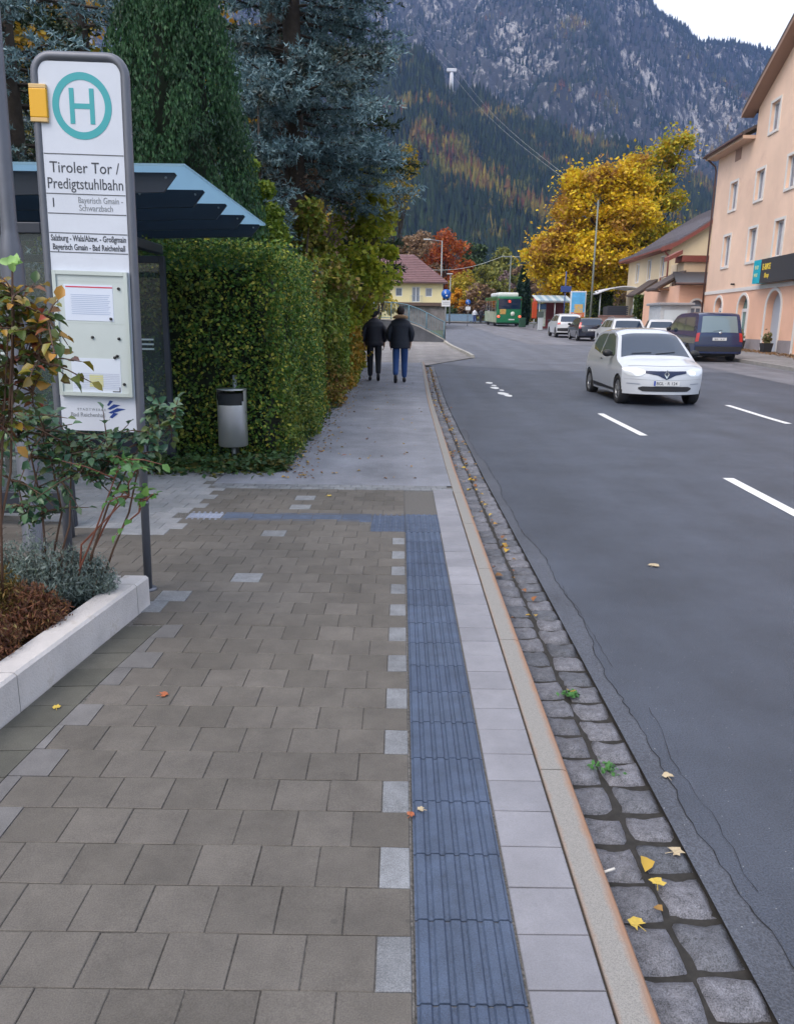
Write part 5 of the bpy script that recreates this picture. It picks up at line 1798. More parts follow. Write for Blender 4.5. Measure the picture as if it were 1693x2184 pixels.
def rear_car(name, label, x, y, rz, up, lo, hw, belt, roofw, wheels, wr, paint, glass, rearwin, lamps, platez, sidewins, bumper=None, rim=RIM, rails=False, cat='car', rr=.10, group='cars parked along the right side', wipe=True, logo=True, ptxt='BGL · A 51'):
    """parked car seen from behind: local y=0 rear end, car extends to +y. we reuse Car with the rear at its 'front' end"""
    t = thing(name, label, cat, (x, y, R(y + 1)), rz, group=group, rx=math.atan2(R(y + 4) - R(y), 4))
    c = Car(up, lo, hw, belt, roofw, wheels, wr, front_round=rr, rear_round=.25)
    c.shell(t, paint)
    c.patch('rear_window', glass, t, rearwin[0], rearwin[1], rearwin[2])
    for sd in (-1, 1):
        for w_ in sidewins: c.side('side_window', CGREEN, t, sd, w_)
        for yy in wheels: c.wheel(t, yy, sd, rim)
        u0, u1, z0, z1 = lamps
        c.panel('tail_light', LAMPR, t, sorted([u0 * sd, u1 * sd]), [z0, z0], [z1, z1], off=.01)
        m = MB(); m.ell((sd * (hw + .09), c.L - 1.35 if c.L > 4.1 else c.L - 1.15, belt + .06), (.10, .06, .08)); m.build('wing_mirror', BLACK if paint is not PW else PW, t, world=False)
    yp = c.zy(platez + .05) - .018
    m = MB(); m.box(-.26, .26, yp - .008, yp + .03, platez, platez + .11)
    pp = m.build('number_plate', PLATE, t, world=False)
    cu = plate_text(c, ptxt, .085, yp - .009, platez + .02, pp, True)
    if bumper:
        c.panel('bumper', bumper[2], t, [-.98, .98], [bumper[0]] * 2, [bumper[1]] * 2, off=.02)
    if rails:
        for sd in (-1, 1):
            m = MB(); m.tube([(sd * (roofw - .06), 1.0, c.top(1.0) + .02), (sd * (roofw - .05), 1.2, c.top(1.4) + .05), (sd * (roofw - .05), 2.4, c.top(2.4) + .05), (sd * (roofw - .06), 2.6, c.top(2.6))], .015, 6)
            m.build('roof_rail', GALV, t, world=False)
    return t, c


NAVY = mat('navy_blue_paint', (.006, .018, .075), .25, coat=.9)
DARKP = mat('black_blue_paint', (.010, .013, .028), .22, coat=.9)
WHITEP = mat('white_paint', (.55, .57, .60), .3, coat=.7)
# delivery van / high roof estate
van, cv = rear_car('van', 'dark blue high-roof van parked with its rear to us, nearest in the row', 12.05, 29.9, -.02,
               up=[(0, .42), (-.0, .60), (.02, 1.0), (.10, 1.32), (.20, 1.62), (.27, 1.76), (.40, 1.815), (1.2, 1.84), (2.3, 1.80), (2.75, 1.70), (3.35, 1.30), (3.55, 1.16), (4.2, .98), (4.35, .80), (4.4, .5), (4.4, .3)],
               lo=[(0, .32), (.3, .26), (4.1, .24), (4.4, .28)], hw=.895, belt=1.10, roofw=.745, wheels=(.86, 3.54), wr=.325, paint=NAVY, glass=CGLASS_L,
               rearwin=(.045, .24, .83), lamps=(.865, 1.0, .78, 1.10), platez=.80, bumper=(.40, .58, TRIM), rr=.06,
               sidewins=[[(.45, 1.14), (1.55, 1.13), (1.55, 1.64), (.55, 1.66)], [(1.62, 1.13), (2.45, 1.12), (2.50, 1.60), (1.62, 1.64)], [(2.53, 1.12), (3.25, 1.14), (2.75, 1.55), (2.56, 1.60)]], rim=RIMD)
m = MB(); m.ell((0, -.0, 1.08), (.05, .02, .05)); m.build('badge', mat('badge_chrome_small', (.6, .62, .65), .2, 1.0), van, world=False)
m = MB(); m.ell((0, .03, 1.03), (.05, .02, .05))
cv.panel('wiper', TRIM, van, [-.3, .1], [1.13, 1.17], [1.145, 1.185], off=.02)
# white estate
rear_car('estate_car', 'white estate car with roof rails parked behind the driving white car', 12.1, 42.0, -.03,
         up=[(0, .38), (0, .55), (.03, .80), (.08, .98), (.45, 1.38), (.60, 1.45), (1.3, 1.50), (2.3, 1.47), (2.6, 1.40), (3.25, .98), (4.2, .80), (4.4, .6), (4.42, .3)],
         lo=[(0, .3), (.3, .24), (4.2, .22), (4.42, .28)], hw=.89, belt=.96, roofw=.66, wheels=(.9, 3.5), wr=.315, paint=WHITEP, glass=CGLASS,
         rearwin=(.10, .43, .86), lamps=(.80, .99, .72, .95), platez=.60, rr=.12, rails=True,
         sidewins=[[(.62, 1.02), (1.35, .99), (1.35, 1.36), (.75, 1.36)], [(1.40, .99), (2.2, .98), (2.25, 1.36), (1.4, 1.38)], [(2.28, .98), (3.0, 1.0), (2.55, 1.30), (2.32, 1.34)]])
rear_car('hatchback', 'dark blue black hatchback parked between the white cars', 11.95, 49.5, -.02,
         up=[(0, .38), (0, .58), (.03, .85), (.08, .95), (.42, 1.32), (.55, 1.40), (1.2, 1.46), (2.0, 1.43), (2.3, 1.36), (2.95, .98), (3.7, .80), (3.88, .6), (3.9, .3)],
         lo=[(0, .3), (.3, .24), (3.7, .22), (3.9, .28)], hw=.83, belt=.93, roofw=.60, wheels=(.72, 3.15), wr=.30, paint=DARKP, glass=CGLASS,
         rearwin=(.10, .41, .82), lamps=(.84, .99, .80, 1.15), platez=.62, rr=.14,
         sidewins=[[(.55, 1.0), (1.15, .97), (1.15, 1.32), (.68, 1.31)], [(1.2, .97), (2.0, .96), (2.02, 1.33), (1.2, 1.34)], [(2.06, .96), (2.7, .98), (2.3, 1.26), (2.1, 1.30)]])
rear_car('crossover', 'white crossover car parked farthest along the row', 11.75, 55.0, -.02,
         up=[(0, .45), (0, .65), (.03, .95), (.08, 1.05), (.42, 1.46), (.56, 1.56), (1.3, 1.63), (2.3, 1.60), (2.6, 1.52), (3.25, 1.10), (4.1, .95), (4.3, .7), (4.35, .35)],
         lo=[(0, .36), (.3, .3), (4.1, .28), (4.35, .33)], hw=.90, belt=1.06, roofw=.64, wheels=(.85, 3.45), wr=.345, paint=WHITEP, glass=CGLASS,
         rearwin=(.10, .41, .82), lamps=(.78, .99, .92, 1.06), platez=.68, bumper=(.45, .66, TRIM), rr=.16,
         sidewins=[[(.60, 1.14), (1.35, 1.10), (1.35, 1.48), (.75, 1.47)], [(1.40, 1.10), (2.2, 1.09), (2.25, 1.48), (1.4, 1.50)], [(2.28, 1.09), (3.0, 1.12), (2.55, 1.42), (2.32, 1.46)]], rim=RIMD)
rear_car('compact_car', 'small white car in front of the grey garage, half hidden by the blue van', 14.55, 44.3, -.25,
         up=[(0, .38), (0, .55), (.03, .80), (.08, .95), (.45, 1.32), (.60, 1.40), (1.2, 1.45), (2.0, 1.42), (2.3, 1.35), (2.95, .98), (3.6, .80), (3.75, .6), (3.78, .3)],
         lo=[(0, .3), (.3, .24), (3.6, .22), (3.78, .28)], hw=.82, belt=.93, roofw=.60, wheels=(.7, 3.1), wr=.30, paint=WHITEP, glass=CGLASS,
         rearwin=(.10, .43, .82), lamps=(.82, .99, .75, .95), platez=.60, rr=.14,
         sidewins=[[(.6, 1.0), (1.15, .97), (1.15, 1.32), (.7, 1.31)], [(1.2, .97), (2.0, .96), (2.02, 1.33), (1.2, 1.34)]])

# ================================================================= bus
bus = thing('city_bus', 'green and cream low-floor city bus with white roof pod driving away', 'bus', (11.0, 81.0, R(83)), .0, rx=.02)
GREENP = mat('bus_green', (.01, .16, .07), .3, coat=.5, var=.1, vscale=.4)
CREAM = mat('bus_side_livery', (.30, .36, .24), .4, var=.35, vscale=.7, stain=(.55, .52, .40), sscale=.5, sth=.5)
m = MB()
m.rbox(-1.25, 1.25, .02, 12, .32, 2.95, .12)
m.build('body', GREENP, bus, world=False)
m = MB(); m.rbox(-1.262, -1.245, .5, 11.8, .36, 1.45, .005); m.build('side_panel', CREAM, bus, world=False)
m = MB(); m.rbox(-1.266, -1.24, .9, 11.6, 1.5, 2.55, .01); m.build('side_windows', CGLASS, bus, world=False)
m = MB()
for yy in (1.2, 4.6, 6.9, 9.6): m.box(-1.27, -1.24, yy, yy + .16, .5, 2.55)
m.build('door_posts', mat('bus_pillars', (.45, .5, .42), .5), bus, world=False)
m = MB(); m.rbox(-1.12, 1.12, -.012, .03, 1.72, 2.72, .01); m.build('rear_window', CGLASS, bus, world=False)
m = MB(); m.rbox(-.30, .18, -.02, -.01, 2.32, 2.62, .004); bd = m.build('route_display', mat('display_black', (.02, .02, .02), .4), bus, world=False)
m = MB()
for (a, b_, z0, z1) in [(-.12, .1, 2.55, 2.58), (-.12, -.09, 2.47, 2.55), (-.12, .1, 2.455, 2.48), (.07, .1, 2.38, 2.455), (-.12, .1, 2.36, 2.385)]: m.box(a, b_, -.027, -.02, z0, z1)
m.build('route_number', mat('red_led', (1, .10, .06), .4, emit=1.2), bd, world=False)
m = MB(); m.rbox(-1.05, 1.05, 1.2, 8.0, 2.96, 3.36, .12); m.build('roof_pod', mat('roof_pod_white', (.75, .78, .78), .5), bus, world=False)
m = MB(); m.lathe([(0, 0), (.22, 0), (.22, .012), (0, .012)], n=24, M=Matrix.Translation(Vector((.35, .012, 1.25))) @ Matrix.Rotation(PI / 2, 4, 'X'))
m.build('round_emblem', mat('emblem_pale', (.6, .68, .6), .5), bus, world=False)
m = MB(); m.rbox(-.95, -.35, .0, .03, 1.2, 1.7, .01); m.build('rear_picture', mat('orange_print', (.5, .28, .08), .5, var=.4, vscale=6, stain=(.55, .5, .12), sscale=4, sth=.5), bus, world=False)
m = MB(); m.rbox(-.05, .55, .0, .03, .62, .74, .01); m.build('number_plate', PLATE, bus, world=False)
for sd in (-1, 1):
    m = MB(); m.tube([(sd * 1.08, .03, .98), (sd * 1.08, -.03, .98)], .13, 14); m.build('tail_light', mat('lit_tail_light', (1, .12, .07), .3, emit=1.0), bus, world=False)
    m = MB(); m.rbox(min(sd * .95, sd * 1.18), max(sd * .95, sd * 1.18), -.01, .04, 2.6, 2.72, .01); m.build('marker_light', LAMPR, bus, world=False)
    for yy in (2.6, 9.0):
        m = MB(); m.lathe([(0, -.14), (.40, -.14), (.48, -.1), (.48, .1), (.40, .14), (.0, .12)], n=24, M=Matrix.Translation(Vector((sd * 1.12, yy, .48))) @ Matrix.Rotation(PI / 2, 4, 'Y'))
        m.build('wheel', RUBBER, bus, world=False)
m = MB(); m.box(-1.15, 1.15, .2, 11.6, .2, .33); m.build('underbody', BLACK, bus, world=False)

# ================================================================= people


def skin(name, verts, edges, rad, mtl, parent, sub=2):
    me = bpy.data.meshes.new(name)
    me.from_pydata([tuple(v) for v in verts], edges, [])
    o = bpy.data.objects.new(name, me); COL.objects.link(o)
    md = o.modifiers.new('s', 'SKIN'); md.use_smooth_shade = True
    for i, r_ in enumerate(rad):
        r_ = (r_, r_) if not hasattr(r_, '__len__') else r_
        me.skin_vertices[0].data[i].radius = r_
    me.skin_vertices[0].data[0].use_root = True
    s2 = o.modifiers.new('b', 'SUBSURF'); s2.levels = sub; s2.render_levels = sub
    dg = bpy.context.evaluated_depsgraph_get(); dg.update()
    me2 = bpy.data.meshes.new_from_object(o.evaluated_get(dg))
    bpy.data.objects.remove(o)
    me2.materials.clear(); me2.materials.append(mtl)
    o = bpy.data.objects.new(name, me2); COL.objects.link(o); o.parent = parent
    return o


SKINM = mat('skin_tone', (.42, .25, .18), .6)


def ellring(cx, cy, z, rx, ry, n=22, tw_=0):
    return [Vector((cx + rx * math.cos(2 * PI * k / n + tw_), cy + ry * math.sin(2 * PI * k / n + tw_), z)) for k in range(n)]


def walker(label, x, y, rz, H, coat_m, leg_m, hair_m, coat_len, lstep, shoulder, hood=None, bun=False, group=None, elbow=.0, hat=None, simple=False):
    """figure walking away (+y). lstep: forward offset of left foot (m); negative = behind"""
    t = thing('person', label, 'person', (x, y, R(y) + .1), rz, group=group)
    k = H / 1.75
    hip = .90 * k
    f = lambda *p: Vector(p) * k
    lf, rf = lstep, -lstep
    la = f(-.10, lf, .10 + (.07 if lf < 0 else 0)); ra = f(.10, rf, .10 + (.07 if rf < 0 else 0))
    lk = f(-.10, lf * .45 + .06, .50); rk = f(.10, rf * .45 + .06, .50)
    V = [f(0, 0, .95), f(0, 0, 1.12), f(0, .01, 1.30), f(0, .0, 1.42), f(0, .01, 1.50), f(0, .02, 1.56), f(0, .02, 1.64), f(0, .015, 1.70),   # 0-7 spine neck head
         f(-.09, 0, .90), lk, la, f(.09, 0, .90), rk, ra,                                              # 8-13 legs
         f(-.17, 0, 1.40), f(-.255 - elbow, -.04, 1.15), f(-.235 - elbow * .2, .05 + lf * -.2, .93),                # 14-16 left arm
         f(.17, 0, 1.40), f(.255 + elbow, -.04, 1.15), f(.235 + elbow * .2, .05 + rf * -.2, .93)]                   # 17-19
    E = [(0, 1), (1, 2), (2, 3), (3, 4), (4, 5), (5, 6), (6, 7), (0, 8), (8, 9), (9, 10), (0, 11), (11, 12), (12, 13), (3, 14), (14, 15), (15, 16), (3, 17), (17, 18), (18, 19)]
    Rr = [.13, .12, .13, .09, .052, .07, .085, .06, .085, .055, .035, .085, .055, .035, .055, .042, .026, .055, .042, .026]
    # hands with fingers rooted in the palm
    for (w_, sd) in ((16, -1), (19, 1)):
        b0 = len(V)
        wr_ = V[w_]
        pm = wr_ + Vector((0, .01, -.07)) * k
        V.append(pm); E.append((w_, b0)); Rr.append((.022, .030))
        for j, (dy, ln) in enumerate([(.028, .070), (.010, .080), (-.010, .074), (-.028, .058)]):
            V.append(pm + Vector((-sd * .004, dy, -.035)) * k); E.append((b0, len(V) - 1)); Rr.append(.0095)
            V.append(pm + Vector((-sd * .014, dy + .006, -.035 - ln * .55)) * k); E.append((len(V) - 2, len(V) - 1)); Rr.append(.0085)
            V.append(pm + Vector((-sd * .032, dy + .012, -.035 - ln * .95)) * k); E.append((len(V) - 2, len(V) - 1)); Rr.append(.007)
        V.append(pm + Vector((-sd * .01, .035, .0)) * k); E.append((b0, len(V) - 1)); Rr.append(.0105)
        V.append(pm + Vector((-sd * .018, .055, -.035)) * k); E.append((len(V) - 2, len(V) - 1)); Rr.append(.009)
    skin('body', V, E, [(r_ * k if not hasattr(r_, '__len__') else (r_[0] * k, r_[1] * k)) for r_ in Rr], SKINM, t)
    # face details
    m = MB(); m.ell(f(0, .115, 1.615), tuple(k * q for q in (.014, .02, .02)))
    for sd in (-1, 1): m.ell(f(sd * .085, .015, 1.62), tuple(k * q for q in (.014, .025, .035)))
    m.build('face_features', SKINM, t, world=False)
    # trousers
    V2 = [f(0, 0, .96), f(-.095, 0, .88), lk, la + f(0, -.005, .0), f(.095, 0, .88), rk, ra + f(0, -.005, 0)]
    skin('trousers', V2, [(0, 1), (1, 2), (2, 3), (0, 4), (4, 5), (5, 6)], [q * k for q in (.115, .100, .082, .066, .108, .082, .066)], leg_m, t, 2)
    for (an, fw) in ((la, lf), (ra, rf)):
        m = MB()
        tilt = -.75 if fw < 0 else .12
        T = Matrix.Translation(an + f(0, .0, -.035)) @ Matrix.Rotation(tilt, 4, 'X')
        m.ell((0, .06 * k, -.02 * k), (.045 * k, .135 * k, .045 * k), M=T); m.ell((0, -.02 * k, .0), (.042 * k, .06 * k, .062 * k), M=T)
        m.build('shoe', BLACK, t, world=False)
    # coat: torso loft plus sleeves
    zb = coat_len
    m = MB(); m.smooth = True
    prof = [(zb, .225, .165), (zb + .08, .232, .17), (.98, .222, .165), (1.10, .212, .155), (1.22, .222, .155), (1.34, shoulder * .50, .15), (1.42, shoulder * .42, .125), (1.47, shoulder * .28, .10), (1.52, .075, .08)]
    rings = []
    for i in range(len(prof) - 1):
        for q in range(3):
            a = q / 3
            z, rx, ry = [prof[i][j] * (1 - a) + prof[i + 1][j] * a for j in range(3)]
            puff = 1 + .02 * math.cos(z * 62)
            rings.append(ellring(0, 0, z * k, rx * puff * k, ry * puff * k))
    rings.append(ellring(0, 0, prof[-1][0] * k, prof[-1][1] * k, prof[-1][2] * k))
    m.loft(rings)
    m.build('coat', coat_m, t, world=False)
    for (a, b_, c_) in ((14, 15, 16), (17, 18, 19)):
        pa, pb, pc = V[a], V[b_], V[c_]
        sl = skin('sleeve', [pa * .92 + Vector((0, 0, -.01)), pa, pa.lerp(pb, .5), pb, pb.lerp(pc, .5), pc + Vector((0, 0, .015))], [(0, 1), (1, 2), (2, 3), (3, 4), (4, 5)], [q * k for q in (.085, .085, .082, .076, .064, .052)], coat_m, t, 2)
    if hood:
        m = MB(); m.smooth = True
        pts = [f(.155 * math.cos(a), -.06 + .10 * math.sin(a), 1.485 - .03 * math.sin(a) * 1 + .01) for a in [PI * (1 + i / 12) for i in range(13)]]
        m.tube(pts, [(.022 + .022 * math.sin(PI * i / 12)) * k for i in range(13)], 8)
        m.build('fur_hood', hood, t, world=False)
    m = MB()
    T = Matrix.Translation(f(0, -.005, 1.655))
    m.ell((0, 0, 0), (.092 * k, .105 * k, .105 * k), M=T)
    if bun:
        m.ell(f(-.085, -.02, .0), (.05 * k, .05 * k, .07 * k), M=T); m.ell(f(.06, -.02, .02), (.055 * k, .06 * k, .07 * k), M=T); m.ell(f(-.02, -.05, -.03), (.08 * k, .06 * k, .09 * k), M=T)
    m.build('hair' if not hat else 'cap', hair_m, t, world=False)
    return t


COAT1 = mat('black_puffer_fabric', (.010, .011, .022), .6, var=.15, vscale=8)
COAT2 = mat('dark_navy_parka_fabric', (.011, .015, .026), .7, var=.15, vscale=8)
walker('person in a short black puffer jacket and black trousers walking away beside the hedge', -.66, 19.7, .03, 1.78, COAT1, mat('black_trousers', (.012, .013, .02), .8), mat('black_hair', (.01, .009, .01), .8), .86, .10, .50, bun=True, group='walkers on the footpath', elbow=.035)
walker('person in a long dark parka with fur collar and blue jeans walking away', -.01, 19.3, -.02, 1.83, COAT2, mat('blue_jeans', (.025, .07, .22), .85, var=.2, vscale=6), mat('dark_brown_hair', (.018, .012, .012), .8), .80, -.16, .50, hood=mat('tan_fur', (.36, .22, .12), .95, bump=1, bscale=90), group='walkers on the footpath', elbow=.02)
walker('distant person in a white top and blue trousers standing by the road behind the bus', 8.9, 96.3, .2, 1.72, mat('white_shirt', (.6, .62, .68), .8), mat('blue_trousers', (.06, .10, .25), .8), mat('dark_hair', (.02, .015, .015), .8), .95, .08, .44, group='two people by the bus')
walker('distant person in a dark coat standing beside the bus', 9.65, 96.2, -.2, 1.75, COAT1, mat('dark_trousers', (.02, .02, .03), .8), mat('darker_hair', (.015, .012, .012), .8), .85, .06, .46, group='two people by the bus')
# ================================================================= pink building on the right
dv = Vector((-.0445, -1, 0)).normalized()          # along the facade, far corner towards us
nv = Vector((1, -.0445, 0)).normalized()           # into the building
C0 = Vector((17.545, 46.25, 0))


def FA(u, z, d=0.0):
    p = C0 + dv * u + nv * d
    return Vector((p.x, p.y, z))


S0 = 12.25      # s of the far corner: u = S0 - s
BASEZ = .15
PEACH = mat('peach_plaster', (.76, .54, .41), .85, var=.12, vscale=.35, bump=.25, bscale=30, stain=(.68, .47, .36), sscale=.5, sth=.56)
SALMON = mat('salmon_plaster', (.74, .44, .31), .85, var=.07, vscale=.6, bump=.15, bscale=30)
TRIMW = mat('white_window_surround', (.66, .63, .60), .7, var=.05)
FRAMEW = mat('white_window_frame', (.62, .64, .67), .4)
PANE = mat('window_pane', (.17, .21, .27), .08, spec=.8, coat=.3, var=.35, vscale=.7)  # pale blue tone puts sky reflection and curtains into the pane colour
PANEG = mat('greenish_pane', (.09, .22, .22), .08, spec=.8)
PLINTH = mat('grey_plinth', (.27, .24, .25), .85, var=.1)
ROOFT = mat('dark_brown_tiles', (.075, .055, .05), .75, var=.35, vscale=6, bump=.8, bscale=14)
WOODR = mat('red_brown_wood', (.20, .055, .04), .6, var=.15)
GUTT = mat('brown_gutter', (.08, .04, .035), .45)

pk = thing('apartment_building', 'four storey peach and salmon building with arched ground floor openings on the right', 'building', (C0.x, C0.y, 0))


def rect(u0, u1, z0, z1): return [(u0, z0), (u1, z0), (u1, z1), (u0, z1)]


def arch(u0, u1, z0, z1, n=12, k=1.0):
    r_ = (u1 - u0) / 2; c = (u0 + u1) / 2
    pts = [(u0, z0), (u1, z0)]
    for i in range(n + 1):
        a = PI * i / n
        pts.append((c + r_ * math.cos(a), z1 - r_ * k + r_ * k * math.sin(a)))
    return pts


W1 = [(2.65, 4.72, 6.28), (6.1, 4.72, 6.28), (9.15, 4.72, 6.28), (12.6, 4.72, 6.28), (16, 4.72, 6.28)]
W2 = [(2.85, 7.58, 8.93), (6.25, 7.58, 8.93), (9.7, 7.58, 8.93), (13.0, 7.58, 8.93)]
W3 = [(7.15, 10.45, 11.72), (10.6, 10.45, 11.72), (13.8, 10.45, 11.72)]
ww = .95
AR = [(1.85, 2.95, 1.35, 3.12, 'w'), (5.25, 6.55, .35, 3.12, 'd'), (8.75, 10.35, .35, 3.2, 'n'), (12.0, 13.3, .35, 3.1, 'd'), (15, 16.3, .35, 3.1, 'd')]
SB = 3.42
ZE = 10.72      # eave level of the lower part
gab0, gab1, gabz = 5.05, 19.0, 12.1
holes_lo = [arch(a, b_, c_, d_) for a, b_, c_, d_, _ in AR]
m = MB(); m.poly(rect(0, 24, BASEZ, SB), lambda a, b_: FA(a, b_), holes_lo)
# reveals
for h in holes_lo:
    n_ = len(h)
    m.add([FA(a, b_) for a, b_ in h] + [FA(a, b_, .32) for a, b_ in h], [(i, (i + 1) % n_, n_ + (i + 1) % n_, n_ + i) for i in range(n_)])
m.build('ground_floor_wall', SALMON, pk)
holes = [rect(u - ww / 2, u + ww / 2, z0, z1) for u, z0, z1 in W1 + W2 + W3]
pk_z = gabz + (12 - gab0) * .52
out = [(0, SB + .0), (24, SB), (24, ZE), (19.0, ZE), (19.0, gabz), (12.0, pk_z), (gab0, gabz), (gab0, ZE), (0, ZE)]
m = MB(); m.poly(out, lambda a, b_: FA(a, b_), holes)
for h in holes:
    m.add([FA(a, b_) for a, b_ in h] + [FA(a, b_, .2) for a, b_ in h], [(i, (i + 1) % 4, 4 + (i + 1) % 4, 4 + i) for i in range(4)])
# far end wall, near end wall, gable cheek
m.add([FA(0, BASEZ), FA(0, BASEZ, 10), FA(0, ZE, 10), FA(0, ZE + 3.0, 5), FA(0, ZE)], [(0, 1, 2, 3, 4)])
m.add([FA(24, BASEZ), FA(24, BASEZ, 10), FA(24, ZE, 10), FA(24, ZE)], [(0, 1, 2, 3)])
m.add([FA(gab0, ZE), FA(gab0, gabz), FA(gab0, gabz, 3.2), FA(gab0, ZE, .05)], [(0, 1, 2, 3)])
m.build('upper_wall', PEACH, pk)
m = MB(); m.slab(rect(-.02, 24, SB - .09, SB + .09), FA, -.05, .0)
m.build('string_course', TRIMW, pk)
m = MB()
us_ = [0.0, 1.85, 5.25 - .0, 5.25]
segs = [(0, 5.13), (6.67, 8.63), (10.47, 11.88), (13.42, 14.88), (16.42, 24)]
for a, b_ in segs:
    m = MB(); m.slab(rect(a, b_, BASEZ, .98), FA, -.03, .0); m.build('plinth', PLINTH, pk)


def window(u, z0, z1, w_=ww, par=pk, F=FA, dep=.13, mull=True, sur=.12, pane=PANE):
    m = MB()
    fr = .07
    a, b_ = u - w_ / 2, u + w_ / 2
    for q in (rect(a, a + fr, z0, z1), rect(b_ - fr, b_, z0, z1), rect(a + fr, b_ - fr, z0, z0 + fr), rect(a + fr, b_ - fr, z1 - fr, z1)): m.slab(q, F, dep, dep + .06)
    if mull: m.slab(rect(u - .04, u + .04, z0 + fr, z1 - fr), F, dep + .002, dep + .058)
    wn = m.build('window', FRAMEW, par)
    m = MB(); m.add([F(a + fr, z0 + fr, dep + .035), F(b_ - fr, z0 + fr, dep + .035), F(b_ - fr, z1 - fr, dep + .035), F(a + fr, z1 - fr, dep + .035)], [(0, 1, 2, 3)])
    m.build('pane', pane, wn)
    if sur:
        m = MB()
        m.slab(rect(a - sur, a - .001, z0 - sur, z1 + sur), F, -.035, -.0)
        m.slab(rect(b_ + .001, b_ + sur, z0 - sur, z1 + sur), F, -.035, -.0)
        m.slab(rect(a - .0005, b_ + .0005, z0 - sur, z0 - .001), F, -.06, -.0)
        m.slab(rect(a - .0005, b_ + .0005, z1 + .001, z1 + sur), F, -.034, -.0)
        m.build('surround', TRIMW, wn)
    return wn


for u, z0, z1 in W1 + W2 + W3: window(u, z0, z1)
for a, b_, z0, z1, kd in AR:
    # white band round the arch
    c = (a + b_) / 2; r0_ = (b_ - a) / 2
    m = MB()
    n_ = 16
    ys_o, vs = [], []
    o = [(a - .13, z0), *[(c - (r0_ + .13) * math.cos(PI * i / n_), z1 - r0_ + (r0_ + .13) * math.sin(PI * i / n_)) for i in range(n_ + 1)], (b_ + .13, z0)]
    i_ = [(a - .001, z0), *[(c - (r0_ + .001) * math.cos(PI * i / n_), z1 - r0_ + (r0_ + .001) * math.sin(PI * i / n_)) for i in range(n_ + 1)], (b_ + .001, z0)]
    for i in range(len(o) - 1):
        m.slab([o[i], o[i + 1], i_[i + 1], i_[i]], FA, -.045, .0)
    if kd == 'w': nm = 'arched_window'
    elif kd == 'd': nm = 'arched_door'
    else: nm = 'arched_niche'
    ob = m.build(nm, TRIMW, pk)
    m = MB()
    if kd == 'n':
        m.slab(arch(a, b_, z0, z1), FA, .30, .34)
        m.build('panel', mat('pale_blue_grey_panel', (.38, .42, .48), .5), ob)
    else:
        m.slab(arch(a, b_, z0, z1), FA, .25, .29); m.build('pane', PANEG if kd == 'd' else PANE, ob)
        m = MB()
        fr = .09
        for q in (rect(a, a + fr, z0, z1 - r0_), rect(b_ - fr, b_, z0, z1 - r0_), rect(a + fr, b_ - fr, z1 - r0_ - .16, z1 - r0_), rect(c - .05, c + .05, z0, z1 - r0_ - .16)): m.slab(q, FA, .20, .249)
        m.build('sash', FRAMEW, ob)
        m = MB(); m.slab(arch(a, b_, z1 - r0_ + .0, z1, 12), FA, .235, .249) if False else None
# roofs
m = MB()
sl = math.tan(math.radians(27))
# main roof, lower part
for (ua, ub) in ((-.45, gab0 - .02), (19.02, 24.4)):
    A_ = [FA(ua, ZE + .02, -.65), FA(ub, ZE + .02, -.65), FA(ub, ZE + .02 + sl * 5.65, 5.0), FA(ua, ZE + .02 + sl * 5.65, 5.0), FA(ub, ZE + .02, 10.6), FA(ua, ZE + .02, 10.6)]
    B_ = [p + Vector((0, 0, .16)) for p in A_]
    m.add(A_ + B_, [(0, 1, 2, 3), (3, 2, 4, 5), (6, 7, 8, 9), (9, 8, 10, 11), (0, 1, 7, 6), (1, 2, 8, 7), (2, 4, 10, 8), (4, 5, 11, 10), (5, 3, 9, 11), (3, 0, 6, 9)])
m.build('roof', ROOFT, pk)
m = MB()
rk = .52
for sgn, ua, ub in ((1, gab0 - .55, 12.0), (-1, 12.0, 19.55)):
    za = gabz - .55 * rk + .02 if sgn > 0 else pk_z + .02
    zb = pk_z + .02 if sgn > 0 else gabz - .55 * rk + .02
    A_ = [FA(ua, za, -.6), FA(ub, zb, -.6), FA(ub, zb, 8), FA(ua, za, 8)]
    B_ = [p + Vector((0, 0, .18)) for p in A_]
    m.add(A_ + B_, [(0, 1, 2, 3), (4, 5, 6, 7), (0, 1, 5, 4), (1, 2, 6, 5), (2, 3, 7, 6), (3, 0, 4, 7)])
m.build('gable_roof', ROOFT, pk)
m = MB()
m.add([FA(gab0 - .55, gabz - .55 * rk + .0, -.62), FA(12, pk_z + .0, -.62), FA(12, pk_z - .18, -.62), FA(gab0 - .55, gabz - .55 * rk - .18, -.62), FA(gab0 - .55, gabz - .55 * rk + .0, -.0), FA(12, pk_z + .0, -.0), FA(12, pk_z - .18, -.0), FA(gab0 - .55, gabz - .55 * rk - .18, -.0)],
      [(0, 1, 2, 3), (0, 1, 5, 4), (3, 2, 6, 7), (0, 3, 7, 4)])
m.build('verge_board', mat('brown_verge_wood', (.30, .19, .14), .6), pk)
m = MB(); m.slab(rect(-.4, gab0, ZE - .14, ZE + .015), FA, -.62, -.0)
m.build('eaves_box', mat('peach_eaves', (.55, .38, .28), .8), pk)
m = MB(); m.tube([FA(-.45, ZE + .03, -.70), FA(gab0 - .03, ZE + .03, -.70)], .075, 10)
m.build('gutter', GUTT, pk)
m = MB(); m.tube([FA(-.25, ZE, -.66), FA(-.1, ZE - .5, -.12), FA(-.02, ZE - .8, -.09), FA(-.02, .3, -.09)], .05, 8)
m.build('downpipe', GUTT, pk)
m = MB(); m.slab(rect(2.55, 3.35, ZE - .75, ZE - .18), FA, -.02, 0); m.build('corbel_patch', mat('brown_plaster_patch', (.33, .20, .15), .8), pk)
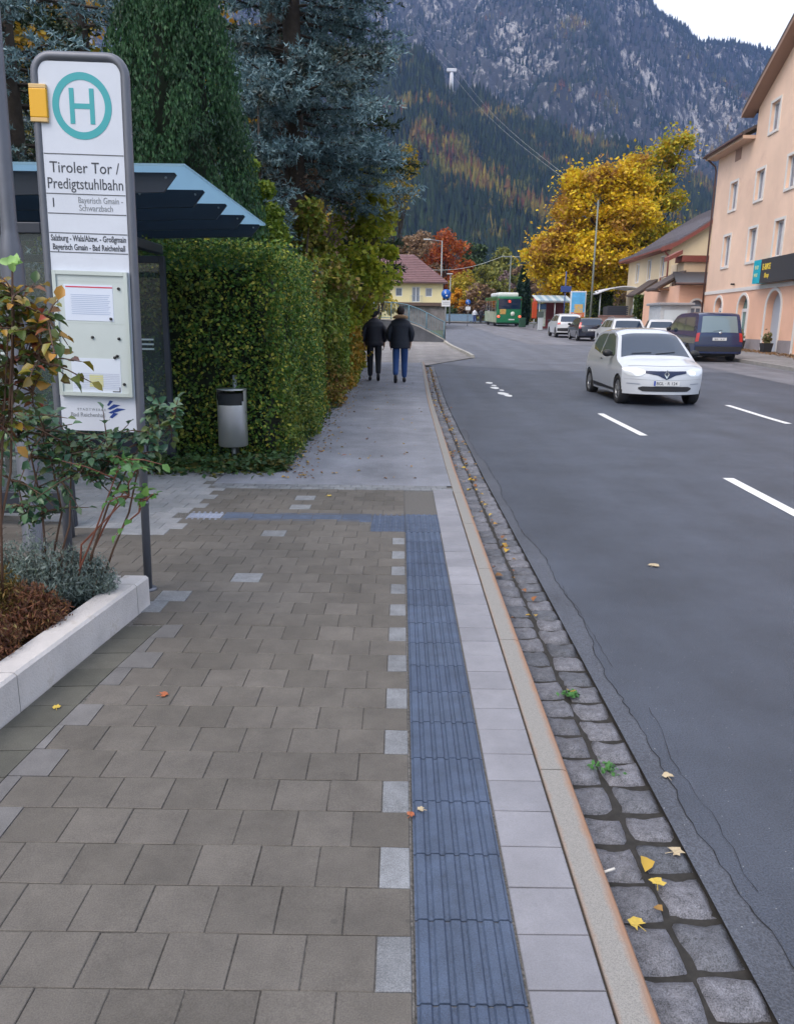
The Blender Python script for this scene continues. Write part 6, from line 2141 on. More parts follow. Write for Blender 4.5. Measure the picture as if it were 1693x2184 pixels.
m = MB(); m.tube([FA(4.4, 3.72, -.02), FA(4.4, 3.72, -.12)], .05, 8); m.ell(tuple(FA(4.4, 3.72, -.16)), (.06, .06, .05)); m.build('wall_lamp', BLACK, pk)

# shop sign box on the facade
sg = thing('shop_sign', 'cyan and dark grey shop sign box with yellow lettering on the peach building', 'shop sign', tuple(FA(8, 4.0, -.2)))
m = MB(); m.slab(rect(8.62, 13.5, 3.56, 4.62), FA, -.42, -.06); m.build('box', mat('dark_sign_box', (.045, .045, .05), .5), sg)
m = MB(); m.slab(rect(7.78, 8.619, 3.56, 4.62), FA, -.425, -.055); cy = m.build('cyan_panel', mat('cyan_panel', (.01, .40, .52), .45), sg)
FM = Matrix((( dv.x, 0, -nv.x, 0), (dv.y, 0, -nv.y, 0), (dv.z, 1, 0, 0), (0, 0, 0, 1)))


def facem(u, z, d):
    p = FA(u, z, d)
    M_ = FM.copy(); M_.translation = p
    return M_


YEL = mat('yellow_lettering', (.75, .55, .06), .5)
text('lettering', 'E-BIKE', .36, (0, 0, 0), YEL, sg, facem(8.8, 4.14, -.423), sx=.9, bold=.012, ext=.004)
text('lettering', 'Shop', .28, (0, 0, 0), YEL, sg, facem(9.1, 3.78, -.423), sx=.9, bold=.008, ext=.004)
text('lettering', 'RAD', .24, (0, 0, 0), mat('pale_yellow_lettering', (.5, .62, .35), .5), sg, facem(7.95, 4.2, -.428), sx=.85, bold=.008, ext=.004)
text('lettering', 'HAUS', .22, (0, 0, 0), mat('pale_green_lettering', (.5, .62, .35), .5), sg, facem(7.9, 3.86, -.428), sx=.75, bold=.008, ext=.004)

# flower pots by the doors
POT = mat('black_planter_box', (.02, .02, .022), .6)
STAL = leafmat('dry_plant_leaf', [(.22, .18, .08), (.12, .14, .05), (.30, .22, .12)])
for i, (s_, lab) in enumerate([(7.35, 'dark square plant pot beside the arched door, the farther one'), (10.6, 'dark square plant pot beside the tall arched niche, the nearer one')]):
    p = FA(s_, 0, -.55)
    z0 = R(p.y) + .12
    t = thing('plant_pot', lab, 'plant pot', (p.x, p.y, z0), group='plant pots along the pink wall')
    m = MB()
    m.loft([[Vector((p.x + a * w_, p.y + b_ * w_, z)) for a, b_ in ((-1, -1), (1, -1), (1, 1), (-1, 1))] for w_, z in ((.17, z0), (.22, z0 + .42), (.19, z0 + .42), (.18, z0 + .36))])
    m.build('pot', POT, t)
    n = 260
    P = np.array([p.x, p.y, z0 + .62]) + RNG.normal(size=(n, 3)) * np.array([.09, .09, .13])
    leaves('plant', STAL, t, P, .07, up=.1, aspect=2)

# ================================================================= yellow building with slate roof, beyond the pink one
D0 = Vector((19.29, 68.6, 0)); dd = Vector((-.0445, -1, 0)).normalized(); dn = Vector((1, -.0445, 0)).normalized()


def FB(u, z, d=0.0):
    p = D0 + dd * u + dn * d
    return Vector((p.x, p.y, z))


yb_ = thing('yellow_building', 'cream yellow two storey building with grey tiled roof and red brown eaves', 'building', (D0.x, D0.y, 0))
CREAMP = mat('cream_plaster', (.66, .54, .36), .85, var=.06, vscale=.5)
LU, EZ, RD, RZ = 11.9, 7.0, 5.6, 10.6
hol = [rect(3.2 - .42, 3.2 + .42, 5.05, 6.42), rect(6.75 - .42, 6.75 + .42, 5.05, 6.42), rect(10.3 - .42, 10.3 + .42, 5.05, 6.42), rect(1.4, 2.3, .8, 3.0), rect(4.6, 5.6, .8, 3.0)]
m = MB(); m.poly(rect(0, LU, .3, EZ), lambda a, b_: FB(a, b_), hol)
for h in hol: m.add([FB(a, b_) for a, b_ in h] + [FB(a, b_, .16) for a, b_ in h], [(i, (i + 1) % 4, 4 + (i + 1) % 4, 4 + i) for i in range(4)])
m.add([FB(LU, .3), FB(LU, .3, 11), FB(LU, EZ, 11), FB(LU, RZ - .15, RD), FB(LU, EZ + .35, .9), FB(LU, EZ)], [(0, 1, 2, 3, 4, 5)])
m.add([FB(0, .3), FB(0, .3, 11), FB(0, EZ, 11), FB(0, RZ - .15, RD), FB(0, EZ)], [(0, 1, 2, 3, 4)])
m.build('wall', CREAMP, yb_)
for u in (3.2, 6.75, 10.3): window(u, 5.05, 6.42, .84, yb_, FB, .09, sur=.1)
for (a, b_) in ((1.4, 2.3), (4.6, 5.6)):
    m = MB(); m.slab(rect(a, b_, .8, 3.0), FB, .1, .15); m.build('door', FRAMEW, yb_)
m = MB()
prf = [(-.75, EZ - .12), (.3, EZ + .28), (1.5, EZ + 1.0), (3.2, EZ + 2.15), (RD, RZ)]
prb = [(RD, RZ), (8.5, EZ + 1.8), (11.8, EZ - .1)]
for pr_ in (prf, prb):
    for (q0, q1) in zip(pr_[:-1], pr_[1:]):
        A_ = [FB(-.5, q0[1], q0[0]), FB(LU + .45, q0[1], q0[0]), FB(LU + .45, q1[1], q1[0]), FB(-.5, q1[1], q1[0])]
        B_ = [p + Vector((0, 0, .14)) for p in A_]
        m.add(A_ + B_, [(0, 1, 2, 3), (4, 5, 6, 7), (0, 1, 5, 4), (1, 2, 6, 5), (2, 3, 7, 6), (3, 0, 4, 7)])
# tile courses as real steps
for i in range(26):
    t_ = i / 26
    d_ = -.72 + (RD + .70) * t_
    z_ = float(np.interp(d_, [p[0] for p in prf], [p[1] for p in prf])) + .145
    m.slab([(-.5, z_), (LU + .45, z_), (LU + .45, z_ + .035), (-.5, z_ + .035)], FB, d_, d_ + .12)
rf = m.build('roof', mat('grey_slate_tiles', (.13, .12, .14), .6, var=.3, vscale=5, bump=.5, bscale=10), yb_)
m = MB(); m.slab(rect(9.6, 10.1, RZ - .3, RZ + .75), FB, RD + .3, RD + .8); m.build('chimney', mat('chimney_brick', (.25, .14, .10), .8), rf)
m = MB()
for (q0, q1) in zip(prf[:-1], prf[1:]):
    A_ = [FB(LU + .46, q0[1] - .28, q0[0]), FB(LU + .46, q0[1] + .02, q0[0]), FB(LU + .46, q1[1] + .02, q1[0]), FB(LU + .46, q1[1] - .28, q1[0])]
    m.add(A_, [(0, 1, 2, 3)])
    A_ = [FB(LU + .46, q0[1] - .02, q0[0]), FB(LU + .0, q0[1] - .02, q0[0]), FB(LU + .0, q1[1] - .02, q1[0]), FB(LU + .46, q1[1] - .02, q1[0])]
    m.add(A_, [(0, 1, 2, 3)])
m.slab(rect(-.5, LU + .45, EZ - .25, EZ - .125), FB, -.76, -.0)
m.build('eaves_board', WOODR, yb_)
m = MB(); m.tube([FB(LU + .3, EZ - .1, -.7), FB(LU + .1, EZ - .6, -.15), FB(LU + .05, EZ - 1.0, -.1), FB(LU + .05, 5.0, -.1), FB(LU - .1, 4.9, -.5), FB(LU - .1, .8, -.5)], .06, 7)
m.build('downpipe', WOODR, yb_)
# red brown beams across the near gable wall
m = MB(); m.slab([(0, 0), (1, 0), (1, 1), (0, 1)], lambda a, b_, c_: FB(LU + .02 + c_, 5.45 + b_ * .08, .9 + a * 5), 0, .06)
m.build('thin_band', WOODR, yb_)

# annex between the two buildings
an = thing('annex', 'low salmon annex with one arched window and black lean-to roof between the two buildings', 'annex', (18.0, 48, 0))


def FC(u, z, d=0.0): return Vector((16.85 + u + d * .0445, 47.6 + d, z))


m = MB(); hw_ = [arch(.38, 1.1, 1.35, 3.1)]
m.poly(rect(-.35, 2.2, .3, 3.95), lambda a, b_: FC(a, b_), hw_)
m.add([FC(a, b_) for a, b_ in hw_[0]] + [FC(a, b_, .22) for a, b_ in hw_[0]], [(i, (i + 1) % len(hw_[0]), len(hw_[0]) + (i + 1) % len(hw_[0]), len(hw_[0]) + i) for i in range(len(hw_[0]))])
m.add([FC(-.35, .3), FC(-.35, .3, 8), FC(-.35, 3.95, 8), FC(-.35, 3.95)], [(0, 1, 2, 3)])
m.build('wall', SALMON, an)
m = MB(); m.slab(arch(.38, 1.1, 1.35, 3.1), FC, .18, .2); wn = m.build('arched_window', PANE, an)
m = MB(); m.slab(rect(.38, .45, 1.35, 2.7), FC, .12, .17); m.slab(rect(1.03, 1.1, 1.35, 2.7), FC, .12, .17); m.slab(rect(.45, 1.03, 2.62, 2.74), FC, .12, .17); m.slab(rect(.71, .77, 1.35, 2.62), FC, .12, .17)
m.build('sash', FRAMEW, wn)
m = MB()
o = [(.38 - .11, 1.25), *[(.74 - .47 * math.cos(PI * i / 12), 2.74 + .47 * math.sin(PI * i / 12)) for i in range(13)], (1.21, 1.25)]
i_ = [(.379, 1.25), *[(.74 - .361 * math.cos(PI * i / 12), 2.74 + .361 * math.sin(PI * i / 12)) for i in range(13)], (1.101, 1.25)]
for k in range(len(o) - 1): m.slab([o[k], o[k + 1], i_[k + 1], i_[k]], FC, -.04, 0)
m.build('surround', TRIMW, wn)
m = MB()
A_ = [FC(-.75, 3.98, -.6), FC(2.3, 3.98, -.6), FC(2.3, 4.75, 2.2), FC(-.2, 4.75, 2.2)]
B_ = [p + Vector((0, 0, .1)) for p in A_]
m.add(A_ + B_, [(0, 1, 2, 3), (4, 5, 6, 7), (0, 1, 5, 4), (1, 2, 6, 5), (2, 3, 7, 6), (3, 0, 4, 7)])
m.build('lean_to_roof', mat('black_sheet_roof', (.03, .03, .035), .45, var=.2), an)
m = MB(); m.tube([FC(-.8, 4.0, -.66), FC(2.3, 4.0, -.66)], .07, 8); m.tube([FC(1.7, 3.95, -.66), FC(1.75, 3.6, -.5), FC(2.1, 3.3, -.1), FC(2.15, .4, -.1)], .05, 7)
m.build('gutter', GUTT, an)
m = MB()
m.box(17.5, 19.6, 50.05, 51.2, 3.9, 5.45)
m.build('upper_wall', mat('warm_plaster', (.56, .43, .30), .85, var=.06), an)
m = MB(); m.box(17.3, 19.6, 49.9, 51.2, 5.451, 5.83); m.build('fascia', WOODR, an)
m = MB(); m.add([Vector(v) for v in [(16.5, 49.9, 5.75), (17.29, 49.9, 6.15), (17.29, 50.9, 6.15), (16.5, 50.9, 5.75), (16.5, 49.9, 5.5), (17.29, 49.9, 5.9), (17.29, 50.9, 5.9), (16.5, 50.9, 5.5)]], [(0, 1, 2, 3), (4, 5, 6, 7), (0, 1, 5, 4), (1, 2, 6, 5), (2, 3, 7, 6), (3, 0, 4, 7)])
m.build('small_roof', WOODR, an)

# wooden porch roofs
TIM = mat('brown_timber', (.17, .085, .04), .6, var=.2)


def porch(x, y, z, w_, dpt, rise, label):
    t = thing('porch_roof', label, 'porch roof', (x, y, z), group='timber porch roofs on the yellow building')
    m = MB()
    A_ = [Vector((x, y, z)), Vector((x, y + w_, z)), Vector((x + dpt, y + w_, z + rise)), Vector((x + dpt, y, z + rise))]
    B_ = [p + Vector((0, 0, .13)) for p in A_]
    m.add(A_ + B_, [(0, 1, 2, 3), (4, 5, 6, 7), (0, 1, 5, 4), (1, 2, 6, 5), (2, 3, 7, 6), (3, 0, 4, 7)])
    m.build('roof', ROOFT, t)
    for yy in (y + .12, y + w_ - .12):
        m = MB(); m.tube([(x + .1, yy, z + .0), (x + dpt, yy, z + rise - .06)], .06, 5); m.tube([(x + dpt - .04, yy, z - 1.1), (x + dpt * .55, yy, z + .0), (x + .25, yy, z + .04)], .055, 5); m.tube([(x + dpt - .04, yy, z - 1.25), (x + dpt - .04, yy, z + rise - .1)], .06, 5)
        m.build('bracket', TIM, t)
    m = MB(); m.tube([(x + .15, y, z + .02), (x + .15, y + w_, z + .02)], .06, 5); m.build('beam', TIM, t)


porch(17.3, 59.2, 3.75, 2.4, 1.6, 1.1, 'tiled timber porch roof on the yellow building, farther and smaller')
porch(15.75, 49.6, 3.75, 2.2, 1.75, 1.05, 'tiled timber porch roof nearer the pink annex, on tall wooden brackets')
m = MB(); m.box(17.45, 19.6, 51.21, 52.3, .3, 5.4)
tag(m.build('link_building', mat('warm_plaster_two', (.60, .48, .34), .85, var=.06)), 'warm plaster wing between the annex and the yellow building', 'building wing')

# grey garage box
gb = thing('garage', 'small pale grey garage box with a wide shutter behind the parked cars', 'garage', (15.6, 46, .4))
m = MB(); m.box(14.75, 16.45, 45.3, 47.4, .3, 2.72); m.build('wall', mat('garage_grey', (.42, .44, .46), .7, var=.1), gb)
m = MB(); m.rbox(14.6, 16.6, 45.1, 47.6, 2.721, 2.86, .03); m.build('roof', mat('garage_roof_edge', (.30, .30, .32), .6), gb)
m = MB(); m.box(14.98, 16.25, 45.26, 45.299, .5, 2.45); m.build('shutter', mat('shutter_pale_blue', (.50, .56, .60), .5), gb)

# ================================================================= far yellow house with mauve hipped roof
hs = thing('house', 'pale yellow house with mauve brown hipped roof at the end of the street', 'house', (-1, 78, 0))
YP = mat('pale_yellow_plaster', (.70, .63, .36), .85, var=.05, vscale=.4)
hx0, hx1, hy0, hy1, ez, rz_ = -9.0, 3.9, 75.2, 84.5, 5.35, 8.0
FH = lambda a, b_, d=0: Vector((a, hy0 + d, b_))
holes = [rect(-.55, .10, 4.05, 4.85), rect(1.0, 1.75, 3.55, 4.95), rect(2.25, 2.9, 4.05, 4.85), rect(-2.6, -1.9, 4.05, 4.85), rect(-5, -4.3, 4.05, 4.85)]
m = MB(); m.poly(rect(hx0, hx1, .5, ez), lambda a, b_: FH(a, b_), holes)
for h in holes: m.add([FH(a, b_) for a, b_ in h] + [FH(a, b_, .15) for a, b_ in h], [(i, (i + 1) % 4, 4 + (i + 1) % 4, 4 + i) for i in range(4)])
m.add([(hx1, hy0, .5), (hx1, hy1, .5), (hx1, hy1, ez), (hx1, hy0, ez)], [(0, 1, 2, 3)])
m.add([(hx0, hy0, .5), (hx0, hy1, .5), (hx0, hy1, ez), (hx0, hy0, ez)], [(0, 1, 2, 3)])
m.build('wall', YP, hs)
for (a, b_, z0, z1) in [(-.55, .10, 4.05, 4.85), (2.25, 2.9, 4.05, 4.85), (-2.6, -1.9, 4.05, 4.85), (-5, -4.3, 4.05, 4.85), (1.0, 1.75, 3.55, 4.95)]:
    window((a + b_) / 2, z0, z1, b_ - a, hs, FH, .07, mull=(b_ - a) > .7, sur=.0)
m = MB()
for k in range(9): m.tube([(.85 + k * .14, hy0 - .35, 3.5), (.85 + k * .14, hy0 - .35, 4.1)], .012, 4)
m.tube([(.82, hy0 - .35, 4.1), (2.0, hy0 - .35, 4.1)], .02, 5); m.box(.8, 2.0, hy0 - .4, hy0, 3.42, 3.5)
m.build('balcony', mat('blue_grey_rail', (.22, .28, .34), .5), hs)
ov = .45
ax, bx_ = hx0 - ov, hx1 + ov
ay, by_ = hy0 - ov, hy1 + ov
my = (ay + by_) / 2
m = MB()
V_ = [(ax, ay, ez), (bx_, ay, ez), (bx_, by_, ez), (ax, by_, ez), (ax + 4, my, rz_ + .2), (1.2, my, rz_ + .2)]
m.add(V_, [(0, 1, 5, 4), (1, 2, 5), (2, 3, 4, 5), (3, 0, 4), (3, 2, 1, 0)])
for i in range(1, 16):
    t_ = i / 16
    z_ = ez + (rz_ + .2 - ez) * t_; y_ = ay + (my - ay) * t_
    xa = ax + 4 * t_; xb = bx_ + (1.2 - bx_) * t_
    m.box(xa, xb, y_ - .05, y_ + .12, z_ - .03, z_ + .045)
rf = m.build('roof', mat('mauve_brown_tiles', (.17, .095, .10), .65, var=.2, vscale=3), hs)
m = MB(); m.box(.3, .95, 77.6, 78.3, 6.7, 6.95); m.build('roof_window', mat('rooflight_pale', (.55, .60, .68), .3), rf)
m = MB(); m.box(ax, bx_, ay - .04, ay + .05, ez - .12, ez + .04); m.build('gutter', mat('dark_gutter', (.09, .05, .05), .5), hs)
gw = thing('garage_wing', 'low stone garage wing with brown flat roof in front of the yellow house', 'garage', (1.6, 73, 1))
m = MB(); m.box(-.2, 4.05, 71.6, 75.1, .5, 3.1); m.build('wall', mat('rubble_stone_wall', (.20, .185, .18), .9, var=.35, vscale=2.5, stain=(.12, .10, .09), sscale=1.5), gw)
m = MB(); m.rbox(-.4, 4.25, 71.3, 75.15, 3.101, 3.42, .03); m.build('roof_edge', mat('brown_roof_edge', (.10, .065, .05), .7), gw)

# ================================================================= underpass parapet with blue railing
par = thing('parapet', 'dark concrete ramp wall sloping down to the road beside the driveway', 'ramp wall', (1.0, 45.5, .4))
m = MB()
prof = [(-1.6, 1.75), (-.4, 1.70), (.35, 1.58), (1.0, 1.36), (1.6, 1.08), (2.1, .82), (2.55, .60)]
A_, B_ = [], []
for (x, z) in prof: A_.append((x, z))
outl = A_ + [(2.55, .2), (-1.6, .2)]
m.slab(outl, lambda a, b_, d: (a, 45.6 + d + (2.55 - a) * .25, b_), 0, .22)
m.build('wall', mat('dark_ramp_concrete', (.085, .09, .105), .9, var=.25, vscale=1.5), par)
m = MB()
o2 = [(x, z + .0) for x, z in prof]
for (q0, q1) in zip(o2[:-1], o2[1:]):
    m.slab([q0, q1, (q1[0], q1[1] + .07), (q0[0], q0[1] + .07)], lambda a, b_, d: (a, 45.6 + d + (2.55 - a) * .25, b_ + .001), -.03, .25)
m.build('coping', mat('pale_coping', (.33, .32, .31), .85, var=.2, vscale=3), par)
rl = thing('railing', 'blue grey bar railing curving along the top of the ramp wall', 'railing', (1.0, 45.6, 1.2))
BL = mat('blue_grey_railing_paint', (.10, .20, .26), .5)
fz = interp([p[0] for p in prof], [p[1] for p in prof])
fy = lambda x: 45.7 + (2.55 - x) * .25
m = MB(); m.tube([(x, fy(x), fz(x) + 1.02) for x in np.linspace(-1.6, 2.5, 18)], .03, 6); rt = m.build('top_rail', BL, rl)
m = MB(); m.tube([(x, fy(x), fz(x) + .14) for x in np.linspace(-1.6, 2.5, 18)], .022, 6); m.build('bottom_rail', BL, rl)
for x in np.linspace(-1.6, 2.5, 5):
    m = MB(); m.tube([(x, fy(x), fz(x) + .05), (x, fy(x), fz(x) + 1.04)], .032, 6); m.build('rail_post', BL, rl)
for x in np.linspace(-1.5, 2.42, 44):
    m = MB(); m.tube([(x, fy(x), fz(x) + .14), (x, fy(x), fz(x) + 1.0)], .010, 4, cap=False); m.build('bar', BL, rl)
# rear railing along the bridge
r2 = thing('bridge_railing', 'low blue railing along the far side of the bridge in front of the hedge', 'railing', (6, 98.5, R(98)))
m = MB()
m.tube([(2.5, 98.4, R(98) + 1.1), (12.5, 98.4, R(98) + 1.1)], .04, 5); m.tube([(2.5, 98.4, R(98) + .3), (12.5, 98.4, R(98) + .3)], .03, 5); m.build('rails', BL, r2) if False else None
tr = m.build('rail_pair', BL, r2)
m = MB(); m.box(2.5, 9, 98.38, 98.42, R(98) + .3, R(98) + 1.1); m.build('infill_panel', mat('blue_panel', (.16, .24, .33), .6, var=.15), r2)

# wall along the far side hedge
lowwall = MB(); lowwall.box(3.5, 8.6, 100.2, 100.5, 1.6, 2.5)
tag(lowwall.build('garden_wall', mat('pale_garden_wall', (.30, .29, .28), .9, var=.2)), 'low pale garden wall across the end of the road', 'wall')
# ================================================================= street furniture farther off
def sign_post(name, label, x, y, H, discs, group=None, r_=.03):
    z = R(y) + .02
    t = thing(name, label, 'road sign', (x, y, z), group=group)
    m = MB(); m.cyl(x, y, z, z + H, r_, n=8); m.build('post', GALV, t)
    for d in discs: d(t, x, y, z)
    return t


BLUES = mat('sign_blue', (.015, .12, .48), .4)
SWH = mat('sign_white', (.72, .73, .75), .4)


def disc(h, r_, mt):
    def f(t, x, y, z):
        m = MB(); m.tube([(x, y - .045, z + h), (x, y - .03, z + h)], r_, 24); o = m.build('disc', mt, t)
        m = MB()   # small white figures of a shared path
        m.box(x - r_ * .25, x - r_ * .05, y - .052, y - .046, z + h + r_ * .05, z + h + r_ * .55)
        m.ell((x - r_ * .1, y - .049, z + h + r_ * .68), (r_ * .1, .004, r_ * .1), 8, 6)
        m.ell((x + r_ * .15, y - .049, z + h - r_ * .35), (r_ * .18, .004, r_ * .18), 8, 6)
        m.build('pictogram', SWH, o)
    return f


def plate(h, w_, hh, mt, rows=2):
    def f(t, x, y, z):
        m = MB(); m.rbox(x - w_ / 2, x + w_ / 2, y - .05, y - .03, z + h - hh / 2, z + h + hh / 2, .006); o = m.build('plate', mt, t)
        if rows:
            m = MB()
            for k in range(rows): m.box(x - w_ * .38, x + w_ * .38, y - .053, y - .0505, z + h + hh * (.15 - .3 * k), z + h + hh * (.23 - .3 * k))
            m.build('plate_writing', TXTG, o)
    return f


sign_post('path_sign', 'round blue shared path sign with white plate at the end of the railing', 2.66, 47.6, 3.0, [disc(2.72, .28, BLUES), plate(2.18, .52, .36, SWH)])
sign_post('blue_sign', 'small blue sign with white plate near the distant pedestrians', 6.7, 80.0, 2.5, [disc(2.35, .26, BLUES), plate(1.75, .5, .34, SWH, 0)])
m_ = MB()


def street_lamp(label, x, y, H, arm, dx, group='street lamps along the road'):
    z = R(y)
    t = thing('street_lamp', label, 'street lamp', (x, y, z), group=group)
    m = MB(); m.tube([(x, y, z), (x, y, z + H)], [.09, .05], 8); m.build('pole', mat('lamp_pole_grey', (.27, .29, .29), .5, .3), t)
    m = MB(); m.tube([(x, y, z + H - .05), (x + dx * .5, y, z + H + arm * .5), (x + dx, y, z + H + arm)], .03, 5); m.build('arm', GALV, t)
    m = MB(); m.rbox(x + dx - .35, x + dx + .35, y - .1, y + .1, z + H + arm - .06, z + H + arm + .05, .03); m.build('lamp_head', mat('lamp_head_pale', (.5, .52, .52), .4), t)


street_lamp('tall street lamp with curved arm above the yellow house roof', 3.75, 76, 7.9, .1, -1.4)
street_lamp('short street lamp standing in front of the autumn wood', 5.6, 92, 5.6, 0, -.1)
# wooden or concrete line poles with wires
for (x, y, H, lab, xa) in [(12.95, 96, 8.0, 'pale utility pole with cross arm left of the cypress', True), (14.75, 62, 9.9, 'tall grey utility pole in front of the golden maple', False)]:
    z = R(y)
    t = thing('utility_pole', lab, 'utility pole', (x, y, z), group='utility poles')
    m = MB(); m.tube([(x, y, z), (x, y, z + H)], [.09, .055], 8); m.build('pole', mat('pole_grey_green', (.18, .20, .18), .8, var=.1), t)
    if xa:
        m = MB(); m.box(x - .9, x + 3.2, y - .05, y + .05, z + H - .25, z + H - .13); m.build('cross_arm', GALV, t)
m = MB()
pts = [Vector((-1 + 13.95 * t_, 76 + 20 * t_, 6.75 + 3.0 * t_ - 1.1 * math.sin(PI * t_) + .15)) for t_ in np.linspace(0, 1, 14)]
pts[-1] = Vector((12.3, 96, R(96) + 7.85))
m.tube(pts, .022, 4)
tag(m.build('overhead_wire', mat('wire_pale', (.5, .52, .5), .5)), 'thin pale overhead wire running from the yellow house to the utility pole', 'wire')

# distant bus shelter opposite with striped glass roof
ks = thing('far_bus_shelter', 'small shelter with striped glass roof and maroon wall across the road', 'bus shelter', (13.8, 74, R(74)))
z = R(73) + .1
m = MB()
for k in range(9):
    m.mi = k % 2
    xa = 12.2 + k * .36
    m.add([(xa, 72, z + 2.5), (xa + .36, 72, z + 2.5), (xa + .50, 75.5, z + 3.05), (xa + .14, 75.5, z + 3.05), (xa, 72, z + 2.44), (xa + .36, 72, z + 2.44), (xa + .50, 75.5, z + 2.99), (xa + .14, 75.5, z + 2.99)], [(0, 1, 2, 3), (4, 5, 6, 7), (0, 1, 5, 4), (2, 3, 7, 6), (0, 3, 7, 4), (1, 2, 6, 5)])
m.build('roof', [mat('roof_stripe_pale', (.55, .63, .66), .4), mat('roof_stripe_blue', (.28, .42, .52), .35)], ks)
m = MB(); m.box(13.4, 15.3, 74.6, 75.0, z, z + 2.35); m.build('rear_wall', mat('maroon_wall', (.14, .03, .035), .7, var=.3, vscale=2), ks)
m = MB(); m.rbox(12.3, 15.4, 71.95, 72.05, z + 2.3, z + 2.43, .01); m.build('fascia', GALV, ks)
for xx in (12.5, 13.9, 15.3):
    m = MB(); m.cyl(xx, 72.1, z, z + 2.3, .05, n=8); m.build('post', GALV, ks)
m = MB(); m.rbox(12.35, 13.15, 72.3, 72.4, z + 1.7, z + 2.2, .01); m.build('info_panel', mat('dark_blue_panel', (.03, .07, .14), .4), ks)
m = MB(); m.rbox(12.9, 13.3, 73.2, 73.4, z + .2, z + 2.0, .01); m.build('poster', mat('pale_poster', (.5, .52, .45), .5, stain=(.15, .3, .2), sscale=3, sth=.5), ks)
# red totem
tt = thing('totem', 'slim orange red totem with pink top beside the far shelter', 'totem', (13.1, 78, R(78)))
z = R(78)
m = MB(); m.rbox(12.8, 13.3, 77.9, 78.1, z + .9, z + 2.5, .05); m.build('panel', mat('orange_red_panel', (.5, .07, .02), .5), tt)
m = MB(); m.rbox(12.9, 13.25, 77.9, 78.1, z + 2.52, z + 3.1, .08); m.build('cap', mat('pink_cap', (.6, .16, .18), .5), tt)
m = MB(); m.cyl(13.05, 78, z, z + .9, .06, n=8); m.build('post', GALV, tt)
# ticket machine
tm = thing('ticket_machine', 'grey ticket machine with dark head standing by the far shelter', 'ticket machine', (12.35, 70.5, R(70)))
z = R(70) + .05
m = MB(); m.rbox(12.15, 12.55, 70.3, 70.7, z, z + 1.1, .03); m.build('cabinet', mat('cabinet_grey', (.42, .45, .47), .5), tm)
m = MB(); m.rbox(12.1, 12.6, 70.25, 70.75, z + 1.101, z + 1.6, .04); m.build('head', mat('dark_head', (.06, .08, .07), .5), tm)
m = MB(); m.rbox(11.4, 12.0, 76.3, 76.9, R(76) + .1, R(76) + 1.0, .05); tag(m.build('wheeled_bin', mat('dark_green_plastic', (.015, .06, .035), .6)), 'dark green bin between the bus and the ticket machine', 'bin')
# illuminated advertising case
ad_ = thing('poster_case', 'tall poster case with blue and orange advertisement behind the white crossover', 'poster case', (14.6, 66, R(66)))
z = R(66) + .1
m = MB(); m.rbox(13.95, 15.25, 65.9, 66.1, z + .5, z + 2.95 + .3, .03); m.build('case', mat('case_white', (.6, .62, .64), .5), ad_)
m = MB(); m.box(14.05, 15.15, 65.885, 65.899, z + 1.55, z + 3.15); ps = m.build('poster_sky', mat('poster_blue', (.10, .38, .68), .5, var=.25, vscale=2, stain=(.6, .55, .5), sscale=1.7, sth=.6), ad_)
m = MB(); m.box(14.05, 15.15, 65.885, 65.899, z + .6, z + 1.5499); m.build('poster_ground', mat('poster_orange', (.60, .14, .04), .5, stain=(.7, .6, .5), sscale=4, sth=.55), ad_)
m = MB(); m.box(14.3, 15.0, 65.87, 65.884, z + 1.5, z + 2.2); m.build('poster_figure', mat('poster_yellow', (.65, .42, .12), .5, stain=(.15, .35, .6), sscale=6, sth=.5), ad_)
for xx in (14.1, 15.1):
    m = MB(); m.cyl(xx, 66, z - .1, z + .5, .05, n=8); m.build('leg', GALV, ad_)
m = MB(); m.rbox(13.6, 14.5, 68.4, 68.5, R(68) + 3.3, R(68) + 3.8, .02); m.tube([(14.0, 68.5, R(68)), (14.0, 68.5, R(68) + 5.0)], .05, 6)
tag(m.build('station_sign', mat('navy_sign', (.03, .06, .20), .5)), 'navy blue sign on a post above the far shelter', 'road sign')
# low reddish wall, hedge, bins
m = MB(); m.box(14.9, 17.8, 59.9, 60.2, .6, 2.25); m.box(14.9, 17.8, 59.85, 60.25, 2.251, 2.33)
tag(m.build('boundary_wall', mat('reddish_wall', (.26, .16, .14), .85, var=.2, vscale=2)), 'low reddish boundary wall behind the parked cars', 'wall')
hd = []
for (x0_, x1_, y_, h_, lab) in [(15.3, 17.4, 66.0, 3.3, 'clipped green hedge between the poster case and the bin store'), (17.3, 17.95, 59.0, 3.0, 'dark clipped shrub at the corner of the yellow building')]:
    rg = np.random.default_rng(int(x0_ * 10))
    z = R(y_)
    t = thing('clipped_hedge', lab, 'hedge', ((x0_ + x1_) / 2, y_, z), group='clipped hedges across the road')
    n = 2600
    P = np.stack([rg.uniform(x0_, x1_, n), y_ + rg.uniform(-.5, .5, n), z + h_ * rg.uniform(0, 1, n) ** .8], 1)
    leaves('foliage', leafmat('clipped_hedge_leaf', [(.03, .06, .015), (.06, .10, .02), (.12, .13, .03)]), t, P, .16)
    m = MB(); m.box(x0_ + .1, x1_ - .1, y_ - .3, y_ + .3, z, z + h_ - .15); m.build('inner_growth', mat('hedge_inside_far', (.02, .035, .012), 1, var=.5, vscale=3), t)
bs = thing('bin_store', 'dark slatted bin store box on the low wall by the hedge', 'bin store', (16.6, 60.6, 1))
m = MB()
for k in range(8): m.box(15.6, 17.2, 60.4, 60.45, 1.95 + k * .14, 2.06 + k * .14)
m.build('slats', mat('dark_slats', (.035, .04, .055), .6), bs)
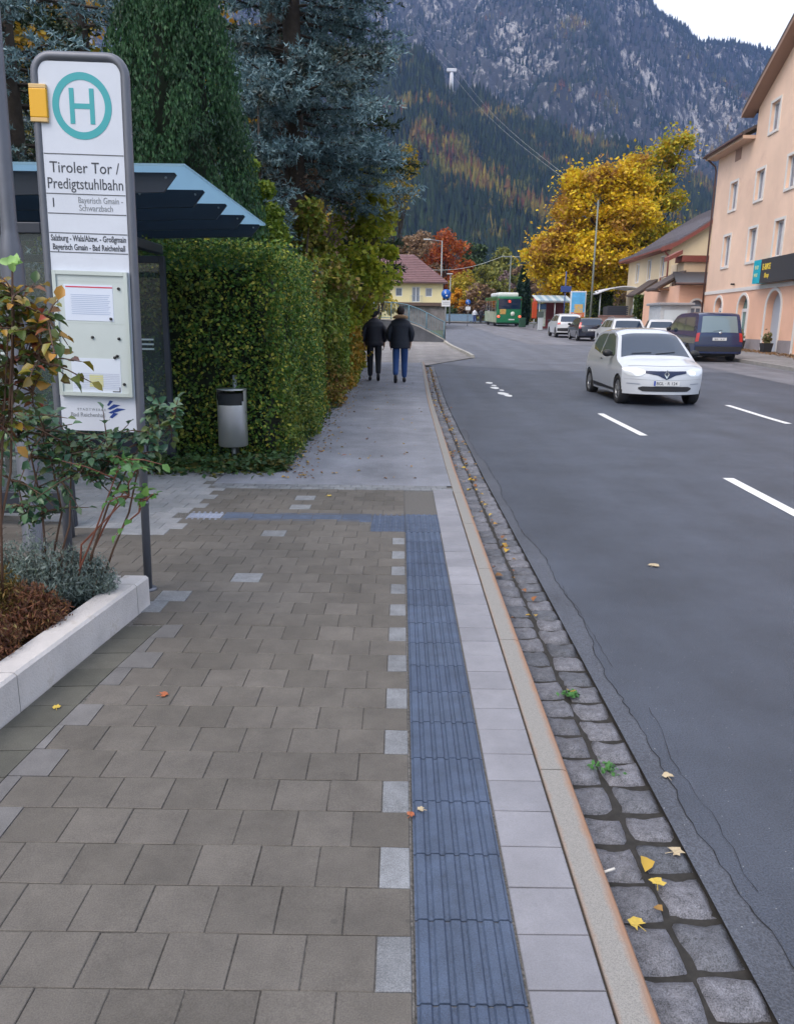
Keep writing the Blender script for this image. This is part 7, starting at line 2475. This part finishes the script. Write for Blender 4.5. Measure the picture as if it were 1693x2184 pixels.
m = MB(); m.box(15.7, 17.1, 60.5, 62, .6, 3.0); m.build('box', mat('dark_box', (.03, .03, .035), .7), bs)
cp = thing('carport', 'white arched carport roof behind the bin store', 'carport', (17.3, 66, 1))
m = MB()
A_ = [(15.6 + 3.4 * t_, 64, 3.65 + .95 * math.sin(PI * (t_ * .55 + .12))) for t_ in np.linspace(0, 1, 12)]
r0_ = [Vector(p) for p in A_]; r1_ = [p + Vector((0, 4, 0)) for p in r0_]
r2_ = [p + Vector((0, 0, .08)) for p in r0_]; r3_ = [p + Vector((0, 0, .08)) for p in r1_]
m.loft([r0_, r1_, r3_, r2_, r0_], closed=False, cap=False); m.build('curved_roof', mat('carport_white', (.62, .63, .66), .5), cp)
for xx in (16.0, 18.7):
    m = MB(); m.cyl(xx, 64.3, .8, 4.1, .06, n=6); m.build('post', GALV, cp)

# ================================================================= trees of the middle distance
GOLD = leafmat('golden_maple_leaf', [(.68, .42, .015), (.80, .55, .02), (.66, .50, .02), (.52, .28, .02), (.84, .64, .03), (.46, .42, .03)], [(.40, .20, .03), (.30, .15, .05), (.52, .30, .03)], .35, .58, trans=.35)
GOLD2 = leafmat('green_gold_leaf', [(.50, .36, .02), (.34, .33, .03), (.24, .28, .03), (.60, .40, .02), (.45, .26, .02)], trans=.35)


def big_maple(label, x, y, lobes, trunk_top, n, ls, seed, mtl, limbs, group):
    rg = np.random.default_rng(seed)
    z = R(y)
    t = thing('maple_tree', label, 'tree', (x, y, z), group=group)
    m = MB()
    base = Vector((x, y, z - .2)); tp = Vector((x + trunk_top[0], y, z + trunk_top[1]))
    m.tube([base, base.lerp(tp, .5) + Vector((.1, 0, 0)), tp], [.55, .42, .34], 9)
    Cs = []
    for (cx, cz, rx, rz2) in lobes:
        k = int(max(6, rx * rz2 * 3.0))
        for _ in range(k):
            while True:
                p = rg.uniform(-1, 1, 3)
                if (p ** 2).sum() < 1: break
            Cs.append(np.array([cx + p[0] * rx, y + p[1] * min(5.0, rx * 1.3), cz + p[2] * rz2]))
        c = Vector((cx, y, cz))
        md = tp.lerp(c, .5) + Vector((rg.normal() * .4, rg.normal() * .6, .3))
        m.tube([tp, md, c], [.26, .16, .05], 6, cap=False)
        for q in Cs[-k:]:
            if rg.random() < .75: m.tube([md.lerp(c, rg.uniform(0, 1)), md.lerp(Vector(q), .6), Vector(q)], [.09, .05, .02], 4, cap=False)
    m.build('trunk', mat('dark_maple_bark', (.028, .022, .018), .95, var=.3, vscale=3), t)
    Cs = np.array(Cs)
    idx = rg.integers(0, len(Cs), n)
    cr = rg.uniform(.6, 1.7, len(Cs))
    d = rg.normal(size=(n, 3)); d /= np.linalg.norm(d, axis=1)[:, None]
    P = Cs[idx] + d * (cr[idx] * rg.uniform(.2, 1, n) ** .6)[:, None] * np.array([1, 1, .62])
    k_ = rg.random(n) < .3
    P[k_] += rg.normal(size=(int(k_.sum()), 3)) * .55
    leaves('crown', mtl, t, P, ls, up=.25)
    return t


big_maple('huge golden yellow maple rising above the far shelter and poster', 18.6, 78,
          [(16.2, 8.0, 3.4, 2.4), (14.2, 8.6, 1.9, 2.2), (17.6, 11.2, 2.8, 2.4), (16.6, 14.0, 1.7, 1.8), (19.2, 14.8, 2.0, 1.7), (20.5, 11.5, 2.4, 2.6), (21.8, 12.6, 2.0, 2.2), (18.2, 8.6, 2.8, 2.4), (21.2, 8.2, 2.8, 2.6), (16.5, 5.6, 3.0, 1.5), (21.6, 15.0, 1.4, 1.8)], (.6, 4.2), 54000, .24, 51, GOLD, 0, 'golden maples across the road')
big_maple('second golden maple behind the yellow building roof, with thinner top', 23.8, 83,
          [(23.0, 9.0, 2.6, 2.6), (24.6, 13.0, 2.2, 2.5), (25.3, 17.2, 1.9, 2.4), (27.3, 18.4, 1.1, 1.6), (26.3, 14.0, 2.0, 2.2), (22.8, 15.8, 1.6, 1.4), (26.0, 9.6, 2.6, 2.4), (20.0, 6.6, 2.2, 1.6)], (.2, 4.4), 17000, .25, 52, GOLD2, 0, 'golden maples across the road')
# cypress
t = thing('cypress', 'slim dark green columnar cypress behind the bus', 'tree', (13.85, 91, R(91)))
rg = np.random.default_rng(3); n = 5200
u_ = rg.uniform(0, 1, n); a_ = rg.uniform(0, 6.283, n); r_ = .85 * np.sin(PI * np.clip(u_ * .72 + .26, 0, 1)) ** .8 * rg.uniform(.75, 1.05, n)
P = np.stack([13.85 + r_ * np.cos(a_), 91 + r_ * np.sin(a_), R(91) + u_ * 6.6], 1)
npmesh('crown', leaf_quads(P, rand_unit(n), .2 * rg.uniform(.7, 1.3, n), 2.0, .05, np.tile([0, 0, 1.0], (n, 1))), 4, leafmat('cypress_leaf', [(.008, .028, .018), (.015, .045, .026)]), t)
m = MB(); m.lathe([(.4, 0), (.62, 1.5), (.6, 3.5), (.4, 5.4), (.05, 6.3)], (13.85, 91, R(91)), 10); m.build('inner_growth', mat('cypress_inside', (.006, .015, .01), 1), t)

AUT = {
    'red': leafmat('rust_red_leaf', [(.36, .07, .02), (.48, .12, .02), (.28, .06, .03), (.50, .18, .03)], trans=.3),
    'orange': leafmat('orange_leaf', [(.60, .27, .02), (.68, .36, .02), (.50, .20, .02)], trans=.3),
    'yellow': leafmat('yellow_leaf', [(.50, .38, .04), (.40, .34, .04), (.56, .40, .05), (.30, .28, .05)], trans=.3),
    'olive': leafmat('olive_leaf', [(.16, .18, .04), (.24, .24, .05), (.12, .14, .04), (.32, .28, .05)], trans=.3),
    'brown': leafmat('brown_leaf', [(.20, .12, .07), (.28, .17, .09), (.15, .10, .07), (.32, .22, .12)], trans=.2),
    'green': leafmat('deep_green_leaf', [(.025, .05, .02), (.045, .08, .025), (.07, .11, .03)], trans=.2),
    'mauve': leafmat('mauve_twig', [(.16, .11, .11), (.22, .15, .14), (.12, .08, .08)], trans=.1),
}
# x, y, height, radius, colour, label
mid = [
    (6.2, 118, 12.5, 4.2, 'red', 'rust red tree above the yellow house roof, tallest of the red ones'),
    (9.6, 135, 9.5, 3.2, 'red', 'smaller rust red tree right of the tall red one'),
    (1.5, 112, 12.0, 4.0, 'brown', 'brown tree behind the yellow house ridge'),
    (8.6, 112, 6.4, 2.6, 'yellow', 'pale sandy yellow round tree behind the overhead wire'),
    (7.4, 104, 4.2, 1.4, 'orange', 'small bright orange yellow bush behind the lamp'),
    (12.4, 116, 8.4, 2.9, 'olive', 'olive yellow tree behind the utility pole'),
    (10.4, 104, 5.2, 2.0, 'brown', 'brown shrub tree behind the distant pedestrians'),
    (15.4, 122, 7.2, 2.6, 'mauve', 'bare mauve twigged tree right of the cypress'),
    (13.6, 150, 14, 4.0, 'green', 'dark green tree behind the olive tree'),
    (3.2, 150, 16, 5.2, 'brown', 'tall brown tree on the slope behind the red tree'),
    (18.6, 150, 13, 4.0, 'olive', 'olive tree on the slope left of the golden maple'),
    (-4.5, 118, 15, 5.0, 'olive', 'large olive tree left of the yellow house'),
    (23.5, 160, 12, 4.5, 'brown', 'brown tree behind the golden maple'),
    (34, 120, 10, 4.5, 'olive', 'olive tree behind the grey tiled roof'),
    (27, 105, 8, 4.0, 'brown', 'brown tree behind the second golden maple'),
    (39, 140, 14, 5.0, 'yellow', 'yellow tree on the slope above the grey tiled roof'),
]
for i, (x, y, h, r_, c_, lab) in enumerate(mid):
    broadleaf('autumn_tree', lab, 'tree', x, y, R(y), h, r_, AUT[c_], int(5200 * (r_ / 4) ** 1.3) if c_ != 'mauve' else 1600, .30 * (y / 120), h * .16, seed=60 + i, clusters=34, group='autumn trees at the foot of the hill')
# dark bushes closing the gap under the trees
for i, (x, y, h, r_, c_, lab) in enumerate([(5.5, 101.5, 2.6, 1.6, 'green', 'round green bush beside the blue path sign'), (8.2, 102.5, 2.2, 1.5, 'brown', 'brown bush behind the bridge railing'), (11.2, 101, 2.6, 1.5, 'mauve', 'mauve twiggy bush beside the bus'), (14.6, 100, 3.0, 1.8, 'green', 'dark bush right of the bus'), (17.5, 102, 3.2, 2.2, 'olive', 'olive bush behind the totem'), (20.5, 92, 3.5, 2.4, 'olive', 'olive bush behind the far shelter'), (-2.2, 64, 3.5, 1.8, 'yellow', 'yellow green bush left of the garage wing')]):
    broadleaf('bush', lab, 'bush', x, y, R(y), h, r_, AUT[c_], 1500, .2, .3, seed=90 + i, clusters=20, group='bushes at the end of the road')

# ================================================================= hill and mountain
HA = [-1.2, -.6, -.25, -.045, .0219, .057, .11, .192, .265, .383, .55, .8, 1.2]
HE = [.20, .24, .285, .284, .305, .271, .251, .220, .211, .151, .11, .08, .06]
MA = [-1.2, -.6, -.2, .05, .18, .281, .290, .319, .343, .381, .445, .55, .8, 1.2]
ME = [.34, .40, .45, .43, .405, .366, .354, .337, .318, .316, .309, .28, .25, .22]


def sines(x, y, seed, base, octs=5, rough=.5):
    r_ = np.random.default_rng(seed)
    o = np.zeros_like(x); amp = 1.0; f = base
    for k in range(octs):
        for _ in range(3):
            a = r_.uniform(0, 6.28); ph = r_.uniform(0, 6.28)
            o += amp * np.sin((x * math.cos(a) + y * math.sin(a)) * f + ph) / 3
        f *= 2.05; amp *= rough
    return o


def hill_z(x, y):
    a = x / y
    E = np.interp(a, HA, HE)
    t = np.clip((y - 560) / 740, 0, 1)
    s = t ** 1.12
    z = 3 + E * 1300 * s
    z = np.where(y > 1300, E * 1300 - (y - 1300) * .35, z)
    return z + np.clip(t * 3, 0, 1) * sines(x, y, 5, .012, 4) * 9


def mtn_z(x, y):
    a = x / y
    E = np.interp(a, MA, ME)
    t = np.clip((y - 1350) / 1450, 0, 1)
    z = E * 2800 * (t ** .86) * .985 + 20
    z = np.where(y > 2800, E * 2800 - (y - 2800) * .5, z)
    rid = np.abs(sines(x, y * .55, 8, .0045, 6, .55))
    amp = np.clip(t * 3, 0, 1) * np.clip((1 - t) * 5, .12, 1)
    return z + amp * (60 - 150 * rid) + amp * sines(x, y, 9, .02, 4, .6) * 16


def terrain(name, fz, a0, a1, na, y0, y1, ny, mtl):
    A = np.linspace(a0, a1, na); Y = np.linspace(y0, y1, ny)
    AA, YY = np.meshgrid(A, Y)
    X = AA * YY
    Z = fz(X, YY)
    V = np.stack([X, YY, Z], 2).reshape(-1, 3)
    i, j = np.meshgrid(np.arange(ny - 1), np.arange(na - 1), indexing='ij')
    q = (i * na + j).ravel()
    F_ = np.stack([q, q + 1, q + na + 1, q + na], 1)
    o = npmesh(name, V, 4, mtl, None, True, F_)
    return tag(o, kind='structure')


mh = mat('forest_floor', (.035, .042, .02), .95, var=.4, vscale=.02)
terrain('wooded_hill', hill_z, -1.0, 1.1, 200, 540, 1560, 70, mh)
mm, n, b = _mat('mountain_rock')
N, L = n.nodes, n.links
tc = N.new('ShaderNodeTexCoord')
mpn = N.new('ShaderNodeMapping'); mpn.inputs['Scale'].default_value = (1, .45, .30)
L.new(tc.outputs['Object'], mpn.inputs[0])
n1 = N.new('ShaderNodeTexNoise'); n1.inputs['Scale'].default_value = .011; n1.inputs['Detail'].default_value = 12; n1.inputs['Roughness'].default_value = .72; n1.inputs['Distortion'].default_value = .6
L.new(mpn.outputs[0], n1.inputs['Vector'])
n2 = N.new('ShaderNodeTexNoise'); n2.inputs['Scale'].default_value = .09; n2.inputs['Detail'].default_value = 8; n2.inputs['Roughness'].default_value = .7
L.new(mpn.outputs[0], n2.inputs['Vector'])
r1 = N.new('ShaderNodeValToRGB')
e = r1.color_ramp.elements
e[0].position = .515; e[0].color = (.030, .034, .022, 1)
e[1].position = .60; e[1].color = (.44, .42, .39, 1)
ad = N.new('ShaderNodeMath'); ad.operation = 'MULTIPLY_ADD'; ad.inputs[1].default_value = .5; L.new(n2.outputs['Fac'], ad.inputs[0])
m2 = N.new('ShaderNodeMath'); m2.operation = 'MULTIPLY'; m2.inputs[1].default_value = .5; L.new(n1.outputs['Fac'], m2.inputs[0]); L.new(m2.outputs[0], ad.inputs[2])
L.new(ad.outputs[0], r1.inputs[0]); L.new(r1.outputs[0], b.inputs['Base Color'])
b.inputs['Roughness'].default_value = .95
bp = N.new('ShaderNodeBump'); bp.inputs['Strength'].default_value = 1.0; bp.inputs['Distance'].default_value = 25
L.new(n1.outputs['Fac'], bp.inputs['Height']); L.new(bp.outputs[0], b.inputs['Normal'])
terrain('mountain', mtn_z, -.8, 1.0, 520, 1340, 3300, 240, mm)


def forest(name, fz, a0, a1, y0, y1, n, hmin, hmax, cols, seed, keepf=None, decid=.0):
    rg = np.random.default_rng(seed)
    a = rg.uniform(a0, a1, n); y = np.sqrt(rg.uniform(y0 ** 2, y1 ** 2, n)); x = a * y
    if keepf is not None:
        k = keepf(x, y, rg); x, y = x[k], y[k]; n = len(x)
    z = fz(x, y)
    h = rg.uniform(hmin, hmax, n)
    rd = h * rg.uniform(.15, .22, n)
    # three stacked ragged skirts of 5 triangles
    Vs = []
    for lv, (zb, zt, w_) in enumerate([(0.03, .5, 1.0), (.3, .78, .72), (.58, 1.0, .42)]):
        for q in range(5):
            a0_ = 2 * PI * q / 5 + rg.uniform(-.4, .4, n) + lv
            a1_ = a0_ + 1.5
            rr = rd * w_ * rg.uniform(.75, 1.2, n)
            base0 = np.stack([x + rr * np.cos(a0_), y + rr * np.sin(a0_), z + h * (zb + rg.uniform(-.04, .04, n))], 1)
            base1 = np.stack([x + rr * np.cos(a1_), y + rr * np.sin(a1_), z + h * (zb + rg.uniform(-.04, .04, n))], 1)
            tip = np.stack([x, y, z + h * zt], 1)
            Vs.append(np.stack([base0, base1, tip], 1))
    V = np.stack(Vs, 1)          # n,15,3,3
    # weld each tree as one island: share the tip vertex index per tree by faces array
    V = V.reshape(-1, 3)
    return npmesh(name, V, 3, cols)


def forestmat(name, cols, patch, pscale, pth):
    m, n, b = _mat(name)
    N, L = n.nodes, n.links
    tc = N.new('ShaderNodeTexCoord')
    # colour cell per tree crown
    vo = N.new('ShaderNodeTexVoronoi'); vo.inputs['Scale'].default_value = .09
    mp0 = N.new('ShaderNodeMapping'); mp0.inputs['Scale'].default_value = (1, 1, .25)
    L.new(tc.outputs['Object'], mp0.inputs[0]); L.new(mp0.outputs[0], vo.inputs['Vector'])
    sp = N.new('ShaderNodeSeparateColor'); L.new(vo.outputs['Color'], sp.inputs[0])

    def ramp(cs):
        r = N.new('ShaderNodeValToRGB'); e = r.color_ramp.elements
        while len(e) < len(cs): e.new(.5)
        for i, c in enumerate(cs): e[i].position = i / (len(cs) - 1); e[i].color = (*c, 1)
        L.new(sp.outputs[0], r.inputs[0]); return r.outputs[0]
    o1, o2 = ramp(cols), ramp(patch)
    no = N.new('ShaderNodeTexNoise'); no.inputs['Scale'].default_value = pscale; no.inputs['Detail'].default_value = 6; no.inputs['Roughness'].default_value = .7
    L.new(tc.outputs['Object'], no.inputs['Vector'])
    mp = N.new('ShaderNodeMapRange'); mp.inputs['From Min'].default_value = pth - .02; mp.inputs['From Max'].default_value = pth + .05
    L.new(no.outputs['Fac'], mp.inputs['Value'])
    mx = N.new('ShaderNodeMix'); mx.data_type = 'RGBA'
    L.new(mp.outputs[0], mx.inputs[0]); L.new(o1, mx.inputs[6]); L.new(o2, mx.inputs[7])
    L.new(mx.outputs[2], b.inputs['Base Color']); b.inputs['Roughness'].default_value = .8; b.inputs['Specular IOR Level'].default_value = .1
    return m


FG = [(.012, .028, .014), (.022, .042, .018), (.035, .058, .02), (.018, .032, .018), (.05, .07, .022)]
FAu = [(.20, .13, .03), (.28, .22, .04), (.13, .14, .03), (.18, .07, .03), (.08, .10, .025)]
o = forest('hill_forest', hill_z, -.35, .62, 575, 1330, 15000, 15, 29, forestmat('hill_forest_green', FG, FAu, .010, .555), 1, lambda x, y, rg: ~((np.abs(x / y - 71.5 / 1285) < .0095) & (y > 1215) & (y < 1310)))
tag(o, kind='stuff')
def km(x, y, rg):
    t = (y - 1350) / 1450
    v = sines(x, y * .55, 8, .0045, 6, .55)
    return (rg.random(len(x)) < np.clip(1.0 - np.abs(v) * .8 - .12 * t, .2, 1))
o = forest('mountain_forest', mtn_z, -.3, .62, 1500, 2815, 26000, 13, 24, forestmat('mountain_forest_green', FG, FAu, .005, .60), 2, km)
tag(o, kind='stuff')
# autumn trees at the foot of the hill read as one wood
rg = np.random.default_rng(77)
K = 420
a_ = rg.uniform(-.3, .55, K); y_ = rg.uniform(200, 600, K); x_ = a_ * y_
idx = rg.integers(0, K, 90000)
d = rg.normal(size=(90000, 3)); d /= np.linalg.norm(d, axis=1)[:, None]
hh = rg.uniform(8, 15, K)
zb = np.where(y_ > 545, hill_z(x_, y_), np.interp(y_, GY, GZ))
P = np.stack([x_[idx], y_[idx], zb[idx] + hh[idx] * .52], 1) + d * np.stack([hh[idx] * .30, hh[idx] * .3, hh[idx] * .5], 1) * rg.uniform(.5, 1, (90000, 1))
o = leaves('valley_wood', forestmat('valley_wood_leaf', [(.10, .12, .03), (.20, .18, .04), (.05, .07, .02), (.18, .09, .04), (.30, .24, .04)], [(.24, .08, .03), (.16, .10, .05), (.30, .15, .03)], .02, .55), None, P, 1.0, up=.2)
tag(o, kind='stuff')

# cable car: white support tower on the hill and its two ropes
TX, TY = 71.5, 1285.0
tz = float(hill_z(np.array([TX]), np.array([TY]))[0])
t = thing('cable_car_tower', 'white concrete cable car support tower on the crest of the wooded hill', 'tower', (TX, TY, tz))
TW_ = mat('tower_white', (.72, .72, .74), .7)
m = MB(); m.tube([(TX, TY, tz - 5), (TX, TY, 372)], [4.2, 2.6], 10); m.build('shaft', TW_, t)
m = MB(); m.rbox(TX - 7.5, TX + 7.5, TY - 3, TY + 3, 372.1, 377, .6); m.build('head', TW_, t)
for i, dx in enumerate((-6, 6)):
    m = MB()
    lo_ = Vector((128 + dx * .35, 640, 112)); hi = Vector((TX + dx, TY, 378)); up_ = Vector((12 + dx, 2300, 812))
    pts = [lo_.lerp(hi, k / 16) - Vector((0, 0, 10 * math.sin(PI * k / 16))) for k in range(17)]
    pts += [hi.lerp(up_, k / 12) - Vector((0, 0, 12 * math.sin(PI * k / 12))) for k in range(1, 13)]
    m.tube(pts, .08, 4)
    tag(m.build('cable', mat('cable_pale', (.55, .55, .5), .6)), ['left rope of the cable car line over the wooded hill', 'right rope of the cable car line over the wooded hill'][i], 'cable', 'cable car ropes')
# ================================================================= air
hz = MB(); hz.box(-4200, 4200, -60, 3500, -4, 1500)
hm = bpy.data.materials.new('haze_air'); hm.use_nodes = True
hn = hm.node_tree; hn.nodes.clear()
vo = hn.nodes.new('ShaderNodeOutputMaterial'); pv = hn.nodes.new('ShaderNodeVolumePrincipled')
pv.inputs['Color'].default_value = (.30, .46, 1.0, 1)
pv.inputs['Density'].default_value = 0.00012
hn.links.new(pv.outputs[0], vo.inputs['Volume'])
tag(hz.build('haze', hm), kind='stuff')
